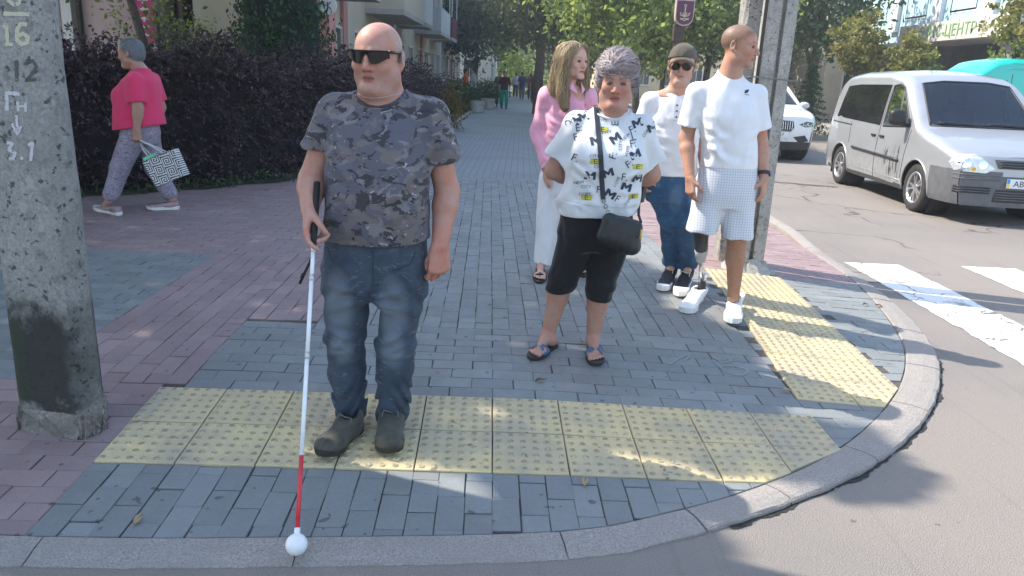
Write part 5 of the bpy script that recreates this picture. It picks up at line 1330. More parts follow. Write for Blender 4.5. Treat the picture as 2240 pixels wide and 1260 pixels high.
# ---- man with the prosthetic leg
def shorts_man():
    h = .0055; z0 = zf1(1.3, 4.6)+.002; base = A((1.30, 4.62, z0)); E0 = empty('person', base)
    tag(E0, 'man with cropped hair and prosthetic leg in white t-shirt and pale checked shorts', 'person')
    hc = A((1.275, 4.63, 1.728)); HR = rz3(rad(62))@rx3(rad(3)); hs = 1.0
    f = Field((.93, 4.30, z0), (1.72, 4.95, 1.90), h)
    head(f, hc, HR, hs, neck=((1.245, 4.665, 1.54), .058, .074), nose=1.02)
    f.loft([(1.0, 1.30, 4.66, .13, .09), (1.3, 1.26, 4.66, .14, .09), (1.50, 1.25, 4.66, .12, .06)], k=.02); f.cap((1.245, 4.665, 1.535), (1.10, 4.665, 1.47), .05, .045, .04); f.cap((1.245, 4.665, 1.535), (1.39, 4.665, 1.47), .05, .045, .04)
    S1, E1, W1 = A((1.062, 4.665, 1.455)), A((1.035, 4.70, 1.185)), A((1.058, 4.59, .955)); S2, E2, W2 = A((1.425, 4.665, 1.455)), A((1.495, 4.70, 1.175)), A((1.518, 4.61, .965))
    arm(f, S1, E1, W1, (.052, .043, .043, .029)); arm(f, S2, E2, W2, (.052, .043, .043, .029))
    hand(f, W1, (.12, -.25, -1), (.9, .4, 0), (.4, -.9, 0), curls=[(18, 32, 22), (25, 40, 25), (30, 45, 28), (36, 48, 30)], thumb=(.6, .5, .2)); hand(f, W2, (.0, -.12, -1), (-.8, .5, 0), (-.5, -.8, 0), curl=(30, 45, 28))
    H1, K1 = A((1.215, 4.66, .95)), A((1.172, 4.62, .60)); H2, K2, A2 = A((1.385, 4.66, .95)), A((1.405, 4.625, .565)), A((1.428, 4.62, .20))
    leg(f, H2, K2, A2, (.085, .056, .058, .035)); f.cap(H1, K1+A((0, 0, .1)), .085, .06, .02)
    t1, h1 = gnd(1497, 689, z0), gnd(1530, 654, z0); t2, h2_ = gnd(1601, 712, z0), gnd(1606, 668, z0)
    f.cap(A2, A((h2_[0], h2_[1]-.06, z0+.06)), .035, .03, .02)
    sk = A((.47, .275, .195)); hair = (A((.125, .092, .068)), lambda x, y, z: sstep(-.012, .024, z-.076+(y+.085)*.72), .75)
    hcf = headcol(hc, HR, hs, sk, (.40, .19, .16), ((.15, .10, .07), .55), hair, ((.33, .22, .18), .35))
    f.obj('body', M_SKIN, E0, base, lambda V: np.where((V[:, 2] < .62)[:, None], A((.36, .20, .125)), hcf(V))); eyes(E0, base, hc, HR, hs, squint=.5)
    WM = cloth_mat('white_tee', (.80, .80, .82), .03, 6, .85, 500, .2); f = Field((.93, 4.35, .98), (1.66, 4.98, 1.62), .006)
    f.loft([(1.0, 1.305, 4.66, .178, .125), (1.1, 1.30, 4.655, .172, .125), (1.2, 1.28, 4.65, .170, .128), (1.32, 1.26, 4.65, .180, .128), (1.42, 1.248, 4.66, .178, .112), (1.495, 1.245, 4.665, .140, .090), (1.545, 1.245, 4.665, .092, .076), (1.60, 1.245, 4.665, .07, .066)], k=0)
    for S, Ee, q in ((S1, E1, -1), (S2, E2, 1)):
        dn = unit(Ee-S); f.cap(S+A((-q*.08, 0, .035)), S+A((0, 0, .005)), .042, .054, .05); f.cap(S, Ee, .060, .082, .03, cut=(S+dn*.20, dn))
    f.warp(lambda X, Y, Z: .004*wav(X, Y, Z*.8, 91, 15)+.0025*wav(X, Y, Z, 92, 34)+.002*np.sin(48*Z-38*X+2*np.sin(8*X))*sstep(1.36, 1.25, X)*sstep(1.33, 1.2, Z)); fold_lines(f, tee_folds(1.275, .175, 1.30, 1.03, 10, .6)+[(1.10, 1.36, 1.22, 1.13, 1.1), (1.10, 1.29, 1.21, 1.09, 1.1), (1.12, 1.20, 1.25, 1.06, .9), (1.14, 1.14, 1.30, 1.05, .8), (1.38, 1.42, 1.30, 1.25, .7)], 4.66, .008, .015)
    for S, Ee in ((S1, E1), (S2, E2)):
        dn = unit(Ee-S); f.cap(S+dn*.17, S+dn*.25, .056, .068, .004, 's')
    f.cap((1.247, 4.655, 1.580), (1.255, 4.60, 1.67), .071, .085, .006, 's'); f.plane((1.3, 4.6, 1.022), (0, .05, -1))
    ts = f.obj('tshirt', WM, E0, base); bv = bvh_of(ts, base); NV = _pm['navy_print']; c = Vector(at(1642, 202, 4.5)); mb = MB(); V = []; F = []
    for dx, dz, rx_, rz_ in ((0, .004, .012, .009), (.009, .010, .006, .006), (-.008, -.003, .007, .006), (.004, -.016, .018, .0018)):
        o = len(V); P = [c+Vector((dx+rx_*math.cos(a), 0, dz+rz_*math.sin(a))) for a in np.linspace(0, 2*math.pi, 11)[:-1]]; V += [p-Vector(base) for p in drape(bv, P, (0, 1, 0), .002)]; F.append(tuple(range(o, o+10)))
    mb.add(V, F).build('chest_emblem', NV, ts)
    # checked shorts
    g = NT('checked_shorts'); p = g.obj(); o = g.xyz(p)
    def lines(v, per, wd): return g.math('LESS_THAN', g.math('FRACT', g.math('MULTIPLY', v, 1/per)), wd)
    ck = g.math('MAXIMUM', lines(o[0], .016, .22), lines(o[2], .016, .22)); c = g.mix(g.math('MULTIPLY', ck, .55), (.66, .67, .70), (.30, .33, .42)); g.col(c).set(Roughness=.85); g.bump(g.noise(p, 30, 4), .3, .004)
    f = Field((1.0, 4.38, .50), (1.62, 4.95, 1.06), .0065)
    f.loft([(.78, 1.30, 4.66, .165, .115), (.86, 1.30, 4.66, .185, .128), (.95, 1.303, 4.66, .180, .125), (1.04, 1.304, 4.66, .168, .118)], k=0)
    e1 = A((1.175, 4.62, .625)); e2 = A((1.405, 4.63, .595)); f.cap(H1+A((0, 0, -.08)), e1, .105, .100, .03, cut=(e1, (0, .1, -1))); f.cap(H2+A((0, 0, -.08)), e2, .105, .102, .03, cut=(e2, (0, .1, -1)))
    f.warp(lambda X, Y, Z: .006*wav(X, Y, Z*.5, 95, 20)+.004*np.sin(50*X+12*Z)*sstep(.85, .65, Z)); f.obj('shorts', g.m, E0, base)
    # prosthetic leg: socket, knee unit, pylon, ankle
    PR = empty('prosthetic_leg'); PR.parent = E0; a0 = Vector(K1-base); an = Vector(A((h1[0]-.008, h1[1]-.05, z0+.11))-base); kn = a0+(an-a0)*.42
    CF = pmat('carbon_socket', (.035, .033, .032), .4, .3, 40); SV = pmat('prosthesis_metal', (.70, .70, .70), .25, .1, metal=1.); GR = pmat('prosthesis_cover', (.42, .41, .40), .5, .1)
    MB().tube([a0+Vector((0, 0, .06)), a0+(kn-a0)*.15, a0+(kn-a0)*.6, kn], [.055, .047, .043, .030], 16).build('socket', CF, PR, smooth=True)
    MB().tube([a0+(kn-a0)*.62+Vector((0, -.004, 0)), a0+(kn-a0)*.85, kn+Vector((0, 0, -.03))], [.0435, .040, .028], 16).build('knee_unit', GR, PR, smooth=True)
    MB().tube([kn, kn+(an-kn)*.5, an], [.016, .016, .016], 14).build('pylon', SV, PR, smooth=True)
    MB().tube([an+Vector((0, 0, .085)), an+Vector((0, 0, .08)), an+Vector((0, 0, .035)), an+Vector((0, 0, .03))], [.018, .027, .027, .02], 14).build('pylon_clamp', SV, PR, smooth=True)
    MB().tube([an+Vector((0, 0, .045)), an, an+Vector((0, -.01, -.05))], [.022, .027, .030], 14).build('ankle_block', pmat('ankle_black', (.02, .02, .02), .5), PR, smooth=True)
    ms = (pmat('sneaker_white', (.78, .78, .78), .6, .05, 30, .3, 120), pmat('sneaker_sole_white', (.72, .72, .71), .6), _pm['lace_white'])
    shoe(E0, base, h1, t1, an+Vector(base)+Vector((0, 0, -.02)), z0, ms, .0055, .112, 1, .046, .10, .042); shoe(E0, base, h2_, t2, A((h2_[0], h2_[1]-.05, z0+.10)), z0, ms, .0055, .112, -1, .048, .10, .042)
    # wrist watch
    d = unit(W2-E2); c = W2-d*.035-base; q = [Vector(c+(A((1, 0, 0))*math.cos(a)*.037+unit(np.cross(d, (1, 0, 0)))*math.sin(a)*.034)) for a in np.linspace(0, 2*math.pi, 25)]
    w_ = MB(); V = []; F = []
    for p in q: V += [p-Vector(d)*.011, p+Vector(d)*.011]
    F = [(2*i, 2*i+1, 2*i+3, 2*i+2) for i in range(24)]; wa = w_.add(V, F).build('watch', pmat('watch_strap', (.02, .02, .022), .5), E0, smooth=True); m_ = wa.modifiers.new('thick', 'SOLIDIFY'); m_.thickness = .004
    MB().obox(Vector(c)+Vector((.038, -.012, 0)), (.006, 0, 0), (0, .017, 0), Vector(d)*.018).build('watch_case', pmat('watch_metal', (.25, .25, .26), .25, .1, metal=1.), wa, bevel=.003)
shorts_man()
# ---- woman walking past the hedge
def walking_woman():
    h = .008; z0 = .105; base = A((-3.6, 7.12, z0)); E0 = empty('person', base)
    tag(E0, 'grey-haired woman in bright pink top and patterned trousers walking past the hedge', 'person')
    hc = A((-3.605, 7.13, 1.552)); HR = rz3(rad(-90))@rx3(rad(8)); hs = 1.0
    f = Field((-4.1, 6.75, z0), (-3.15, 7.6, 1.72), h)
    head(f, hc, HR, hs, fat=.012, neck=((-3.515, 7.13, 1.40), .055, .068))
    f.loft([(.85, -3.57, 7.13, .13, .13), (1.2, -3.56, 7.13, .13, .13), (1.38, -3.51, 7.13, .07, .12)], k=.02)
    S1, E1, W1 = A((-3.50, 6.955, 1.325)), A((-3.475, 6.93, 1.07)), A((-3.495, 6.91, .885)); S2, E2, W2 = A((-3.50, 7.305, 1.325)), A((-3.47, 7.36, 1.07)), A((-3.56, 7.36, .86))
    arm(f, S1, E1, W1, (.056, .047, .045, .029)); arm(f, S2, E2, W2, (.056, .047, .045, .029)); hand(f, W1, (-.02, 0, -1), (-.2, 1, 0), (-1, 0, 0), s=.95, curl=(45, 65, 40)); hand(f, W2, (-.2, 0, -1), (0, -1, 0), (-1, 0, 0), s=.95)
    K1, A1 = A((-3.745, 7.02, .51)), A((-3.845, 6.96, .205)); K2, A2 = A((-3.515, 7.23, .50)), A((-3.362, 7.22, .20))
    leg(f, (-3.58, 7.04, .85), K1, A1, (.09, .06, .056, .036)); leg(f, (-3.57, 7.22, .85), K2, A2, (.09, .06, .056, .036))
    f.cap(A1, A1+A((-.05, 0, -.06)), .036, .032, .02); f.cap(A2, A2+A((-.04, 0, -.07)), .036, .032, .02)
    sk = A((.40, .25, .19)); f.obj('body', M_SKIN, E0, base, headcol(hc, HR, hs, sk, LIPS, ((.2, .18, .17), .5))); eyes(E0, base, hc, HR, hs)
    L = lambda x, y, z: hc+HR@(A((x, y, z))*hs)
    f = Field(hc-.18, hc+.18, .007); f.ell(L(0, .028, .045), A((.090, .105, .088)), 0, 'u', HR); f.ell(L(0, .06, -.01), A((.078, .068, .075)), .03, 'u', HR)
    f.ell(L(0, -.095, -.015), A((.10, .075, .10)), .012, 's', HR)
    for q in (-1, 1): f.ell(L(q*.09, .012, -.005), A((.03, .026, .036)), .01, 's', HR)
    hm = hair_mat('grey_hair', (.16, .18, .20), (.36, .39, .42), (.24, .27, .31)); hr = f.obj('hair', hm, E0, base)
    comb(hr, base, lambda p: HR@A((0, 1, -.5)), 1100, .07, 4, hm, hr, lift=.004, seed=14, r0=.002)
    PM = cloth_mat('pink_viscose', (.70, .045, .135), .06, 6, .8, 400, .2); f = Field((-3.95, 6.75, .72), (-3.2, 7.55, 1.45), .009)
    f.loft([(.74, -3.575, 7.13, .235, .225), (.85, -3.578, 7.13, .230, .220), (1.0, -3.575, 7.13, .215, .21), (1.12, -3.57, 7.13, .202, .205), (1.22, -3.56, 7.13, .190, .205), (1.32, -3.53, 7.13, .145, .19), (1.38, -3.515, 7.13, .095, .13), (1.43, -3.515, 7.13, .075, .075)], k=0)
    f.ell((-3.70, 7.13, 1.17), (.085, .15, .09), .06)
    for S, Ee in ((S1, E1), (S2, E2)): dn = unit(Ee-S); f.cap(S, Ee, .070, .082, .05, cut=(S+dn*.20, dn))
    f.warp(lambda X, Y, Z: .006*wav(X, Y, Z*.5, 101, 15)+.006*np.sin(30*X+14*Y+5*Z)*sstep(1.1, .85, Z)); f.cap((-3.53, 7.13, 1.42), (-3.60, 7.13, 1.47), .075, .095, .006, 's'); f.plane((-3.8, 7.1, .855), (.16, 0, -1)); f.obj('top', PM, E0, base)
    g = NT('patterned_trousers'); p = g.obj(); n = g.noise(g.scale(p, (1., 1., 1.6)), 48, 3, .7, 1.6); g.col(g.ramp(n, [(.36, (.075, .05, .10)), (.46, (.20, .16, .24)), (.52, (.50, .47, .52)), (.60, (.14, .11, .17))])).set(Roughness=.85); g.bump(g.noise(p, 25, 3), .3, .005)
    f = Field((-4.0, 6.8, .16), (-3.2, 7.5, .98), .009); f.loft([(.74, -3.57, 7.13, .14, .16), (.84, -3.57, 7.13, .165, .175), (.95, -3.57, 7.13, .15, .165)], k=0)
    for H, K, a in (((-3.59, 7.045, .82), K1, A1), ((-3.56, 7.215, .82), K2, A2)):
        e = a+A((0, 0, .015)); f.cap(H, K, .115, .088, .03); f.cap(K, a+(K-a)*.2, .088, .072, .03); f.cap(a+(K-a)*.2, e, .072, .050, .015, cut=(e, unit(a-K)))
    f.warp(lambda X, Y, Z: .006*wav(X, Y, Z, 111, 22)); f.obj('trousers', g.m, E0, base)
    ms = (pmat('shoe_mauve', (.33, .24, .25), .4, .15, 20), pmat('sneaker_sole_white', (.72, .72, .71), .6), pmat('lace_mauve', (.30, .22, .23), .7))
    h1, t1 = gnd(262, 472, z0), gnd(209, 458, z0); h2_, t2 = gnd(392, 458, z0), gnd(322, 459, z0)
    s1 = shoe(E0, base, h1, t1, A((h1[0]-.06, h1[1], z0+.09)), z0, ms, .008, .105, 1, .046, .085, .035, name='shoe'); s2 = shoe(E0, base, h2_, t2, A((h2_[0]-.06, h2_[1], z0+.09)), z0, ms, .008, .105, -1, .046, .085, .035)
    # shopping bag in her hand
    bc = A(at(366, 366, 6.88)); B = empty('shopping_bag', tuple(bc)); tag(B, 'black and white key-pattern shopping bag carried by the woman in pink top', 'bag')
    g = NT('key_pattern'); p = g.obj(); o = g.xyz(p)
    u = g.math('SUBTRACT', g.math('FRACT', g.math('MULTIPLY', o[0], 1/.118)), .5); v = g.math('SUBTRACT', g.math('FRACT', g.math('MULTIPLY', g.math('ADD', o[2], g.math('MULTIPLY', g.math('FLOOR', g.math('MULTIPLY', o[0], 1/.118)), .06)), 1/.118)), .5)
    ang = g.math('MULTIPLY', g.math('ARCTAN2', u, v), 1/(2*math.pi)); m = g.math('MAXIMUM', g.math('ABSOLUTE', u), g.math('ABSOLUTE', v))
    st = g.math('FRACT', g.math('ADD', g.math('MULTIPLY', m, 5.2), ang)); g.col(g.mix(g.math('GREATER_THAN', st, .5), (.015, .015, .017), (.72, .73, .74))).set(Roughness=.55)
    f = Field((-.22, -.08, -.22), (.22, .08, .22), .008)
    R = ry3(rad(-22))
    mb = MB(); V = []; F = []
    pts = [(-.17, -.15), (.17, -.15), (.185, .15), (-.185, .15)]
    for (y, s_) in ((-.055, .96), (-.07, 1.), (.05, 1.), (.045, .96)):
        for (x, z) in pts: V.append(tuple((x*s_, y, z*s_)))
    V2 = V
    F = [(0, 1, 2, 3), (15, 14, 13, 12)]+[(k*4+i, k*4+4+i, k*4+4+(i+1) % 4, k*4+(i+1) % 4) for k in range(3) for i in range(4)]
    b = mb.add(V2, F).build('body', g.m, B, bevel=.008); b.rotation_euler = (0, rad(-24), 0); b.scale = (.86, 1, .84)
    Rm = Matrix.Rotation(rad(-24), 3, 'Y'); hd = Vector(W1+A((0, 0, -.085))-bc)
    for y in (-.05, .03):
        a, c_ = Rm@Vector((-.085, y, .115)), Rm@Vector((.06, y, .115)); MB().tube([a, a.lerp(hd, .5)+Vector((-.012, 0, 0)), hd, c_.lerp(hd, .5)+Vector((.012, 0, 0)), c_], .006, 6).build('handle', pmat('bag_handle', (.60, .60, .58), .7), B, smooth=True)
    o = MB().obox((0, 0, 0), Rm@Vector((.055, 0, 0)), (0, .03, 0), Rm@Vector((0, 0, .03))).build('carton', pmat('mint_carton', (.16, .60, .30), .5, .1), None, tuple(bc+A(Rm@Vector((-.095, -.02, .125)))), bevel=.004); tag(o, 'mint green carton sticking out of the key-pattern shopping bag', 'carton')
walking_woman()

# ---- people further down the walk
def far_person(px, py, Y, ht, yaw, top, low, hairc, label, sk=(.42, .27, .2), stride=.12, skirt=False, group='people far down the walk', bag=None):
    g0 = at(px, py, Y); z0 = .102; base = A((g0.x, Y, z0)); E0 = empty('person', tuple(base)); tag(E0, label, 'person', group); R = rz3(rad(yaw)); k = ht/1.7
    def P(x, y, z): return base+R@(A((x, y, z))*k)
    h = .016; f = Field(base+A((-.5, -.5, 0)), base+A((.5, .5, ht+.08)), h); hc = P(0, -.01, 1.58); head(f, hc, R, k, neck=(P(0, .02, 1.42), .05*k, .06*k))
    f.loft([(base[2]+.9*k, base[0], Y, .12*k, .1*k), (base[2]+1.38*k, base[0], Y, .13*k, .08*k)], k=.02)
    for q in (-1, 1):
        arm(f, P(q*.19, 0, 1.38), P(q*.24, .03, 1.1), P(q*.24, -.05, .88), (.05*k, .042*k, .042*k, .03*k)); f.ell(P(q*.24, -.07, .79), A((.03, .04, .07))*k, .02, 'u', R)
        leg(f, P(q*.09, 0, .9), P(q*.1, -.04-q*stride*.5, .5), P(q*.1, -q*stride, .1), (.08, .055, .05, .035)); f.cap(P(q*.1, -q*stride+.03, .045), P(q*.1, -q*stride-.14, .035), .04*k, .035*k, .02)
    f.obj('body', M_SKIN, E0, base, lambda V: np.where((V[:, 2] < base[2]+.1)[:, None], A((.05, .05, .05)), A(sk)))
    f = Field(base+A((-.5, -.4, .7*k)), base+A((.5, .4, 1.55*k)), h)
    f.loft([(base[2]+z*k, base[0], Y, a*k, b*k) for z, a, b in ((.86, .19, .14), (1.05, .175, .135), (1.25, .19, .13), (1.38, .16, .1), (1.46, .07, .07))], yaw=rad(yaw), k=0)
    for q in (-1, 1): f.cap(P(q*.17, 0, 1.38), P(q*.235, .025, 1.16), .065*k, .075*k, .03)
    f.obj('top', cloth_mat('top_far', top, .15, 10), E0, base)
    f = Field(base+A((-.4, -.5, .06)), base+A((.4, .5, 1.0*k)), h)
    f.loft([(base[2]+z*k, base[0], Y, a*k, b*k) for z, a, b in ((.75, .16, .12), (.85, .18, .135), (.95, .165, .125))], yaw=rad(yaw), k=0)
    for q in (-1, 1):
        f.cap(P(q*.09, 0, .86), P(q*.1, -.03-q*stride*.5, .5), .105*k, .085*k, .03); f.cap(P(q*.1, -.03-q*stride*.5, .5), P(q*.1, -q*stride, .16), .085*k, .07*k, .02)
    f.obj('trousers', cloth_mat('trousers_far', low, .15, 10), E0, base)
    f = Field(hc-.17, hc+.17, .014); f.ell(hc+R@A((0, .02, .045)), A((.09, .105, .09)), 0, 'u', R); f.ell(hc+R@A((0, .05, -.02)), A((.08, .07, .08)), .03, 'u', R); f.ell(hc+R@A((0, -.1, -.02)), A((.07, .07, .09)), .01, 's', R)
    f.obj('hair', cloth_mat('hair_far', hairc, .2, 40, .5), E0, base)
    if bag: MB().obox(Vector(P(.26, -.08, .66)-base), (.03, 0, 0), (0, .13, 0), (0, 0, .12)).build('handbag', pmat('far_bag', bag, .5), E0, bevel=.02)
far_person(1102, 238, 34.5, 1.62, 5, (.05, .012, .018), (.0, .33, .22), (.05, .03, .02), 'woman in green trousers and dark red sleeveless top walking along the path', stride=.10, bag=(.02, .02, .02))
far_person(1091, 233, 36.5, 1.64, 5, (.14, .10, .06), (.13, .08, .06), (.02, .015, .012), 'woman in brown clothes walking beside green trousers woman', stride=.10)
far_person(1017, 226, 33.0, 1.66, 100, (.72, .12, .04), (.08, .10, .09), (.04, .03, .02), 'woman in orange top standing on the grass by round bush', stride=.05)
far_person(1034, 222, 32.2, 1.70, -70, (.42, .46, .44), (.012, .012, .013), (.02, .015, .012), 'person in pale patterned top and black trousers beside the concrete planter', stride=.06)
far_person(1141, 214, 50.0, 1.74, 170, (.04, .06, .14), (.10, .12, .17), (.03, .025, .02), 'person in navy top and grey trousers walking away down the path', stride=.10)
far_person(1127, 211, 55.0, 1.70, 180, (.45, .46, .48), (.04, .045, .06), (.06, .04, .03), 'person in pale grey top walking away down the path', stride=.10)
far_person(1168, 222, 44.0, 1.76, 175, (.025, .022, .028), (.02, .02, .024), (.55, .5, .45), 'person in black clothes and pale hat walking away down the path', stride=.12)
far_person(1159, 214, 50.5, 1.66, 175, (.40, .05, .05), (.04, .04, .05), (.04, .03, .02), 'person in red top walking away down the path', stride=.10)
# ------------------------------------------------------------------ vehicles
def car_paint(name, c, metal=.0, rough=.32, coat=.8):
    g = NT(name); p = g.obj(); n = g.noise(p, 3, 5, .65); z = g.xyz(p)[2]
    d = g.math('MULTIPLY', g.rng(z, .75, .25), g.rng(g.noise(p, 9, 5), .35, .75)); cc = g.mix(g.rng(n, .3, .7), tuple(x*.95 for x in c), c)
    cc = g.mix(g.math('MULTIPLY', d, .55), cc, (.20, .185, .165)); g.col(cc).set(Roughness=g.rng(n, .3, .7, rough, rough+.12), Metallic=metal)
    g.b.inputs['Coat Weight'].default_value = coat; g.b.inputs['Coat Roughness'].default_value = .06; return g.m
def glass_mat(name, tint, refl=.9, opaque=.0):
    g = NT(name); t = g.t; t.nodes.remove(g.b); tr = g.n('BsdfTransparent', i_Color=(*tint, 1)); gl = g.n('BsdfGlossy', i_Roughness=.04, i_Color=(.85, .88, .92, 1)); fr = g.n('Fresnel', i_IOR=1.55)
    mx = g.n('MixShader'); t.links.new(g.math('MULTIPLY', g.math('ADD', fr.outputs[0], .05), refl), mx.inputs[0]); t.links.new(tr.outputs[0], mx.inputs[1]); t.links.new(gl.outputs[0], mx.inputs[2])
    t.links.new(mx.outputs[0], t.nodes['Material Output'].inputs[0]); return g.m
M_TYRE = pmat('tyre_rubber', (.028, .027, .026), .85, .25, 20, .4, 150); M_RIM = pmat('alloy_rim', (.62, .62, .63), .28, .08, 10, metal=.9); M_BLK = pmat('trim_black', (.016, .016, .017), .5, .2, 10); M_GLS = glass_mat('car_glass', (.42, .46, .47)); M_PRIV = pmat('privacy_glass', (.012, .013, .014), .05, .2, 3, spec=.6)
M_LAMP = pmat('headlamp_glass', (.62, .65, .68), .10, .12, 30, metal=.35); M_CHR = pmat('chrome', (.75, .75, .76), .12, .05, metal=1.); M_GREYP = pmat('grey_plastic', (.115, .118, .125), .55, .12, 12, .2, 200); M_PLATE = pmat('plate_white', (.78, .79, .80), .4, .03)
def interp(tab, x):
    T = A(tab); return np.interp(x, T[:, 0], T[:, 1])
def smooth_tab(tab, n=140, w=5):
    T = A(tab); x = np.linspace(T[0, 0], T[-1, 0], n); y = np.interp(x, T[:, 0], T[:, 1]); k = np.ones(w)/w; return np.stack([x, np.convolve(np.pad(y, w//2, mode='reflect', reflect_type='odd'), k, 'valid')[:n]], 1)
def wheel(parent, c, r, w, side, rim_r, spokes=5, rim=None):
    e = empty('wheel', c); e.parent = parent; s = side
    MB().lathe([(rim_r*.98, -w/2+.01), (rim_r+.01, -w/2), (r-.03, -w/2+.004), (r-.008, -w/2+.02), (r, -w/2+.05), (r, w/2-.05), (r-.008, w/2-.02), (r-.03, w/2-.004), (rim_r+.01, w/2), (rim_r*.98, w/2-.01)], 48, (0, 0, 0), 'X').build('tyre', M_TYRE, e, smooth=True)
    R = MB().lathe([(rim_r, s*(w/2-.012)), (rim_r-.012, s*(w/2-.004)), (rim_r-.03, s*(w/2-.02)), (rim_r-.035, -s*w*.3)], 40, (0, 0, 0), 'X')
    x0 = s*(w/2-.025)
    for i in range(spokes):
        for dlt in (-.17, .17):
            a = 2*math.pi*i/spokes+dlt; a2 = 2*math.pi*i/spokes+dlt*1.25; d0 = Vector((0, math.cos(a*1.0), math.sin(a))); d2 = Vector((0, math.cos(a2), math.sin(a2))); tn = Vector((0, -math.sin(a), math.cos(a)))
            p, q = d0*(rim_r*.16)+Vector((x0-s*.0, 0, 0)), d2*(rim_r*.97)+Vector((x0-s*.008, 0, 0))
            R.add([p-tn*.017, p+tn*.017, q+tn*.014, q-tn*.014]+[v-Vector((s*.03, 0, 0)) for v in (p-tn*.017, p+tn*.017, q+tn*.014, q-tn*.014)], [(0, 1, 2, 3), (7, 6, 5, 4), (0, 4, 5, 1), (1, 5, 6, 2), (2, 6, 7, 3), (3, 7, 4, 0)])
    R.lathe([(0, x0+s*.006), (.045, x0+s*.004), (.05, x0-s*.02)], 20, (0, 0, 0), 'X'); R.build('rim', rim or M_RIM, e, fixn=True, smooth=False)
    MB().lathe([(0, -s*.01), (rim_r-.04, -s*.01), (rim_r-.036, -s*.015)], 30, (0, 0, 0), 'X').build('brake_disc', pmat('brake_dark', (.05, .05, .05), .6), e, fixn=True)
    return e
class Car:
    def __init__(s, name, label, cat, loc, rz, C, paint):
        s.C = C; s.root = empty(name, loc, rz); tag(s.root, label, cat); s.paint = paint
        zt = smooth_tab(C['top'], 160, C.get('sm', 5)); W = C['W']; L = C['L']
        ys = np.unique(np.concatenate([np.linspace(0, .6, 36), np.arange(.6, L, .03), [L]])); nS, nC, nT = 46, 9, 24
        V = []; zb = C['sill']
        pl = smooth_tab(C['plan'], 120, 5); gz = smooth_tab(C['side'], 80, 5)
        nv = 2*(nS+nC+nT)-1
        for y in ys:
            top = interp(zt, y); w_ = interp(pl, y)*W; r = interp(C['rad'], y); half = []
            for k in range(nS): z = zb+(top-r-zb)*k/nS; half.append((w_*interp(gz, z), z))
            wr = w_*interp(gz, top-r)
            for k in range(nC): a = math.pi/2*k/nC; half.append((wr-r*1.5+r*1.5*math.cos(a), top-r+r*math.sin(a)))
            we = wr-r*1.5
            for k in range(nT+1): t = k/nT; half.append((we*(1-t), top+C.get('crown', .035)*(1-(1-t)**2)))
            full = [(-x, z) for x, z in half]+[(x, z) for x, z in half[-2::-1]]
            V += [(x, y, z) for x, z in full]
        n = len(full); F = [(i*n+k, (i+1)*n+k, (i+1)*n+k+1, i*n+k+1) for i in range(len(ys)-1) for k in range(n-1)]
        # nose: bulged front face
        m = 44; o = len(V); w0 = interp(pl, 0)*W; z1 = interp(zt, 0)+C.get('crown', .035); bul = C.get('nose', .1); nz = 34
        for j in range(nz+1):
            z = zb+(z1-zb)*j/nz; wz = w0*interp(gz, z)
            if z > z1-interp(C['rad'], 0): wz *= math.sqrt(max(0.02, 1-((z-(z1-interp(C['rad'], 0)))/(interp(C['rad'], 0)+.02))**2*.35))
            for k in range(m+1):
                x = -wz+2*wz*k/m; u = x/wz; V.append((x, -bul*(1-abs(u)**2.6)*(1-.35*((z-.55)/.5)**2 if z > .55 else 1-.25*((.55-z)/.35)**2)-C.get('lean', 0)*(.8-z), z))
        F += [(o+j*(m+1)+k, o+j*(m+1)+k+1, o+(j+1)*(m+1)+k+1, o+(j+1)*(m+1)+k) for j in range(nz) for k in range(m)]
        o = len(V); last = V[(len(ys)-1)*n:len(ys)*n]; V.append((0, L+.04, .9)); F += [(( len(ys)-1)*n+k, o, (len(ys)-1)*n+k+1) for k in range(n-1)]
        s.V = A(V); s.F = F; s.FC = A([s.V[list(f)].mean(0) for f in F]); s.keep = np.ones(len(F), bool)
        s.N = A([np.cross(s.V[f[1]]-s.V[f[0]], s.V[f[2]]-s.V[f[0]]) for f in F])
        s.bvh = BVHTree.FromPolygons([Vector(v) for v in V], F); s.parts = []
    def hit(s, p, d):
        h = s.bvh.ray_cast(Vector(p)-Vector(d)*3, Vector(d), 8)
        if h[0] is None: h = s.bvh.find_nearest(Vector(p))
        nr = h[1] if h[1].dot(Vector(d)) < 0 else -h[1]
        return h[0], nr
    def to3(s, view, u, v):
        return {'L': (-2., u, v), 'R': (2., u, v), 'F': (u, -2., v), 'T': (u, v, 4.)}[view], {'L': (1, 0, 0), 'R': (-1, 0, 0), 'F': (0, 1, 0), 'T': (0, 0, -1)}[view]
    def patch(s, name, poly, view, mat, lift=.004, rings=6, parent=None, scale=1., dens_=4, smooth=True):
        P = [Vector(p) for p in poly]; c = sum(P, Vector((0, 0)))/len(P); P = [c+(p-c)*scale for p in P]; Q = []
        for a, b in zip(P, P[1:]+P[:1]):
            for k in range(dens_): Q.append(a.lerp(b, k/dens_))
        V = []; n = len(Q)
        for r in range(rings+1):
            t = 1-r/rings if r < rings else 0.02
            for q in Q:
                p = c+(q-c)*t; p3, d = s.to3(view, p.x, p.y); h, nr = s.hit(p3, d); V.append(h+nr*lift)
        F = [(r*n+i, r*n+(i+1) % n, (r+1)*n+(i+1) % n, (r+1)*n+i) for r in range(rings) for i in range(n)]+[tuple(range(rings*n, rings*n+n))]
        return MB().add(V, F).build(name, mat, parent or s.root, smooth=smooth, fixn=False)
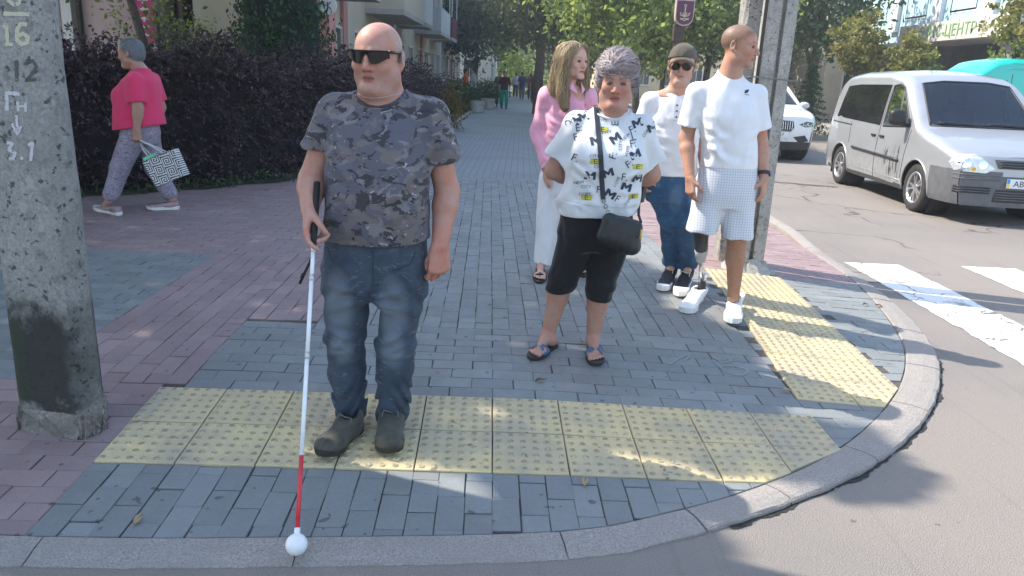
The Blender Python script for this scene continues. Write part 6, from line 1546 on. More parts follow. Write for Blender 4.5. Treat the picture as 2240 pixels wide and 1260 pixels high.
    def line(s, name, pts, view, r, mat, lift=.0, parent=None, dn=8):
        Q = dens([Vector((*p, 0)) for p in pts], dn); out = []
        for q in Q: p3, d = s.to3(view, q.x, q.y); h, nr = s.hit(p3, d); out.append(h+nr*lift)
        return MB().tube(out, r, 6).build(name, mat, parent or s.root, smooth=True)
    def sel(s, fn): return np.array([fn(*c) for c in s.FC])
    def inside(s, poly, view, shrink=1.):
        P = A(poly); c = P.mean(0); P = c+(P-c)*shrink; U = {'L': s.FC[:, [1, 2]], 'R': s.FC[:, [1, 2]], 'F': s.FC[:, [0, 2]]}[view]; out = np.zeros(len(U), bool); j = len(P)-1
        for i in range(len(P)):
            c_ = ((P[i, 1] > U[:, 1]) != (P[j, 1] > U[:, 1])); xi = (P[j, 0]-P[i, 0])*(U[:, 1]-P[i, 1])/(P[j, 1]-P[i, 1]+1e-12)+P[i, 0]; out ^= c_ & (U[:, 0] < xi); j = i
        side = {'L': s.FC[:, 0] < -.3, 'R': s.FC[:, 0] > .3, 'F': s.FC[:, 1] < 2.4}[view]; return out & side
    def arch(s, yc, zc, r):
        d = np.hypot(s.FC[:, 1]-yc, s.FC[:, 2]-zc); s.keep &= ~((d < r) & (np.abs(s.FC[:, 0]) > .45) & (s.FC[:, 1] > .05))
    def body(s, sels):
        """split the shell into named panels; the rest is painted bodywork"""
        rest = s.keep.copy()
        for (name, fn, mat) in sels:
            m = s.sel(fn) & rest; rest &= ~m; s._mk(name, m, mat)
        return s._mk('body', rest, s.paint)
    def _mk(s, name, mask, mat):
        fs = [s.F[i] for i in np.nonzero(mask)[0]]; used = sorted({i for f in fs for i in f}); mp = {a: b for b, a in enumerate(used)}
        return MB().add([tuple(s.V[i]) for i in used], [tuple(mp[i] for i in f) for f in fs]).build(name, mat, s.root, smooth=True, fixn=False)
def interior(car, y0, y1, zs, dash_y, W, seat_c=(.06, .06, .065)):
    m = pmat('car_interior', (.035, .035, .037), .8, .2); sm = pmat('car_seat', seat_c, .9, .2)
    MB().box((-W, y0, .30), (W, y1, zs)).build('cabin_floor', m, car.root); MB().box((-W*.98, dash_y-.25, zs), (W*.98, dash_y+.1, 1.0)).build('dashboard', m, car.root, bevel=.04)
    for x in (-.38, .38):
        MB().box((x-.24, dash_y+.75, zs), (x+.24, dash_y+1.25, zs+.12)).build('seat', sm, car.root, bevel=.05); MB().obox((x, dash_y+1.28, zs+.42), (.23, 0, 0), (0, .07, 0), (0, .09, .34)).build('seat_back', sm, car.root, bevel=.05); MB().box((x-.13, dash_y+1.34, zs+.76), (x+.13, dash_y+1.44, zs+.98)).build('headrest', sm, car.root, bevel=.04)
    MB().lathe([(.17, 0), (.185, .012), (.2, 0), (.185, -.012), (.17, 0)], 24, (.38, dash_y+.28, 1.02), 'Y').build('steering_wheel', m, car.root, smooth=True)

def silver_van():
    C = dict(W=.90, L=4.45, sill=.24, top=[(0, .80), (.10, .86), (.45, .97), (1.02, 1.09), (1.08, 1.12), (1.78, 1.68), (1.98, 1.77), (2.5, 1.835), (3.6, 1.83), (4.15, 1.78), (4.36, 1.66), (4.45, 1.45)],
             plan=[(0, .84), (.08, .90), (.2, .945), (.4, .98), (.7, 1.), (3.9, 1.), (4.3, .97), (4.45, .92)], side=[(.2, .93), (.30, .97), (.5, .995), (.7, 1.0), (.95, .985), (1.08, .965), (1.4, .905), (1.75, .82), (1.9, .78)],
             rad=[(0, .10), (1., .10), (1.8, .13), (4.45, .13)], nose=.10, lean=.06, sm=5)
    fw = Vector((5.30, 10.0)); a = rad(-2.8); ca, sa = math.cos(a), math.sin(a); lo = Vector((-.86, .86)); loc = (fw.x-(lo.x*ca-lo.y*sa), fw.y-(lo.x*sa+lo.y*ca), 0)
    P = car_paint('silver_paint', (.40, .41, .43), .4, .30)
    c = Car('parked_van', 'silver compact van with grey bumper and dirt-streaked front door', 'van', loc, a, C, P); yf, yr, rw = .86, 3.62, .318
    c.arch(yf, rw, .365); c.arch(yr, rw, .365)
    ws = [(-.70, 1.12), (.70, 1.12), (.585, 1.66), (.3, 1.70), (-.3, 1.70), (-.585, 1.66)]
    fwin = [(1.27, 1.09), (2.12, 1.05), (2.20, 1.62), (2.02, 1.64), (1.86, 1.60)]; rwin = [(2.24, 1.05), (4.08, 1.10), (3.98, 1.60), (3.5, 1.63), (2.30, 1.635)]
    for poly, v in ((ws, 'F'), (fwin, 'L'), (fwin, 'R')): c.keep &= ~c.inside(poly, v, .97)
    c.body([('front_bumper', lambda x, y, z: z < .66 and y < .50 and not (abs(x) < .3 and z > .60 and y < .05), M_GREYP), ('sill', lambda x, y, z: x < 0 and z < .30 and .5 < y < 4.2, pmat('sill_dark', (.05, .05, .052), .7)), ('sill', lambda x, y, z: x > 0 and z < .30 and .5 < y < 4.2, pmat('sill_dark', (.05, .05, .052), .7))])
    c.patch('windscreen', ws, 'F', M_GLS, .004, 8, dens_=6); c.patch('privacy_window', rwin, 'L', M_PRIV, .004, 6); c.patch('privacy_window', rwin, 'R', M_PRIV, .004, 6)
    c.patch('side_window', fwin, 'L', M_GLS, .003); c.patch('side_window', fwin, 'R', M_GLS, .003)
    for v in 'LR':
        c.line('window_seal', fwin+[fwin[0]], v, .016, M_BLK); c.line('window_bar', [(1.62, 1.07), (1.86, 1.58)], v, .014, M_BLK)
        c.line('rub_strip', [(1.38, .62), (3.10, .66)], v, .022, M_BLK, .004); c.line('door_gap', [(2.20, .30), (2.20, 1.0), (2.26, 1.64)], v, .005, M_BLK); c.line('door_gap', [(1.28, .40), (1.24, .75), (1.20, 1.05)], v, .005, M_BLK); c.line('door_gap', [(3.28, .72), (3.34, 1.05)], v, .004, M_BLK); c.line('slide_rail', [(3.3, 1.00), (4.2, 1.02)], v, .010, M_BLK); c.line('sill_crease', [(1.3, .36), (3.2, .38)], v, .006, P)
        for y in (2.06, 2.36):
            h, n = c.hit(*c.to3(v, y, .90)); MB().obox(h+n*.012, (.008, 0, 0), (0, .075, 0), (0, 0, .016)).build('door_handle', M_BLK, c.root, bevel=.006)
        sg = -1 if v == 'L' else 1
        M = empty('wing_mirror'); M.parent = c.root; MB().tube([Vector((sg*.80, 1.38, 1.09)), Vector((sg*.97, 1.36, 1.12))], .03, 8).build('mirror_arm', M_BLK, M, smooth=True)
        f = Field((-.16, -.1, -.13), (.16, .1, .16), .012); f.ell((0, 0, 0), (.115, .065, .105), 0); f.cap((-.06, 0, -.05), (.06, 0, -.05), .05, .05, .03); f.cap((-.06, 0, .05), (.06, 0, .05), .045, .045, .03); f.plane((0, .035, 0), (0, 1, 0)); o = f.obj('mirror_shell', M_BLK, M, (0, 0, 0)); o.location = (sg*1.02, 1.36, 1.20)
    c.line('windscreen_seal', ws+[ws[0]], 'F', .016, M_BLK); c.line('wiper', [(-.60, 1.15), (.05, 1.13)], 'F', .010, M_BLK, .02); c.line('wiper', [(.05, 1.15), (.62, 1.14)], 'F', .010, M_BLK, .02)
    for sg in (-1, 1):
        hl = [(sg*.40, .69), (sg*.50, .635), (sg*.80, .645), (sg*.835, .74), (sg*.80, .83), (sg*.60, .845)]
        if sg < 0: hl = hl[::-1]
        H = c.patch('headlight', hl, 'F', M_LAMP, .006, 5, dens_=5)
        for (x, z, r, m) in ((sg*.72, .745, .062, M_CHR), (sg*.54, .73, .050, M_CHR), (sg*.63, .675, .024, pmat('amber_lamp', (.75, .38, .06), .3))):
            q = [(x+r*math.cos(t), z+r*math.sin(t)) for t in np.linspace(0, 2*math.pi, 13)[:-1]]; c.patch('lamp_reflector', q, 'F', m, .010, 2, H, dens_=1)
    # grille, emblem, number plate
    c.patch('grille', [(-.37, .695), (.37, .695), (.42, .80), (-.42, .80)], 'F', M_GREYP, .006, 4)
    for z in (.715, .745, .775): c.line('grille_slot', [(-.36, z), (.36, z)], 'F', .010, M_BLK, .006)
    E = empty('emblem'); E.parent = c.root; h, n = c.hit(*c.to3('F', 0, .752)); q = h+n*.02
    MB().lathe([(.060, 0), (.066, -.006), (.072, 0), (.066, .006), (.060, 0)], 28, tuple(q), 'Y').build('ring', M_CHR, E, smooth=True)
    for pts in ([(-.030, .047), (0, .006), (.030, .047)], [(-.052, .022), (-.026, -.046), (0, -.006), (.026, -.046), (.052, .022)]): MB().tube([q+Vector((x, -.004, z)) for x, z in pts], .0065, 6).build('letter_stroke', M_CHR, E)
    pl = [(-.26, .475), (.26, .475), (.26, .585), (-.26, .585)]; N = c.patch('number_plate', pl, 'F', M_PLATE, .018, 3, dens_=3, smooth=False)
    h, n = c.hit(*c.to3('F', 0, .53)); 
    def ptext(txt, x, z, hgt, mat, nm, car, par, off=.021):
        gv, gf = glyph(txt); V = []
        for (u, v) in gv: hh, nn = car.hit(*car.to3('F', x+u*hgt, z+v*hgt)); V.append(hh+nn*off)
        MB().add(V, gf).build(nm, mat, par)
    ptext('AB 02', -.06, .53, .10, pmat('plate_ink', (.02, .02, .025), .6), 'plate_lettering', c, N)
    c.patch('plate_band', [(-.255, .53), (-.225, .53), (-.225, .58), (-.255, .58)], 'F', pmat('plate_blue', (.05, .22, .60), .5), .021, 2, N, dens_=1); c.patch('plate_band', [(-.255, .48), (-.225, .48), (-.225, .53), (-.255, .53)], 'F', pmat('plate_yellow', (.80, .60, .05), .5), .021, 2, N, dens_=1)
    for z in (.40, .43, .46): c.line('bumper_slat', [(-.78, z), (-.42, z)], 'F', .010, M_BLK, .0); c.line('bumper_slat', [(.42, z), (.78, z)], 'F', .010, M_BLK, .0)
    c.patch('lower_grille', [(-.38, .30), (.38, .30), (.36, .45), (-.36, .45)], 'F', M_BLK, .004, 4)
    for z in (.33, .36, .39, .42): c.line('grille_bar', [(-.36, z), (.36, z)], 'F', .007, M_GREYP, .006)
    for z in (.56, .61): c.line('bumper_crease', [(-.80, z), (-.34, z)], 'F', .007, M_GREYP, .002); c.line('bumper_crease', [(.34, z), (.80, z)], 'F', .007, M_GREYP, .002)
    for sg in (-1, 1):
        for yw in (yf, yr):
            wheel(c.root, (sg*.775, yw, rw), rw, .20, sg, .215)
            c.line('arch_lip', [(yw+.37*math.cos(t), rw+.37*math.sin(t)) for t in np.linspace(-.15, math.pi+.15, 17)], 'L' if sg < 0 else 'R', .012, P, dn=2)
            MB().lathe([(.40, -sg*.0), (.40, -sg*.25), (.0, -sg*.26)], 24, (sg*.80, yw, rw), 'X').build('wheel_well', M_BLK, c.root)
        MB().box((min(sg*.65, sg*.85), 4.0, .16), (max(sg*.65, sg*.85), 4.02, .40)).build('mud_flap', M_BLK, c.root)
    MB().box((-.7, .4, .20), (.7, 4.3, .26)).build('underbody', M_BLK, c.root); interior(c, 1.15, 4.2, .62, 1.25, .70)
    # dark streaks sprayed on the front door
    g = NT('sprayed_soot'); p = g.obj(); t = g.t; n = g.noise(g.scale(p, (1., 6., 1.1)), 3.2, 4, .6, .6); o = g.xyz(p)
    m = g.math('MULTIPLY', g.rng(n, .50, .66), g.math('MULTIPLY', g.math('MULTIPLY', g.rng(o[1], 1.30, 1.40), g.rng(o[1], 1.95, 1.82)), g.math('MULTIPLY', g.rng(o[2], .30, .40), g.rng(o[2], .86, .70))))
    tr = g.n('BsdfTransparent'); mx = g.n('MixShader'); g.col((.03, .03, .032)).set(Roughness=.8); t.links.new(m, mx.inputs[0]); t.links.new(tr.outputs[0], mx.inputs[1]); t.links.new(g.b.outputs[0], mx.inputs[2]); t.links.new(mx.outputs[0], t.nodes['Material Output'].inputs[0])
    c.patch('soot_marks', [(1.26, .30), (2.0, .30), (2.0, .90), (1.26, .90)], 'L', g.m, .0025, 5)
silver_van()

def white_suv():
    C = dict(W=.95, L=4.7, sill=.28, top=[(0, .92), (.08, .98), (.5, 1.06), (1.15, 1.14), (1.22, 1.17), (2.05, 1.60), (2.4, 1.67), (3.6, 1.66), (4.3, 1.55), (4.6, 1.3), (4.7, 1.1)],
             plan=[(0, .80), (.08, .87), (.2, .93), (.45, .98), (.8, 1.), (4.2, 1.), (4.7, .9)], side=[(.2, .92), (.4, .97), (.7, 1.0), (1.0, .985), (1.12, .955), (1.4, .87), (1.7, .78)], rad=[(0, .10), (1.1, .12), (2., .13), (4.7, .13)], nose=.13, lean=.03)
    P = car_paint('white_paint', (.80, .80, .80), 0., .25); c = Car('white_suv', 'white sport utility car behind the leaning concrete poles', 'car', (5.42, 16.2, 0), rad(-3), C, P); yf, yr, rw = .88, 3.72, .36
    c.arch(yf, rw, .42); c.arch(yr, rw, .42)
    ws = [(-.74, 1.18), (.74, 1.18), (.58, 1.60), (-.58, 1.60)]; sw = [(1.55, 1.10), (3.9, 1.13), (3.6, 1.50), (2.3, 1.56)]
    c.keep &= ~c.inside(ws, 'F', .96)
    c.body([('lower_bumper', lambda x, y, z: z < .43 and y < .5, M_BLK), ('sill', lambda x, y, z: x < 0 and z < .36, M_BLK), ('sill', lambda x, y, z: x >= 0 and z < .36, M_BLK)])
    c.patch('windscreen', ws, 'F', glass_mat('suv_glass', (.30, .36, .36)), .004, 6, dens_=5); c.line('windscreen_seal', ws+[ws[0]], 'F', .018, M_BLK)
    for v in 'LR': c.patch('side_window', sw, v, M_PRIV, .004); c.line('window_seal', sw+[sw[0]], v, .014, M_BLK); c.line('door_gap', [(2.4, .4), (2.4, 1.5)], v, .005, M_BLK)
    for sg in (-1, 1):
        hl = [(sg*.46, .80), (sg*.60, .745), (sg*.80, .765), (sg*.78, .85), (sg*.62, .865)]; hl = hl if sg > 0 else hl[::-1]; H = c.patch('headlight', hl, 'F', pmat('suv_lamp', (.10, .11, .12), .12, .2), .006, 4)
        for x in (.60, .71): c.line('light_ring', [(sg*(x-.045), .835), (sg*(x-.05), .785), (sg*(x+.03), .775), (sg*(x+.045), .83)], 'F', .008, pmat('suv_drl', (.75, .77, .80), .2), .008, H)
        k = [(sg*.03, .66), (sg*.30, .64), (sg*.37, .72), (sg*.34, .86), (sg*.08, .88), (sg*.03, .83)]; k = k if sg > 0 else k[::-1]; G = c.patch('kidney_grille', k, 'F', M_BLK, .006, 4); c.line('grille_frame', k+[k[0]], 'F', .010, M_CHR, .008, G)
        for i in range(6): x = sg*(.075+.048*i); c.line('grille_bar', [(x, .67), (x, .855)], 'F', .008, M_CHR, .010, G)
        ai = [(sg*.50, .42), (sg*.72, .46), (sg*.62, .58), (sg*.36, .54)]; ai = ai if sg > 0 else ai[::-1]; c.patch('air_intake', ai, 'F', M_BLK, .005, 3); ac = [(sg*.75, .44), (sg*.79, .44), (sg*.80, .66), (sg*.78, .66)]; c.patch('air_curtain', ac if sg > 0 else ac[::-1], 'F', M_BLK, .006, 3)
        f = Field((-.14, -.09, -.1), (.14, .09, .1), .014); f.ell((0, 0, 0), (.12, .065, .08), 0); o = f.obj('wing_mirror', P, c.root, (0, 0, 0)); o.location = (sg*1.04, 1.62, 1.16); MB().tube([Vector((sg*.85, 1.62, 1.1)), Vector((sg*1.0, 1.62, 1.12))], .025, 8).build('mirror_arm', M_BLK, c.root)
        for yw in (yf, yr): wheel(c.root, (sg*.82, yw, rw), rw, .24, sg, .25, 5, M_BLK); MB().lathe([(.46, 0), (.46, -sg*.28), (.0, -sg*.29)], 24, (sg*.83, yw, rw), 'X').build('wheel_well', M_BLK, c.root)
    N = c.patch('number_plate', [(-.26, .53), (.26, .53), (.26, .64), (-.26, .64)], 'F', M_PLATE, .03, 3, dens_=3, smooth=False); gv, gf = glyph('6 675 KP'); V = []
    for (u, v) in gv: hh, nn = c.hit(*c.to3('F', u*.085, .585+v*.085)); V.append(hh+nn*.033)
    MB().add(V, gf).build('plate_lettering', _pm['plate_ink'], N)
    MB().box((-.75, .4, .22), (.75, 4.5, .30)).build('underbody', M_BLK, c.root); interior(c, 1.3, 4.3, .70, 1.42, .72)
white_suv()

def green_van():
    C = dict(W=1.0, L=5.6, sill=.30, top=[(0, .95), (.12, 1.02), (.75, 1.25), (.82, 1.30), (1.35, 2.1), (1.75, 2.40), (2.2, 2.48), (5.2, 2.48), (5.5, 2.40), (5.6, 2.2)],
             plan=[(0, .86), (.15, .95), (.5, 1.), (5.4, 1.), (5.6, .96)], side=[(.2, .95), (.5, 1.), (1.1, 1.), (1.5, .98), (2.2, .93), (2.6, .88)], rad=[(0, .1), (1., .12), (1.8, .16), (5.6, .16)], nose=.12, lean=.05)
    P = car_paint('teal_paint', (.0, .50, .42), 0., .30); c = Car('green_van', 'teal green high-roof delivery van behind the silver van', 'van', (9.95, 20.2, 0), rad(-90), C, P); yf, yr, rw = .95, 4.35, .34
    c.arch(yf, rw, .40); c.arch(yr, rw, .40); c.body([('front_bumper', lambda x, y, z: z < .62 and y < .45, M_BLK), ('sill', lambda x, y, z: x < 0 and z < .38, M_BLK), ('sill', lambda x, y, z: x >= 0 and z < .38, M_BLK)])
    ws = [(-.82, 1.32), (.82, 1.32), (.74, 2.02), (-.74, 2.02)]; sw = [(1.05, 1.28), (2.05, 1.25), (2.05, 1.95), (1.55, 1.95)]; c.patch('windscreen', ws, 'F', M_PRIV, .005, 6)
    for v in 'LR':
        c.patch('side_window', sw, v, M_PRIV, .005); c.line('door_gap', [(2.15, .4), (2.15, 2.1)], v, .008, M_BLK); c.line('roof_rib', [(1.75, 2.36), (5.4, 2.36)], v, .014, P, .004); c.line('roof_rib', [(2.0, 2.22), (5.4, 2.22)], v, .012, P, .004); c.line('rub_strip', [(1.4, .75), (5.2, .75)], v, .03, M_BLK)
        c.line('door_gap', [(3.4, .4), (3.4, 2.2)], v, .008, M_BLK)
    for sg in (-1, 1):
        for yw in (yf, yr): wheel(c.root, (sg*.86, yw, rw), rw, .22, sg, .2, 5, M_GREYP); MB().lathe([(.42, 0), (.42, -sg*.28), (.0, -sg*.29)], 24, (sg*.88, yw, rw), 'X').build('wheel_well', M_BLK, c.root)
        hl = [(sg*.55, .80), (sg*.85, .78), (sg*.84, 1.0), (sg*.62, .95)]; c.patch('headlight', hl if sg > 0 else hl[::-1], 'F', M_LAMP, .006, 3)
        MB().box((min(sg*1.0, sg*1.2), 1.3, 1.35), (max(sg*1.0, sg*1.2), 1.42, 1.7)).build('wing_mirror', M_BLK, c.root, bevel=.03)
    MB().box((-.8, .4, .24), (.8, 5.4, .32)).build('underbody', M_BLK, c.root)
green_van()
# ------------------------------------------------------------------ vegetation
def leaf_mat(name, cols, trans=.35, rough=.55):
    g = NT(name); r = g.attr('rnd').outputs['Fac']; st = [(i/(len(cols)-1), c) for i, c in enumerate(cols)]; c = g.ramp(r, st); t = g.t
    g.col(c).set(Roughness=rough); g.b.inputs['Specular IOR Level'].default_value = .3; tl = g.n('BsdfTranslucent'); t.links.new(g.mix(.5, c, g.mix(1., c, (1.6, 1.7, .5, 1), 'MULTIPLY')), tl.inputs[0])
    mx = g.n('MixShader'); mx.inputs[0].default_value = trans; t.links.new(g.b.outputs[0], mx.inputs[1]); t.links.new(tl.outputs[0], mx.inputs[2]); t.links.new(mx.outputs[0], t.nodes['Material Output'].inputs[0]); return g.m
def leaf_mesh(name, P, size, rng, D=None, fold=.25, asp=.55, rnd=None):
    """leaf-sized folded quads at points P; D gives a preferred leaf direction"""
    n = len(P); sz = size*rng.uniform(.6, 1.25, n)[:, None]
    d = rng.normal(size=(n, 3)) if D is None else D+rng.normal(size=(n, 3))*.55
    d /= np.linalg.norm(d, axis=1)[:, None]+1e-9; q = rng.normal(size=(n, 3)); b = np.cross(d, q); b /= np.linalg.norm(b, axis=1)[:, None]+1e-9; nn = np.cross(d, b)
    V = np.stack([P-d*sz*.5, P+b*sz*asp*.5+nn*sz*fold*.3, P+d*sz*.5, P-b*sz*asp*.5+nn*sz*fold*.3], 1).reshape(-1, 3)
    i = np.arange(n)*4; me = mesh_np(name, V, np.stack([i, i+1, i+2, i+3], 1)); r = rng.random(n) if rnd is None else rnd
    at_ = me.attributes.new('rnd', 'FLOAT', 'POINT'); at_.data.foreach_set('value', np.repeat(r, 4).astype(np.float32)); return me
M_BARK = pmat('bark', (.085, .070, .055), .9, .35, 14, .9, 40); M_BARKP = pmat('bark_pale', (.24, .22, .19), .9, .3, 10, .8, 40)
LG = leaf_mat('leaves_green', [(.06, .095, .032), (.15, .21, .06), (.28, .34, .115), (.44, .47, .20)], .5); LD = leaf_mat('leaves_dark', [(.022, .046, .022), (.045, .085, .034), (.085, .135, .05), (.14, .19, .08)]); LY = leaf_mat('leaves_autumn', [(.09, .11, .025), (.17, .17, .05), (.24, .215, .07), (.30, .26, .10)]); LP = leaf_mat('leaves_purple', [(.020, .012, .014), (.042, .024, .028), (.085, .053, .058), (.15, .105, .11)], .15); LT = leaf_mat('leaves_thuja', [(.010, .034, .014), (.024, .075, .024), (.045, .12, .035)], .15); LL = leaf_mat('leaves_lime', [(.10, .17, .02), (.20, .30, .03), (.30, .38, .06)])
def limbs(base, top, r, crowns, rng, n=7):
    mb = MB(); b = Vector(base); t = Vector(top); k = 7; pts = [b.lerp(t, i/k)+Vector((rng.normal(0, .03*i/k*3), rng.normal(0, .03*i/k*3), 0)) for i in range(k+1)]; mb.tube([b+Vector((0, 0, -.1))]+pts, [r*1.5]+[r*(1.2-.6*i/k) for i in range(k+1)], 10)
    for j in range(n):
        c = crowns[j % len(crowns)]; e = Vector(c[0])+Vector(tuple(rng.normal(0, .35, 3)*A(c[1]))); s = pts[rng.integers(3, k+1)]; m = s.lerp(e, .5)+Vector((0, 0, .25)); mb.tube([s, m, e], [r*.45, r*.28, r*.08], 6)
    return mb
def clump_pts(crowns, n, rng, clump=.35, per=26):
    P = []; vols = A([c[1][0]*c[1][1]*c[1][2] for c in crowns]); pr = vols/vols.sum(); C = []
    for k in range(max(1, n//per)):
        c = crowns[rng.choice(len(crowns), p=pr)]; d = rng.normal(size=3); d /= np.linalg.norm(d); r = rng.uniform(.35, 1.0)**.5; ctr = A(c[0])+d*A(c[1])*r; cs = clump*rng.uniform(.6, 1.4); m = per
        P.append(ctr+rng.normal(size=(m, 3))*A((cs, cs, cs*.6))); C.append(np.full(m, rng.random()))
    return np.concatenate(P), np.concatenate(C)
def tree(name, label, pos, h, r, crowns, n, size, lm, bark, seed, group=None, clump=.4, lean=(0, 0)):
    rng = np.random.default_rng(seed); E = empty(name, pos); tag(E, label, 'tree', group); cr = [(A(c)-A(pos), s) for c, s in crowns]
    limbs((0, 0, 0), (lean[0], lean[1], h), r, cr, rng).build('trunk', bark, E, smooth=True)
    P, C = clump_pts(cr, n, rng, clump); link('crown', leaf_mesh('crown', P, size, rng, None, rnd=np.clip(C*.6+rng.random(len(P))*.5-.05, 0, 1)), lm, E); return E

# ---- street trees shading the corner, left of the walk
def lit_zone(u, v):
    """ground places the photograph shows in sun (measured along the sun's rays)"""
    n = .10*np.sin(u*9+v*4)+.08*np.sin(v*11-u*5)
    l = (v > 3.22) & (u > np.where(v > 6, 1.0, np.where(v > 4.6, 1.22, 1.42))+.10*np.sin(v*5.)) | (v <= 3.22) & (v > 2.6) & (u > 1.72+n)
    l |= (v <= 2.6) & (u > .80+n+.5*np.clip(1.9-v, 0, 2)*0) & ~((u > 1.12+n*.5) & (u < 1.62) & (v > 2.50))
    l |= ((u+.42)/.42)**2+((v-2.44+.10*u)/.085)**2 < 1+n*3
    l |= ((u-.60)/.20)**2+((v-2.665)/.030)**2 < 1
    l |= ((u+.5)/.10)**2+((v-1.55)/.06)**2 < 1
    return l
def shade_trees():
    rng = np.random.default_rng(5); n = 150000; z = rng.uniform(4.9, 8.6, n); u = rng.uniform(-8.5, 1.75, n); v = rng.uniform(-3., 15.5, n)
    k = rng.random(n) < np.clip(1.1-.10*np.abs(z-6.6), .4, 1)
    cl = np.sin(u*2.3+np.sin(z*2))*np.sin(v*1.9+z)+.6*np.sin(u*5.1+1)*np.sin(v*4.3+z*2.); k &= cl > -1.2
    e = .02; bad = lit_zone(u, v)
    for du, dv in ((.05, 0), (-.05, 0), (0, .05), (0, -.05)): bad |= lit_zone(u+du, v+dv)
    k &= ~bad; u, v, z = u[k], v[k], z[k]; P = np.stack([u-.85*z, v+.27*z, z], 1)  # crowns shaped for the light: leaves dropped where the ground must be sunlit
    T = [((-6.45, 9.7, 0), 'tall leafy street tree rising behind the stencilled concrete pole', .16), ((-8.2, 4.2, 0), 'tall leafy street tree at the side of the red paving beyond the pole', .18), ((-6.3, 13.4, 0), 'slim street tree added for shade, its trunk standing in for a creeper-clad pillar', .07), ((-8.6, -0.5, 0), 'tall leafy street tree by the side street kerb', .18)]  # the slim one is added for shade where a creeper-clad pillar stands
    d = np.stack([np.hypot(P[:, 0]-t[0][0]+.8, P[:, 1]-t[0][1]) for t in T], 1).argmin(1)
    for i, (p, lab, r) in enumerate(T):
        Q = P[d == i]-A(p); E = empty('street_tree', p); tag(E, lab, 'tree', 'street trees beside the hedge'); c = Q.mean(0); cr = [(Q[j], (.4, .4, .3)) for j in rng.integers(0, len(Q), 9)]
        limbs((0, 0, 0), (c[0]*.35, c[1]*.35, c[2]*.92), r, cr, rng, 9).build('trunk', M_BARK, E, smooth=True); link('crown', leaf_mesh('crown', Q, .18, rng, asp=.72), LG, E)
shade_trees()

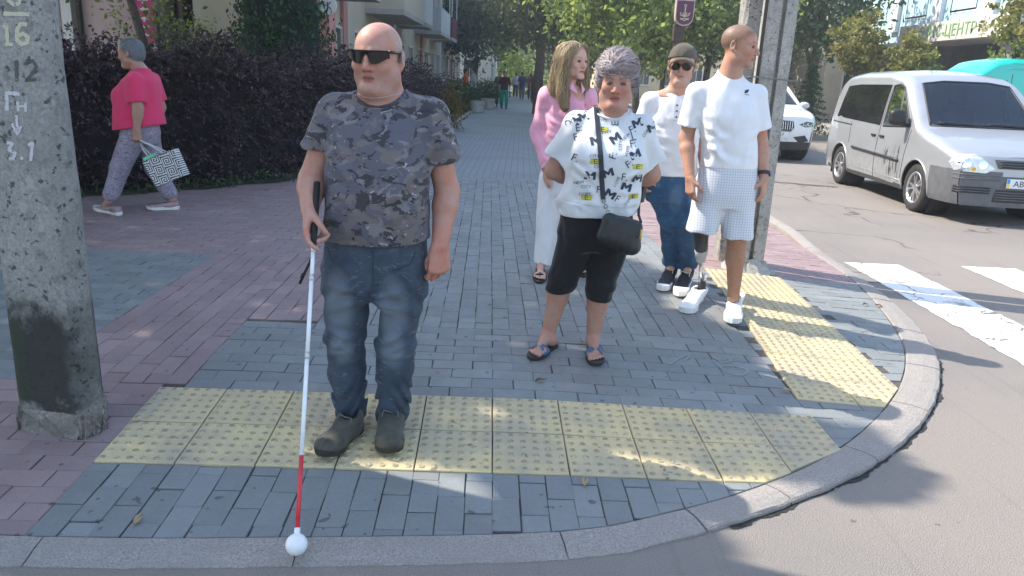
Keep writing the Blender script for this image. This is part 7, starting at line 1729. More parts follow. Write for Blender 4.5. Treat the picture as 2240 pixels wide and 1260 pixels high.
# ---- purple hedge
def hedge():
    rng = np.random.default_rng(8); line = catmull([(-7.4, 6.0), (-6.0, 6.9), (-4.6, 7.75), (-3.6, 8.75), (-2.95, 9.7), (-2.45, 11.5), (-2.15, 14), (-2.0, 17), (-1.95, 20)], 20); E = empty('hedge', (-3, 9, .1)); tag(E, 'tall dark purple barberry hedge with arching shoots beside the walk', 'hedge'); base = A((-3, 9, .1))
    seg = np.diff(line, axis=0); L = np.linalg.norm(seg, axis=1); cs = np.concatenate([[0], np.cumsum(L)]); W = 1.5
    def pt(s):
        i = np.clip(np.searchsorted(cs, s)-1, 0, len(seg)-1); t = (s-cs[i])/L[i]; p = line[i]+seg[i]*t[:, None]; n = np.stack([-seg[i][:, 1], seg[i][:, 0]], 1)/L[i][:, None]; return p, n
    def hgt(s): return 1.52+.12*np.sin(s*1.7)+.10*np.sin(s*3.9+1)-.25*sstep(12, 15, s)
    N = 5200; s = rng.uniform(0, cs[-1]-.05, N); s = np.where(rng.random(N) < .75, s*.62, s); p, n = pt(s); w_ = rng.uniform(0.02, W, N)**1.0*np.where(rng.random(N) < .55, .25, 1); H = hgt(s)
    top = rng.random(N) < .42; z0 = np.where(top, H*rng.uniform(.75, .95, N), rng.uniform(.05, .95, N)*H); root = np.stack([p[:, 0]+n[:, 0]*w_, p[:, 1]+n[:, 1]*w_, z0+.1], 1)
    out = np.concatenate([-n, np.zeros((N, 1))], 1)+rng.normal(size=(N, 3))*.5; out[:, 2] = np.where(top, 1.1, .35)+rng.normal(size=N)*.3; out /= np.linalg.norm(out, axis=1)[:, None]; ln = rng.uniform(.18, .48, N)*np.where(top, 1.15, 1.)*np.where(rng.random(N) < .12, 1.8, 1.); K = 15; P = []; D = []; st = MB()
    for k in range(K):
        t = (k+1)/K; q = root+out*(ln*t)[:, None]; q[:, 2] -= ln*t*t*.45; P.append(q+rng.normal(size=(N, 3))*.014); dd = out.copy(); dd[:, 2] -= t*.9; D.append(dd)
    P = np.concatenate(P); D = np.concatenate(D); link('foliage', leaf_mesh('foliage', P-base, .052, rng, D, asp=.5, rnd=np.clip(np.tile(rng.random(N), K)*.75+rng.random(len(P))*.35-.05, 0, 1)), LP, E)['kind'] = 'stuff'
    for j in rng.integers(0, N, 700):
        q = [root[j]+out[j]*ln[j]*t-A((0, 0, ln[j]*t*t*.45))-base for t in (0, .5, 1.05)]; st.tube([Vector(a) for a in q], [.004, .003, .0015], 4, False)
    stm = st.build('stems', pmat('hedge_twig', (.07, .045, .045), .8, .3), E); stm['kind'] = 'stuff'
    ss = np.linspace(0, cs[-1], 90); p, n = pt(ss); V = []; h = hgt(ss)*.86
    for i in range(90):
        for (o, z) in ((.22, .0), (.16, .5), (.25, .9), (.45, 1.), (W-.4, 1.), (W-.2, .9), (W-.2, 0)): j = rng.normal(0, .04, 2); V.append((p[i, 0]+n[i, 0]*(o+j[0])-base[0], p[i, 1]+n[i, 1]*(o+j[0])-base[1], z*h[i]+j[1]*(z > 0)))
    F = [(i*7+k, (i+1)*7+k, (i+1)*7+k+1, i*7+k+1) for i in range(89) for k in range(6)]; MB().add(V, F).build('dark_core', pmat('hedge_core', (.012, .008, .010), .95, .5, 8, 1., 30), E)  # added dark shell standing in for shade inside the hedge
    # soil and weeds along its foot
    V = []; F = []
    for i in range(90): V += [(p[i, 0]-n[i, 0]*(.14+.05*math.sin(i*1.3)), p[i, 1]-n[i, 1]*(.14+.05*math.sin(i*1.3)), .112), (p[i, 0]+n[i, 0]*2.4, p[i, 1]+n[i, 1]*2.4, .16)]
    F = [(2*i, 2*i+2, 2*i+3, 2*i+1) for i in range(89)]; o = MB().add(V, F).build('hedge_bed', pmat('bed_soil', (.05, .042, .028), .95, .5, 6, .8, 60, c2=(.06, .075, .025)), None, fixn=True); tag(o, kind='structure')
    N = 1500; s = rng.uniform(0, cs[-1]-.1, N); p, n = pt(s); o_ = rng.normal(-.02, .12, N); Q = np.stack([p[:, 0]+n[:, 0]*o_, p[:, 1]+n[:, 1]*o_, .12+np.abs(rng.normal(0, .05, N))], 1); Dd = rng.normal(size=(N, 3))*.5; Dd[:, 2] = 1
    o = link('weeds', leaf_mesh('weeds', Q, .09, rng, Dd, asp=.3), LD); tag(o, 'low green weeds along the foot of the purple hedge', 'weeds', kind='stuff')
hedge()
def blob_plant(name, label, cat, pos, crowns, n, size, lm, seed, stems=5, clump=.14, group=None, up=None):
    rng = np.random.default_rng(seed); E = empty(name, pos); tag(E, label, cat, group); cr = [(A(c), s) for c, s in crowns]; P, C = clump_pts(cr, n, rng, clump, 18); P[:, 2] = np.abs(P[:, 2])
    D = None if up is None else np.tile(A(up), (len(P), 1)); link('foliage', leaf_mesh('foliage', P, size, rng, D, rnd=np.clip(C*.6+rng.random(len(P))*.45, 0, 1)), lm, E); mb = MB()
    mb.tube([Vector((0, 0, -.05)), Vector((.01, .01, max(c[2] for c, s in crowns)))], [.05, .02], 6); mb.build('stem', M_BARK, E); return E
tp = at(618, 90, 13.2)
blob_plant('thuja', 'dense dark green thuja standing behind the purple hedge', 'tree', (tp.x, 13.2, .1), [((0, 0, .9), (.7, .7, .8)), ((0, 0, 1.9), (.76, .76, .8)), ((0, 0, 2.9), (.66, .66, .8)), ((0, 0, 3.9), (.45, .45, .7))], 15000, .085, LT, 21, clump=.12, up=(0, 0, .8))
MB().lathe([(.05, 0), (.55, .3), (.62, 1.2), (.6, 2.4), (.45, 3.4), (.1, 4.4)], 16, (0, 0, 0)).build('dark_fill', pmat('thuja_core', (.006, .012, .006), .95), bpy.data.objects['thuja'], smooth=True)  # added dark solid standing in for shade between the thuja's branches
op = gnd(985, 262, .1); blob_plant('ochre_shrub', 'small ochre shrub at the far end of the purple hedge', 'shrub', (-1.95, 20.3, .1), [((0, 0, .55), (.4, .5, .6)), ((-.4, .2, .4), (.4, .4, .4))], 1800, .09, leaf_mat('leaves_ochre', [(.10, .06, .02), (.2, .12, .03), (.12, .13, .04)]), 22, up=(0, 0, 1))
vp = at(360, 40, 14.8); blob_plant('climbing_rose', 'thin leafy climber on the pink wall above the hedge', 'plant', (vp.x-.2, 14.9, .1), [((0, 0, 1.9), (.5, .2, .7)), ((.5, 0, 1.7), (.4, .2, .4)), ((-.6, 0, 2.3), (.4, .15, .5))], 900, .10, LG, 23, clump=.25)
gp_ = at(430, 60, 13.6); blob_plant('green_shrub', 'small green shrub poking above the purple hedge', 'shrub', (gp_.x, 13.6, .1), [((0, 0, 1.6), (.3, .3, .5))], 700, .07, LG, 24)
# round bushes, planters and verge beside the walk
for px, py, Y, lab, s_, sd in ((1000, 190, 30.5, 'clipped round green bush behind the woman in orange top', .75, 31), (1060, 192, 35.5, 'clipped round green bush behind the concrete planters', .72, 32)):
    p = at(px, py, Y); blob_plant('round_bush', lab, 'bush', (p.x, Y, .1), [((0, 0, .65), (1.0*s_, .9*s_, .75*s_))], 3500, .10, LD, sd, clump=.16, group='round bushes beside the walk')
def planter(px, Y, lab):
    p = at(px, 225, Y); E = empty('concrete_planter', (p.x, Y, .1)); tag(E, lab, 'planter', 'concrete planters beside the walk'); MB().lathe([(.22, 0), (.25, .02), (.30, .42), (.31, .45), (.26, .45), (.25, .38), (0, .38)], 20).build('tub', pmat('planter_concrete', (.42, .40, .37), .85, .15, 5, .4, 60), E, smooth=False); MB().lathe([(0, .40), (.25, .385)], 20).build('soil', pmat('bed_soil', (.05, .04, .03)), E)
planter(1044, 30.0, 'pale concrete planter nearer the woman in orange top'); planter(1067, 33.5, 'pale concrete planter nearer the woman in green trousers')
grid_sheet('verge', [-6.5, -4, -1.95], [20, 24, 30, 40, 62], lambda x, y: np.full(len(x), .125), pmat('verge_grass', (.075, .10, .035), .95, .4, 3, .6, 60, world=True, c2=(.13, .12, .06)))
k_ = MB(); k_.box((-1.95, 20, .06), (-1.83, 62, .17)); 
for i in range(42): tag(MB().box((-1.95+random.gauss(0, .004), 20+i+.006, .05), (-1.82, 21+i-.006, .165+random.gauss(0, .004))).build('edging_stone', M_KERB, kerb), None)
bed = MB().add([(2.55, 13, .108), (3.15, 13, .108), (3.75, 19, .108), (5.8, 39, .108), (9.1, 69, .108), (14.5, 120, .108), (2.3, 120, .108), (2.3, 30, .108)], [(0, 1, 2, 3, 4, 5, 6, 7)]); tag(bed.build('tree_verge', pmat('verge_dry', (.14, .12, .07), .95, .4, 3, .6, 60, world=True, c2=(.09, .11, .04))), kind='structure')

# ---- trees behind the group and down the street
def bt(px, Y, zc, rx, rz_, n, size, lm, seed, lab, bark=M_BARK, r=.12, grp='trees along the street', x=None):
    X = at(px, 170, Y).x if x is None else x; rng = np.random.default_rng(seed); cr = [((X+rng.normal(0, rx*.45), Y+rng.normal(0, rx*.45), zc+rng.normal(0, rz_*.4)), (rx*rng.uniform(.45, .75), rx*rng.uniform(.45, .75), rz_*rng.uniform(.4, .7))) for _ in range(6)]+[((X, Y, zc), (rx*.7, rx*.7, rz_*.8))]
    return tree('street_tree', lab, (X, Y, .1), zc, r, cr, n, size, lm, bark, seed, grp, clump=rx*.16)
bt(1312, 22, 4.3, 2.3, 2.0, 7000, .20, LG, 41, 'pale-trunked leafy tree standing behind the fair-haired young woman', M_BARKP, .11)
bt(1395, 27, 4.2, 2.6, 2.2, 7000, .24, LG, 42, 'leafy tree standing behind the grey-haired woman in printed t-shirt')
bt(1180, 31, 4.9, 2.6, 2.3, 8500, .24, LD, 43, 'big dark tree overhanging the walk behind the fair-haired young woman', M_BARK, .2)
bt(1545, 27, 4.0, 2.2, 2.0, 6000, .22, LG, 44, 'leafy tree with drying leaves behind the man in the cap')
bt(1450, 40, 5.0, 3.4, 3.2, 8000, .32, LG, 45, 'broad green tree beyond the shield sign'); bt(1600, 38, 4.6, 3.0, 3.2, 7000, .30, LD, 46, 'dark green tree beyond the man in shorts'); bt(1270, 47, 5.2, 3.2, 3.2, 7000, .34, LD, 47, 'dark tree further down the walk beyond the pale-trunked tree'); bt(1030, 49, 5.4, 2.6, 3.2, 8000, .28, LD, 48, 'dark tree beside the glazed balcony', x=-2.9); bt(1065, 72, 5.0, 2.4, 3.0, 5000, .36, LD, 49, 'green tree in front of the white gable far down the walk'); bt(1215, 62, 6.5, 4.0, 4.0, 7000, .40, LG, 50, 'tall tree arching over the far end of the walk')
bt(1137, 66, 2.2, 1.6, 1.5, 3500, .26, LL, 51, 'small lime green tree at the far end of the walk', r=.08); bt(1095, 95, 7, 3.5, 6, 6000, .5, LG, 52, 'tall pale tree closing the far end of the walk'); bt(1175, 110, 8, 5, 7, 7000, .6, LG, 53, 'tall green tree in the far distance beyond the walk')
bt(1775, 30, 5.0, 2.9, 2.9, 12000, .25, LD, 54, 'large dark green tree across the road behind the white car', M_BARK, .2); bt(1840, 40, 5.5, 3.2, 3.0, 7000, .34, LD, 55, 'dark green tree across the road beyond the yellowing tree'); bt(1700, 42, 4.8, 3.2, 3.2, 7000, .34, LD, 56, 'dark tree across the road behind the concrete poles')
bt(1868, 22.5, 2.75, .75, 1.1, 2600, .15, LY, 57, 'young yellowing tree above the roof of the silver van', r=.05, grp='young street trees'); bt(1990, 21.5, 2.4, .75, .95, 2000, .16, LY, 58, 'young yellowing tree in front of the office canopy', r=.05, grp='young street trees'); bt(2205, 20.0, 3.2, .75, 1.5, 2400, .15, LY, 59, 'young yellowing tree above the teal van', r=.05, grp='young street trees')
sp = at(1772, 200, 24.5); E_ = empty('spruce', (sp.x, 24.5, .1)); tag(E_, 'small dark spruce across the road beside the white car', 'tree'); MB().tube([Vector((0, 0, -.1)), Vector((0, 0, 2.2))], [.06, .015], 8).build('trunk', M_BARK, E_); _r = np.random.default_rng(60); P_ = []; 
for zz in np.linspace(.25, 2.2, 11):
    for a_ in np.linspace(0, 6.28, 12)[:-1]: t_ = _r.random(26)**.7; R_ = .95*(1-zz/2.35)+.05; P_.append(np.stack([np.cos(a_+zz)*R_*t_, np.sin(a_+zz)*R_*t_, zz-.18*t_], 1)+_r.normal(0, .03, (26, 3)))
link('crown', leaf_mesh('crown', np.concatenate(P_), .11, _r, asp=.35), LT, E_)
# the far wood that closes the view
_r = np.random.default_rng(70); n_ = 26000; a_ = _r.uniform(-.75, .75, n_); rr = _r.uniform(125, 165, n_); zz = 16*_r.random(n_)**.8*(1+.3*np.sin(a_*31)+.25*np.sin(a_*73)); P_ = np.stack([np.sin(a_)*rr, np.cos(a_)*rr, zz], 1); o = link('far_trees', leaf_mesh('far_trees', P_, 1.7, _r, asp=.8), LG); tag(o, 'distant wood of green trees closing the street', 'trees', kind='stuff')
# ------------------------------------------------------------------ concrete poles and signs
def mat_pole(name, c, stain=0., lichen=.5):
    g = NT(name); p = g.pos(); o = g.xyz(p); f = g.noise(p, 85, 5, .7); b = g.noise(p, 5, 5, .65); sp = g.noise(p, 34, 3, .6)
    cc = g.mix(g.rng(f, .3, .72), tuple(x*.72 for x in c), tuple(min(1, x*1.22) for x in c)); cc = g.mix(g.rng(b, .4, .7, 0, .5), cc, tuple(x*.6 for x in c)); cc = g.mix(g.math('MULTIPLY', g.rng(sp, .58, .66), lichen), cc, (.035, .035, .034)); cc = g.mix(g.rng(g.noise(p, 16, 5, .7), .5, .68, 0, .55), cc, tuple(x*.42 for x in c))
    cc = g.mix(g.math('MULTIPLY', g.rng(g.noise(p, 11, 2), .66, .70), .5), cc, (.42, .40, .36))
    if stain:
        e = g.math('ADD', o[2], g.math('MULTIPLY', g.math('SUBTRACT', g.noise(p, 7, 4, .65), .5), .55)); k = g.math('MULTIPLY', g.math('MULTIPLY', g.rng(e, .70, .50), g.rng(e, .05, .20)), stain*.95); k = g.math('MULTIPLY', k, g.rng(g.math('ADD', o[0], g.math('MULTIPLY', g.noise(p, 9, 3), .12)), -1.52, -1.66, .25, 1.)); cc = g.mix(k, cc, (.022, .023, .019))
        gr = g.math('MULTIPLY', g.math('MULTIPLY', g.rng(e, .75, .4), g.rng(o[0], -1.84, -1.95)), .5); cc = g.mix(gr, cc, (.035, .06, .015))
    g.col(cc).set(Roughness=.9); g.bump(g.math('ADD', f, g.math('MULTIPLY', b, 2.)), .6, .006); return g.m
def prism_pole(name, sec, base, top, k0, k1, mat, parent, n=40, jit=.002, rng=np.random.default_rng(2)):
    base = Vector(base); top = Vector(top); V = []; m = len(sec)
    for i in range(n+1):
        t = i/n; c = base.lerp(top, t); k = k0+(k1-k0)*t
        for (x, y) in sec: V.append((c.x-base.x+x*k+rng.normal(0, jit), c.y-base.y+y*k+rng.normal(0, jit), c.z-base.z))
    F = [(i*m+j, i*m+(j+1) % m, (i+1)*m+(j+1) % m, (i+1)*m+j) for i in range(n) for j in range(m)]+[tuple(range(n*m, n*m+m))]
    return MB().add(V, F).build(name, mat, parent, fixn=True)
def chamf(sec, c=.02):
    out = []; n = len(sec)
    for i in range(n):
        a, b, d = Vector(sec[i-1]), Vector(sec[i]), Vector(sec[(i+1) % n]); out += [tuple(b+(a-b).normalized()*c), tuple(b+((a-b).normalized()+(d-b).normalized())*c*.28), tuple(b+(d-b).normalized()*c)]
    return out
def left_pole():
    b = Vector((-1.765, 2.82, zf1(-1.765, 2.82)-.03)); q = at(70, 0, 2.82); d = (q-b)/(q.z-b.z); top = b+d*8.0; E = empty('concrete_pole', b); tag(E, 'thick weathered concrete pole painted with numbers rising from the red paving', 'pole')
    sec = chamf([(-.178, -.125), (.100, -.172), (.142, -.085), (.030, .12), (-.16, .15)], .022); k1 = 1-.085*8/1.8*.55
    sh = prism_pole('shaft', sec, b, top, 1.0, .58, mat_pole('pole_concrete', (.31, .305, .285), 1.0, .85), E, 90, .0012)
    # rough mortar at the foot
    rng = np.random.default_rng(4); V = []; F = []; m = 110
    for (k, z) in ((1.0, .10), (1.01, .09), (1.03, .055), (1.05, .02), (1.06, .0)):
        for i in range(m):
            t = i/m*len(sec); j = int(t) % len(sec); u = t-int(t); p = Vector(sec[j]).lerp(Vector(sec[(j+1) % len(sec)]), u); jj = rng.normal(0, .006, 2); V.append((p.x*k+jj[0]*(k > 1), p.y*k+jj[1]*(k > 1), z+.02+rng.normal(0, .009)*(k > 1)))
    F = [(r*m+i, r*m+(i+1) % m, (r+1)*m+(i+1) % m, (r+1)*m+i) for r in range(4) for i in range(m)]; MB().add(V, F).build('mortar_foot', mat_pole('mortar', (.24, .215, .19), 0, .5), E, fixn=True)
    me = sh.data; bv = BVHTree.FromPolygons([v.co+b for v in me.vertices], [tuple(p.vertices) for p in me.polygons])
    def paint(name, col, items):
        g = NT(name); p = g.pos(); n = g.noise(p, 60, 4, .7); t = g.t; g.col(col).set(Roughness=.8); tr = g.n('BsdfTransparent'); mx = g.n('MixShader'); t.links.new(g.rng(n, .33, .42), mx.inputs[0]); t.links.new(tr.outputs[0], mx.inputs[1]); t.links.new(g.b.outputs[0], mx.inputs[2]); t.links.new(mx.outputs[0], t.nodes['Material Output'].inputs[0])
        V = []; F = []
        for kind, data in items:
            if kind == 't':
                txt, px, py, hp, st, rot = data; gv, gf = glyph(txt); o = len(V); s_ = hp/.72
                for x, y in gv:
                    X, Y = x*st*s_, -y*s_; X, Y = X*math.cos(rot)-Y*math.sin(rot), X*math.sin(rot)+Y*math.cos(rot); d_ = ray(px+X, py+Y).normalized(); h = bv.ray_cast(Vector((0, 0, CAM_H)), d_, 20); h = h if h[0] else bv.find_nearest(at(px+X, py+Y, 2.72)); V.append(h[0]+h[1]*.0015-b)
                F += [tuple(i+o for i in f) for f in gf]
            else:
                pts, wd = data; L = []
                for k in range(len(pts)-1):
                    for j in range(6): t_ = j/6; L.append((pts[k][0]+(pts[k+1][0]-pts[k][0])*t_, pts[k][1]+(pts[k+1][1]-pts[k][1])*t_))
                L.append(pts[-1]); o = len(V)
                for i, (x, y) in enumerate(L):
                    a_, c_ = L[max(0, i-1)], L[min(len(L)-1, i+1)]; tx, ty = c_[0]-a_[0], c_[1]-a_[1]; l_ = math.hypot(tx, ty) or 1; nx, ny = -ty/l_*wd/2*(1+.15*math.sin(i*2.1)), tx/l_*wd/2*(1+.15*math.sin(i*2.1))
                    for sx in (-1, 1):
                        h = bv.ray_cast(Vector((0, 0, CAM_H)), ray(x+nx*sx, y+ny*sx).normalized(), 20); h = h if h[0] else bv.find_nearest(at(x+nx*sx, y+ny*sx, 2.72)); V.append(h[0]+h[1]*.0015-b)
                F += [(o+2*i, o+2*i+1, o+2*i+3, o+2*i+2) for i in range(len(L)-1)]
        MB().add(V, F).build(name, g.m, E)['kind'] = 'stuff'
    # survey of the marks: strokes follow the photograph
    paint('yellow_marks', (.52, .50, .36), [('s', ([(18, 0), (30, 10), (42, 8), (45, -4)], 8)), ('s', ([(8, 30), (65, 31)], 9)), ('s', ([(7, 60), (15, 52), (17, 94)], 8)), ('s', ([(12, 96), (30, 98)], 7)), ('s', ([(60, 54), (46, 52), (38, 66), (38, 88), (48, 97), (60, 94), (62, 82), (52, 74), (40, 78)], 9)), ('s', ([(150, -6), (155, 25)], 5)), ('s', ([(152, 0), (163, 12), (172, -4), (176, 26)], 5)), ('s', ([(138, 92), (146, 52), (154, 95)], 6)), ('s', ([(160, 76), (166, 78)], 5)), ('s', ([(170, 52), (172, 76), (184, 76)], 6)), ('s', ([(182, 52), (187, 102)], 6))])
    paint('rust_streak', (.20, .075, .02), [('s', ([(134, 44), (138, 66), (141, 92)], 8))])
    paint('white_marks', (.55, .54, .56), [('s', ([(16, 242), (15, 203), (44, 206)], 8)), ('s', ([(39, 222), (41, 243)], 6)), ('s', ([(41, 233), (55, 232)], 5)), ('s', ([(56, 222), (57, 244)], 6)), ('s', ([(36, 252), (40, 292)], 6)), ('s', ([(26, 270), (39, 294), (47, 276)], 6)), ('s', ([(16, 312), (28, 314), (20, 328), (34, 334), (30, 346), (20, 348)], 7)), ('s', ([(46, 344), (51, 348)], 7)), ('s', ([(62, 318), (72, 312), (68, 352)], 7))])
    paint('dark_marks', (.085, .085, .083), [('s', ([(36, 132), (38, 178)], 8)), ('s', ([(56, 140), (72, 132), (80, 146), (66, 168), (56, 176), (80, 174)], 7))])
left_pole()
def right_poles():
    M = mat_pole('pole_concrete_pale', (.40, .38, .345), 0., .55)
    b = Vector((1.90, 5.95, zf1(1.9, 5.95)-.05)); q = at(1708, 0, 5.95); d = (q-b)/(q.z-b.z); top = b+d*8; E = empty('concrete_pole', b); tag(E, 'pale grooved concrete pole right behind the man in shorts', 'pole')
    sec = [(-.105, -.09), (-.012, -.10), (-.008, -.055), (.016, -.055), (.020, -.10), (.105, -.09), (.10, .09), (-.10, .09)]; prism_pole('shaft', sec, b, top, 1.08, .80, M, E, 50, .001)
    rng = np.random.default_rng(6); V = []; m = 24
    for (r, z) in ((.11, .16), (.15, .12), (.19, .06), (.23, .04)): V += [(r*math.cos(6.283*i/m)+rng.normal(0, .01), r*math.sin(6.283*i/m)+rng.normal(0, .01), z+rng.normal(0, .01)) for i in range(m)]
    MB().add(V, [(r*m+i, r*m+(i+1) % m, (r+1)*m+(i+1) % m, (r+1)*m+i) for r in range(3) for i in range(m)]).build('mortar_foot', M, E, fixn=True)
    w_ = [Vector((x, y, 1.55+z)) for x, y, z in ((-.18, -.12, .01), (.0, -.135, .0), (.16, -.12, -.01), (.16, .12, 0), (-.16, .14, 0), (-.18, -.12, .01))]; MB().tube([v+d*1.5-Vector((0, 0, 1.5)) for v in w_], .006, 6).build('binding_wire', pmat('steel_wire', (.2, .2, .2), .5, metal=.8), E)
    b2 = Vector((1.84, 6.25, zf1(1.84, 6.2)-.05)); q = at(1654, 0, 6.25); d2 = (q-b2)/(q.z-b2.z); E2 = empty('concrete_pole', b2); tag(E2, 'rough pitted concrete pole leaning beside the grooved pole', 'pole'); prism_pole('shaft', chamf([(-.10, -.09), (.10, -.09), (.10, .09), (-.10, .09)], .03), b2, b2+d2*8, 1.12, .75, mat_pole('pole_concrete_rough', (.36, .345, .31), 0., .85), E2, 60, .003)
    MB().tube([b+d*z_-b+Vector((-.125, -.085, 0)) for z_ in np.linspace(.1, 7.5, 12)], .014, 6).build('cable', M_BLK, E)
right_poles()
def shield_sign():
    Y = 13.0; c = at(1497, 28, Y); E = empty('shield_sign', (c.x-.05, Y+.1, .1)); tag(E, 'purple shield sign with gold anchor crest on brown post', 'sign'); o = Vector((c.x, Y-.02, c.z)); B = Vector(E.location); W, H = .15, .20
    sh = [(-W, H), (W, H), (W, -.05), (W*.92, -.13), (W*.6, -.185), (0, -.21), (-W*.6, -.185), (-W*.92, -.13), (-W, -.05)]
    def plate(s_, y0, y1, name, mat):
        V = [o-B+Vector((x*s_, y, z*s_)) for y in (y0, y1) for x, z in sh]; n = len(sh); return MB().add(V, [tuple(range(n)), tuple(range(n, 2*n))[::-1]]+[(i, (i+1) % n, n+(i+1) % n, n+i) for i in range(n)]).build(name, mat, E, fixn=True)
    gold = pmat('crest_gold', (.62, .50, .36), .5); plate(1.0, -.02, .10, 'case', pmat('shield_rim', (.50, .36, .33), .5)); plate(.90, -.026, -.015, 'face', pmat('shield_purple', (.10, .025, .06), .45))
    a = o-B+Vector((0, -.032, 0)); P = lambda x, z: a+Vector((x, 0, z))
    MB().tube([P(0, .09), P(0, -.06)], .009, 6).build('anchor_shank', gold, E); MB().lathe([(.012, 0), (.018, .006), (.024, 0), (.018, -.006), (.012, 0)], 14, tuple(P(0, .105)), 'Y').build('anchor_ring', gold, E)
    MB().tube([P(-.075, .0), P(-.06, -.045), P(0, -.062), P(.06, -.045), P(.075, .0)], .009, 6).build('anchor_arms', gold, E); MB().tube([P(-.03, .0), P(-.03, -.03), P(0, -.05), P(.03, -.03), P(.03, 0)], .007, 6).build('anchor_hook', gold, E); MB().tube([P(-.07, -.11), P(0, -.085), P(.07, -.11)], .008, 6).build('crest_ribbon', gold, E); MB().tube([P(-.07, -.085), P(0, -.125), P(.07, -.085)], .008, 6).build('crest_ribbon', gold, E)
    br = pmat('post_brown', (.075, .045, .035), .6, .2); MB().box((-.06, -.05, 0), (.06, .05, c.z+.35)).build('post', br, E, bevel=.01); MB().box((-.085, -.07, c.z-.55), (.10, .06, c.z-.27)).build('post_collar', br, E, bevel=.02)
shield_sign()

# ------------------------------------------------------------------ buildings
def wall_mat(name, c, dirt=.25):
    g = NT(name); p = g.pos(); b = g.noise(p, 1.2, 5, .65); f = g.noise(p, 60, 4); st = g.noise(g.scale(p, (3., 3., .35)), 1., 4); cc = g.mix(g.rng(b, .35, .7, 0, dirt), c, tuple(x*.6 for x in c)); cc = g.mix(g.rng(st, .55, .75, 0, dirt), cc, tuple(x*.55 for x in c)); g.col(cc).set(Roughness=.9); g.bump(f, .25, .006); return g.m
W_PINK = wall_mat('render_lilac_pink', (.55, .43, .45)); W_CRM = wall_mat('render_cream', (.55, .48, .38)); W_ROSE = wall_mat('render_rose', (.52, .24, .22)); W_WHT = wall_mat('render_white', (.66, .68, .70)); W_BLU = wall_mat('render_pale_blue', (.42, .60, .68)); W_STN = wall_mat('stone_cladding', (.56, .51, .45), .15)
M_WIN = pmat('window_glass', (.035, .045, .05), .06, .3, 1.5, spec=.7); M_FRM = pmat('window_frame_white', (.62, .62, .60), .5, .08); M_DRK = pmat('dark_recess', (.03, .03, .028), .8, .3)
def window(parent, o, ux, w, h, dep=.12, mul=2, frame=M_FRM, glass=M_WIN, sill=True, base=(0, 0, 0)):
    """window set in a wall: o lower-left corner on the wall face, ux along the wall; outward is ux x up"""
    o = Vector(o)-Vector(base); ux = Vector(ux).normalized(); up = Vector((0, 0, 1)); n = ux.cross(up); E = empty('window', o); E.parent = parent; f = .06
    MB().obox(ux*w/2+up*h/2+n*.012, ux*(w/2-f*.3), n*.008, up*(h/2-f*.3)).build('pane', glass, E)
    for (c, a, b) in ((ux*f/2+up*h/2, f/2, h/2), (ux*(w-f/2)+up*h/2, f/2, h/2), (ux*w/2+up*f/2, w/2-f, f/2), (ux*w/2+up*(h-f/2), w/2-f, f/2)): MB().obox(c+n*.03, ux*a, n*.03, up*b).build('frame_bar', frame, E)
    for k in range(1, mul): MB().obox(ux*w*k/mul+up*h/2+n*.028, ux*.022, n*.022, up*(h/2-f)).build('mullion', frame, E)
    if sill: MB().obox(ux*w/2-up*.03+n*.08, ux*(w/2+.06), n*.09, up*.025).build('sill', M_FRM, E)
    return E
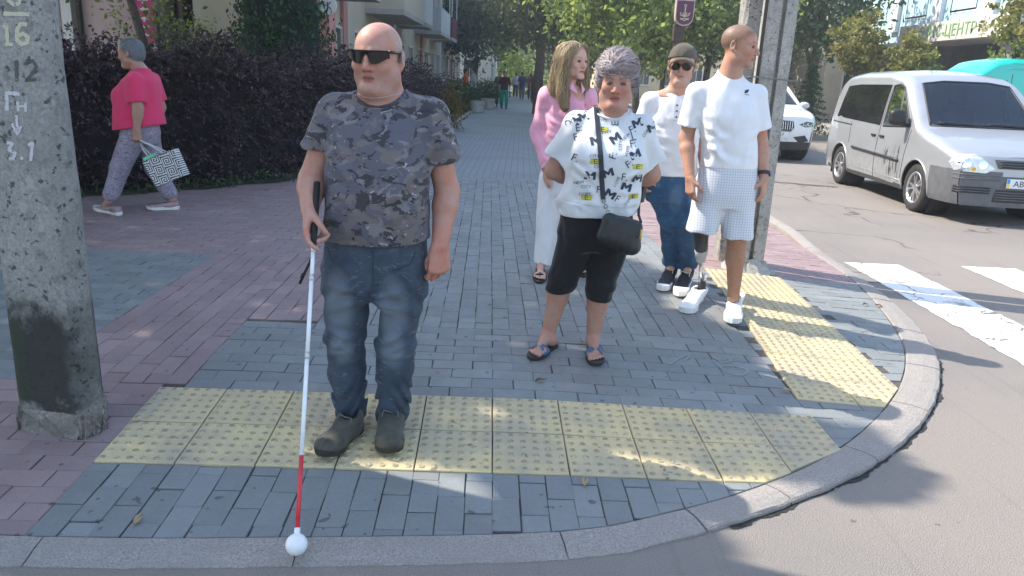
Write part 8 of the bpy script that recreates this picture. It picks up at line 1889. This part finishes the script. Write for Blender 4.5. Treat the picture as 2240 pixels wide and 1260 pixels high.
def left_building():
    base = Vector((-6.5, 30, 0)); E = empty('apartment_building', base); tag(E, 'pink and cream apartment house with balconies along the left of the walk', 'building')
    def box(name, a, b, m): return MB().box(tuple(Vector(a)-base), tuple(Vector(b)-base)).build(name, m, E)
    YW = 16.0; xr = -3.95
    # gable towards the corner
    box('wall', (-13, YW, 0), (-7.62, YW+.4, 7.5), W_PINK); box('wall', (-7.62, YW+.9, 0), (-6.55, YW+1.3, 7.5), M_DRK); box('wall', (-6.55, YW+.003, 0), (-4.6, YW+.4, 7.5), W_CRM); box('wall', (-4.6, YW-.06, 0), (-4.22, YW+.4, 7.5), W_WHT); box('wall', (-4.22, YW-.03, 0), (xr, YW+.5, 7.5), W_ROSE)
    box('reveal', (-7.62, YW, 0), (-7.50, YW+.9, 3.4), W_PINK); box('reveal', (-6.72, YW, 0), (-6.55, YW+.9, 3.4), W_STN); box('lintel', (-7.62, YW, 3.4), (-6.55, YW+.4, 7.5), W_CRM); box('downpipe', (-6.98, YW-.10, 0), (-6.90, YW-.02, 7.4), pmat('downpipe_brown', (.06, .03, .025), .5)); box('meter_box', (-5.45, YW-.06, 2.02), (-5.28, YW+.01, 2.24), M_DRK)
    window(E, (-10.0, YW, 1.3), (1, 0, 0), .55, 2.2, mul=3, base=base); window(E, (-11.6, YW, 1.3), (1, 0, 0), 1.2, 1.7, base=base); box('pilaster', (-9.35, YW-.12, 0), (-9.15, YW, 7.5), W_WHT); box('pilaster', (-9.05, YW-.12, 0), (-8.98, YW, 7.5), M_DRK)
    # facade along the walk
    xf = -4.95; box('wall', (-12, YW+1.31, 0), (xf, 62, 7.5), W_CRM); box('roof', (-12.4, YW-.2, 7.5), (xf+.38, 62.3, 7.72), pmat('roof_sheet', (.16, .10, .085), .7, .2)); box('base_course', (xf, YW+.51, 0), (xf+.06, 62, .55), wall_mat('plinth', (.22, .19, .17)))
    for y in np.arange(17.2, 61, 2.75):
        if True: window(E, (xf, y, 1.15), (0, 1, 0), 1.25, 1.45, base=base)
        window(E, (xf, y, 4.1), (0, 1, 0), 1.25, 1.5, base=base)
    for i, y in enumerate(np.arange(21.2, 61, 8.2)): box('pilaster', (xf, y, .55), (xf+.10, y+.5, 7.5), W_ROSE if i % 2 == 0 else W_WHT)
    def balcony(y0, y1, m, glazed=False, z=3.2, rail=False):
        b0 = Vector((xf, y0, z)); B = empty('balcony', b0-base); B.parent = E; xo = 1.22
        MB().box((0, 0, 0), (xo, y1-y0, .16)).build('slab', wall_mat('slab_concrete', (.42, .39, .37), .4), B)
        hh = 1.0; MB().box((xo-.07, .0, .16), (xo, y1-y0, .16+hh)).build('parapet', m, B); MB().box((0, 0, .16), (xo-.07, .06, .16+hh)).build('side_panel', m, B); MB().box((0, y1-y0-.06, .16), (xo-.07, y1-y0, .16+hh)).build('side_panel', m, B)
        if glazed:
            n = max(2, int((y1-y0)/.9)); 
            for k in range(n): yy = (y1-y0)*k/n; e = window(B, (xo-.035, yy+.02, .16+hh), (0, 1, 0), (y1-y0)/n-.04, 1.45, sill=False, mul=1)
            e = window(B, (.1, .03, .16+hh), (1, 0, 0), xo-.2, 1.45, sill=False, mul=2); MB().box((-.0, -.04, .16+hh+1.47), (xo+.06, y1-y0+.04, .16+hh+1.62)).build('canopy', m, B); MB().box((0, 0, .16+hh+1.62), (xo, y1-y0, .16+hh+2.6)).build('upper_parapet', m, B)
        else:
            MB().box((0, -.02, 2.9), (xo, y1-y0+.02, 3.05)).build('upper_slab', _pm.get('slab2') or wall_mat('slab_upper', (.45, .42, .40), .4), B)
            for yy in (0.03, y1-y0-.05): MB().box((xo-.07, yy, .16+hh), (xo-.02, yy+.04, 2.9)).build('post', M_FRM, B)
        return B
    balcony(16.75, 20.6, W_WHT); balcony(24.5, 29.5, W_CRM); balcony(30.2, 32.2, W_WHT, True); balcony(35.5, 40, wall_mat('corrugated_grey', (.50, .52, .54)), False); b = balcony(41.2, 44.2, wall_mat('balcony_maroon', (.14, .03, .03))); balcony(49.5, 57, W_WHT, True)
    # hanging shop sign and oval house sign
    s = at(318, 20, YW-.1); S = MB().box((-.18, -.02, -.75), (.18, .02, .75)).build('hanging_banner', pmat('banner_magenta', (.55, .03, .22), .6, .1), None, (s.x, YW-.16, s.z+.1)); tag(S, 'magenta vertical banner with white strokes on the pink wall', 'banner'); wm = pmat('banner_white', (.75, .7, .72), .7)
    for zz in (-.62, -.45, -.30, -.12, .05, .22, .40): MB().box((-.10, -.026, zz), (.10, -.021, zz+.035)).box((-.02, -.0262, zz-.05), (.02, -.0212, zz+.05)).build('banner_stroke', wm, S)
    s = at(716, 12, YW-.2); S = empty('oval_sign', (s.x, YW-.16, s.z)); tag(S, 'small oval white sign with dark blue letters on pale pillar', 'sign'); MB().lathe([(0, -.03), (.17, -.03), (.18, -.02), (.18, .02), (0, .02)], 28, (0, 0, 0), 'Y').build('plate', M_FRM, S); nb = pmat('sign_navy', (.02, .025, .10), .5)
    for pts in ([(-.06, .08), (-.09, .0), (-.05, -.07)], [(-.09, .005), (-.02, .01)], [(.0, .07), (.0, -.07)], [(.07, .07), (.0, .0), (.075, -.07)]): MB().tube([Vector((x, -.035, z)) for x, z in pts], .012, 6).build('letter_stroke', nb, S)
left_building()
def simple_block(name, label, a, b, m, wins, roofm=None):
    base = (Vector(a)+Vector(b))/2; base.z = 0; E = empty(name, base); tag(E, label, 'building'); MB().box(tuple(Vector(a)-base), tuple(Vector(b)-base)).build('wall', m, E); MB().box((a[0]-base.x-.3, a[1]-base.y-.3, b[2]), (b[0]-base.x+.3, b[1]-base.y+.3, b[2]+.25)).build('roof', roofm or pmat('roof_sheet', (.16, .10, .085)), E)
    for (o, ux, w_, h) in wins: window(E, o, ux, w_, h, base=base)
    return E
simple_block('white_house', 'white gabled house far down the left of the walk', (-9, 66, 0), (-2.6, 80, 7.0), W_WHT, [((-2.6, y, 1.2), (0, 1, 0), 1.2, 1.5) for y in (67.5, 71, 74.5)]+[((x, 66, 1.3), (1, 0, 0), 1.1, 1.5) for x in (-7.5, -5)])
simple_block('cream_house', 'cream house across the road behind the spruce', (14.0, 36, 0), (22, 50, 6.5), W_CRM, [((x, 36, 1.3), (1, 0, 0), 1.1, 1.6) for x in (14.8, 17.0, 19.2)]+[((x, 36, 4.2), (1, 0, 0), 1.1, 1.6) for x in (14.8, 17.0, 19.2)])
simple_block('yellow_house', 'pale yellow house glimpsed between trunks beyond the sign', (7.5, 74, 0), (20, 84, 6.0), wall_mat('render_yellow', (.62, .50, .30)), [((x, 74, 1.3), (1, 0, 0), 1.2, 1.6) for x in (8.5, 11, 13.5, 16)])
def office():
    base = Vector((18, 30, 0)); E = empty('office_building', base); tag(E, 'pale blue office building with stone canopy and green lettering', 'building')
    def box(name, a, b, m): return MB().box(tuple(Vector(a)-base), tuple(Vector(b)-base)).build(name, m, E)
    x0, y0 = 15.0, 24.2; box('upper_wall', (x0, y0, 3.5), (30, 48, 11), W_BLU); box('ground_wall', (x0+1.2, y0+1.2, 0), (30, 48, 3.5), pmat('shop_dark', (.055, .055, .055), .4, .4, 2))
    for y in (25.6, 28.8, 32.0, 35.2, 38.4, 41.6): box('pilaster', (x0-.16, y-.28, 3.9), (x0, y+.28, 11), W_WHT)
    for y in (26.2, 29.4, 32.6, 35.8, 39.0): window(E, (x0, y+.35, 4.35), (0, -1, 0) if False else (0, 1, 0), 1.6, 2.3, base=base)
    for E_w in []: pass
    for x in (15.8, 18.4, 21.0): window(E, (x, y0, 4.35), (1, 0, 0), 1.2, 2.3, mul=2, base=base); box('pilaster', (x+1.5, y0-.14, 3.9), (x+2.1, y0, 11), W_WHT)
    # canopy fascia
    cx, cy = 14.0, 22.9; box('canopy_fascia', (cx, cy, 3.30), (cx+.25, 29.5, 3.92), W_STN); box('canopy_fascia', (cx+.25, cy, 3.302), (26, cy+.25, 3.922), W_STN); box('canopy_soffit', (cx+.25, cy+.25, 3.34), (26, 29.5, 3.46), pmat('soffit_grey', (.30, .29, .28), .8)); box('canopy_soffit', (cx+.25, 29.5, 3.34), (x0+1.2, 30, 3.46), pmat('soffit_grey', (.30, .29, .28), .8))
    for y in (24.2, 25.6, 27.0, 28.4): box('panel_joint', (cx-.004, y, 3.30), (cx, y+.02, 3.92), M_DRK)
    for x in (15.2, 16.5, 17.8): box('panel_joint', (x, cy-.004, 3.302), (x+.02, cy, 3.92), M_DRK)
    for (x, y) in ((14.4, 23.3), (18.6, 23.3), (14.4, 28.9)): box('column', (x, y, 0), (x+.5, y+.5, 3.34), wall_mat('column_granite', (.28, .23, .22)))
    for x in (16.6, 19.4, 22.0): window(E, (x, y0+1.2, .4), (1, 0, 0), 2.2, 2.5, base=base, sill=False)
    gv, gf = glyph('ОФІС-ЦЕНТР'); s_ = .52; mb = MB(); c = Vector((cx-.02, 26.3, 3.60)); V = [c+Vector((0, -x*s_*1.05, z*s_)) for x, z in gv]; V2 = [v+Vector((.018, 0, 0)) for v in V]
    mb.add([v-base for v in V], gf).build('lettering', pmat('sign_green', (.20, .42, .16), .5), E)
office()
# far side of the road: pavement, kerb, low wall and railing
fs = MB(); fs.add([(9.7, 8, .11), (40, 8, .11), (60, 130, .11), (22.5, 130, .11), (13.0, 42, .11)], [(0, 1, 2, 3, 4)]); tag(fs.build('far_pavement', pmat('far_slabs', (.36, .33, .30), .85, .2, 2, .3, 40, world=True)), kind='structure')
fk = MB(); fk.add([(9.55, 8, 0), (12.85, 42, 0), (22.3, 130, 0), (9.55, 8, .115), (12.85, 42, .115), (22.3, 130, .115), (9.72, 8, .115), (13.02, 42, .115), (22.52, 130, .115)], [(0, 1, 4, 3), (1, 2, 5, 4), (3, 4, 7, 6), (4, 5, 8, 7)]); tag(fk.build('far_kerb', M_KERB, fixn=True), kind='structure')
rl = empty('railing', (12.2, 24.0, .1)); tag(rl, 'thin metal railing beside the spruce across the road', 'railing'); rm = pmat('railing_grey', (.30, .31, .32), .5, metal=.5); MB().box((-.9, .1, 0), (3.2, .3, .45)).build('low_wall', wall_mat('low_wall', (.20, .18, .17)), rl)
for z_ in (.75, 1.0, 1.25): MB().tube([Vector((-.9, .2, z_)), Vector((3.2, .2, z_))], .018, 6).build('rail', rm, rl)
for x_ in np.arange(-.85, 3.2, .8): MB().tube([Vector((x_, .2, .4)), Vector((x_, .2, 1.25))], .02, 6).build('post', rm, rl)
# ------------------------------------------------------------------ small things on the ground
cm = pmat('chalk', (.30, .33, .345), .95, .2, 90)
for pts in ([(1560, 778), (1590, 800), (1625, 806), (1638, 796), (1610, 788), (1578, 790)], [(1562, 772), (1582, 782), (1600, 778), (1590, 770)], [(1465, 790), (1490, 776), (1510, 768), (1500, 782)]):
    P = [gnd(x, y, .1) for x, y in pts]; P = [Vector((*q, 0)) for q in catmull([tuple(p.xy) for p in P], 8)]; V = []; F = []
    for i, p in enumerate(P): t_ = (P[min(i+1, len(P)-1)]-P[max(i-1, 0)]).normalized(); n_ = Vector((-t_.y, t_.x, 0))*.0035; z_ = zf1(p.x, p.y)+.006; V += [(p.x-n_.x, p.y-n_.y, z_), (p.x+n_.x, p.y+n_.y, z_)]
    MB().add(V, [(2*i, 2*i+1, 2*i+3, 2*i+2) for i in range(len(P)-1)]).build('chalk_mark', cm, pav)
dl = [pmat('dead_leaf_ochre', (.42, .30, .16), .8, .2), pmat('dead_leaf_brown', (.16, .09, .05), .8, .2)]; _r = random.Random(3)
for k, (px, py, lab, m) in enumerate([(1281, 1034, 'pale dry leaf on the grey pavers in front of the yellow tiles', 0), (1722, 843, 'yellow dry leaf beside the corner of the yellow tile strip', 0), (1925, 655, 'brown dry leaf on the paving near the crossing', 1), (1895, 653, 'brown dry leaf between the yellow tile strip and the crossing', 1), (1180, 838, 'small dry leaf on grey pavers below the blue sandals', 1), (430, 412, 'dry ochre leaf below the thuja at the hedge foot', 0), (520, 405, 'dry leaf lying near the foot of the purple hedge', 0), (585, 420, 'dry ochre leaf on red paving away from the hedge foot', 0), (300, 1110, 'tiny pale leaf on the pavers near the front kerb', 0)]):
    p = gnd(px, py, .08); z_ = zf1(p.x, p.y) if p.y < 11 else .1; s_ = .028 if p.y < 6 else .05; a = _r.uniform(0, 6); V = []; n = 9
    for i in range(n): t_ = i/(n-1); w_ = s_*.42*math.sin(math.pi*min(1, t_*1.05))**.8; V += [(t_*s_*2-s_, -w_, .006+.012*math.sin(t_*3)), (t_*s_*2-s_, 0, .003+.006*math.sin(t_*3)), (t_*s_*2-s_, w_, .007+.010*math.sin(t_*2.5))]
    o = MB().add(V, [(3*i+j, 3*i+3+j, 3*i+4+j, 3*i+1+j) for i in range(n-1) for j in (0, 1)]).build('dry_leaf', dl[m], None, (p.x, p.y, z_+.003)); o.rotation_euler = (0, 0, a); tag(o, lab, 'leaf', 'dry leaves on the paving')

# ------------------------------------------------------------------ air: haze added to veil and soften the distance
hz = MB().box((-320, -140, -1.1), (320, 320, 32)).mesh('haze'); g = NT('added_haze'); g.t.nodes.remove(g.b)
pv = g.n('VolumePrincipled'); pv.inputs['Color'].default_value = (.93, .96, 1., 1); pv.inputs['Density'].default_value = .0023; pv.inputs['Anisotropy'].default_value = .35
g.t.links.new(pv.outputs[0], g.t.nodes['Material Output'].inputs['Volume']); o = link('haze', hz, g.m); tag(o, 'thin pale haze added for lens veil and distant fading', 'haze', kind='stuff')
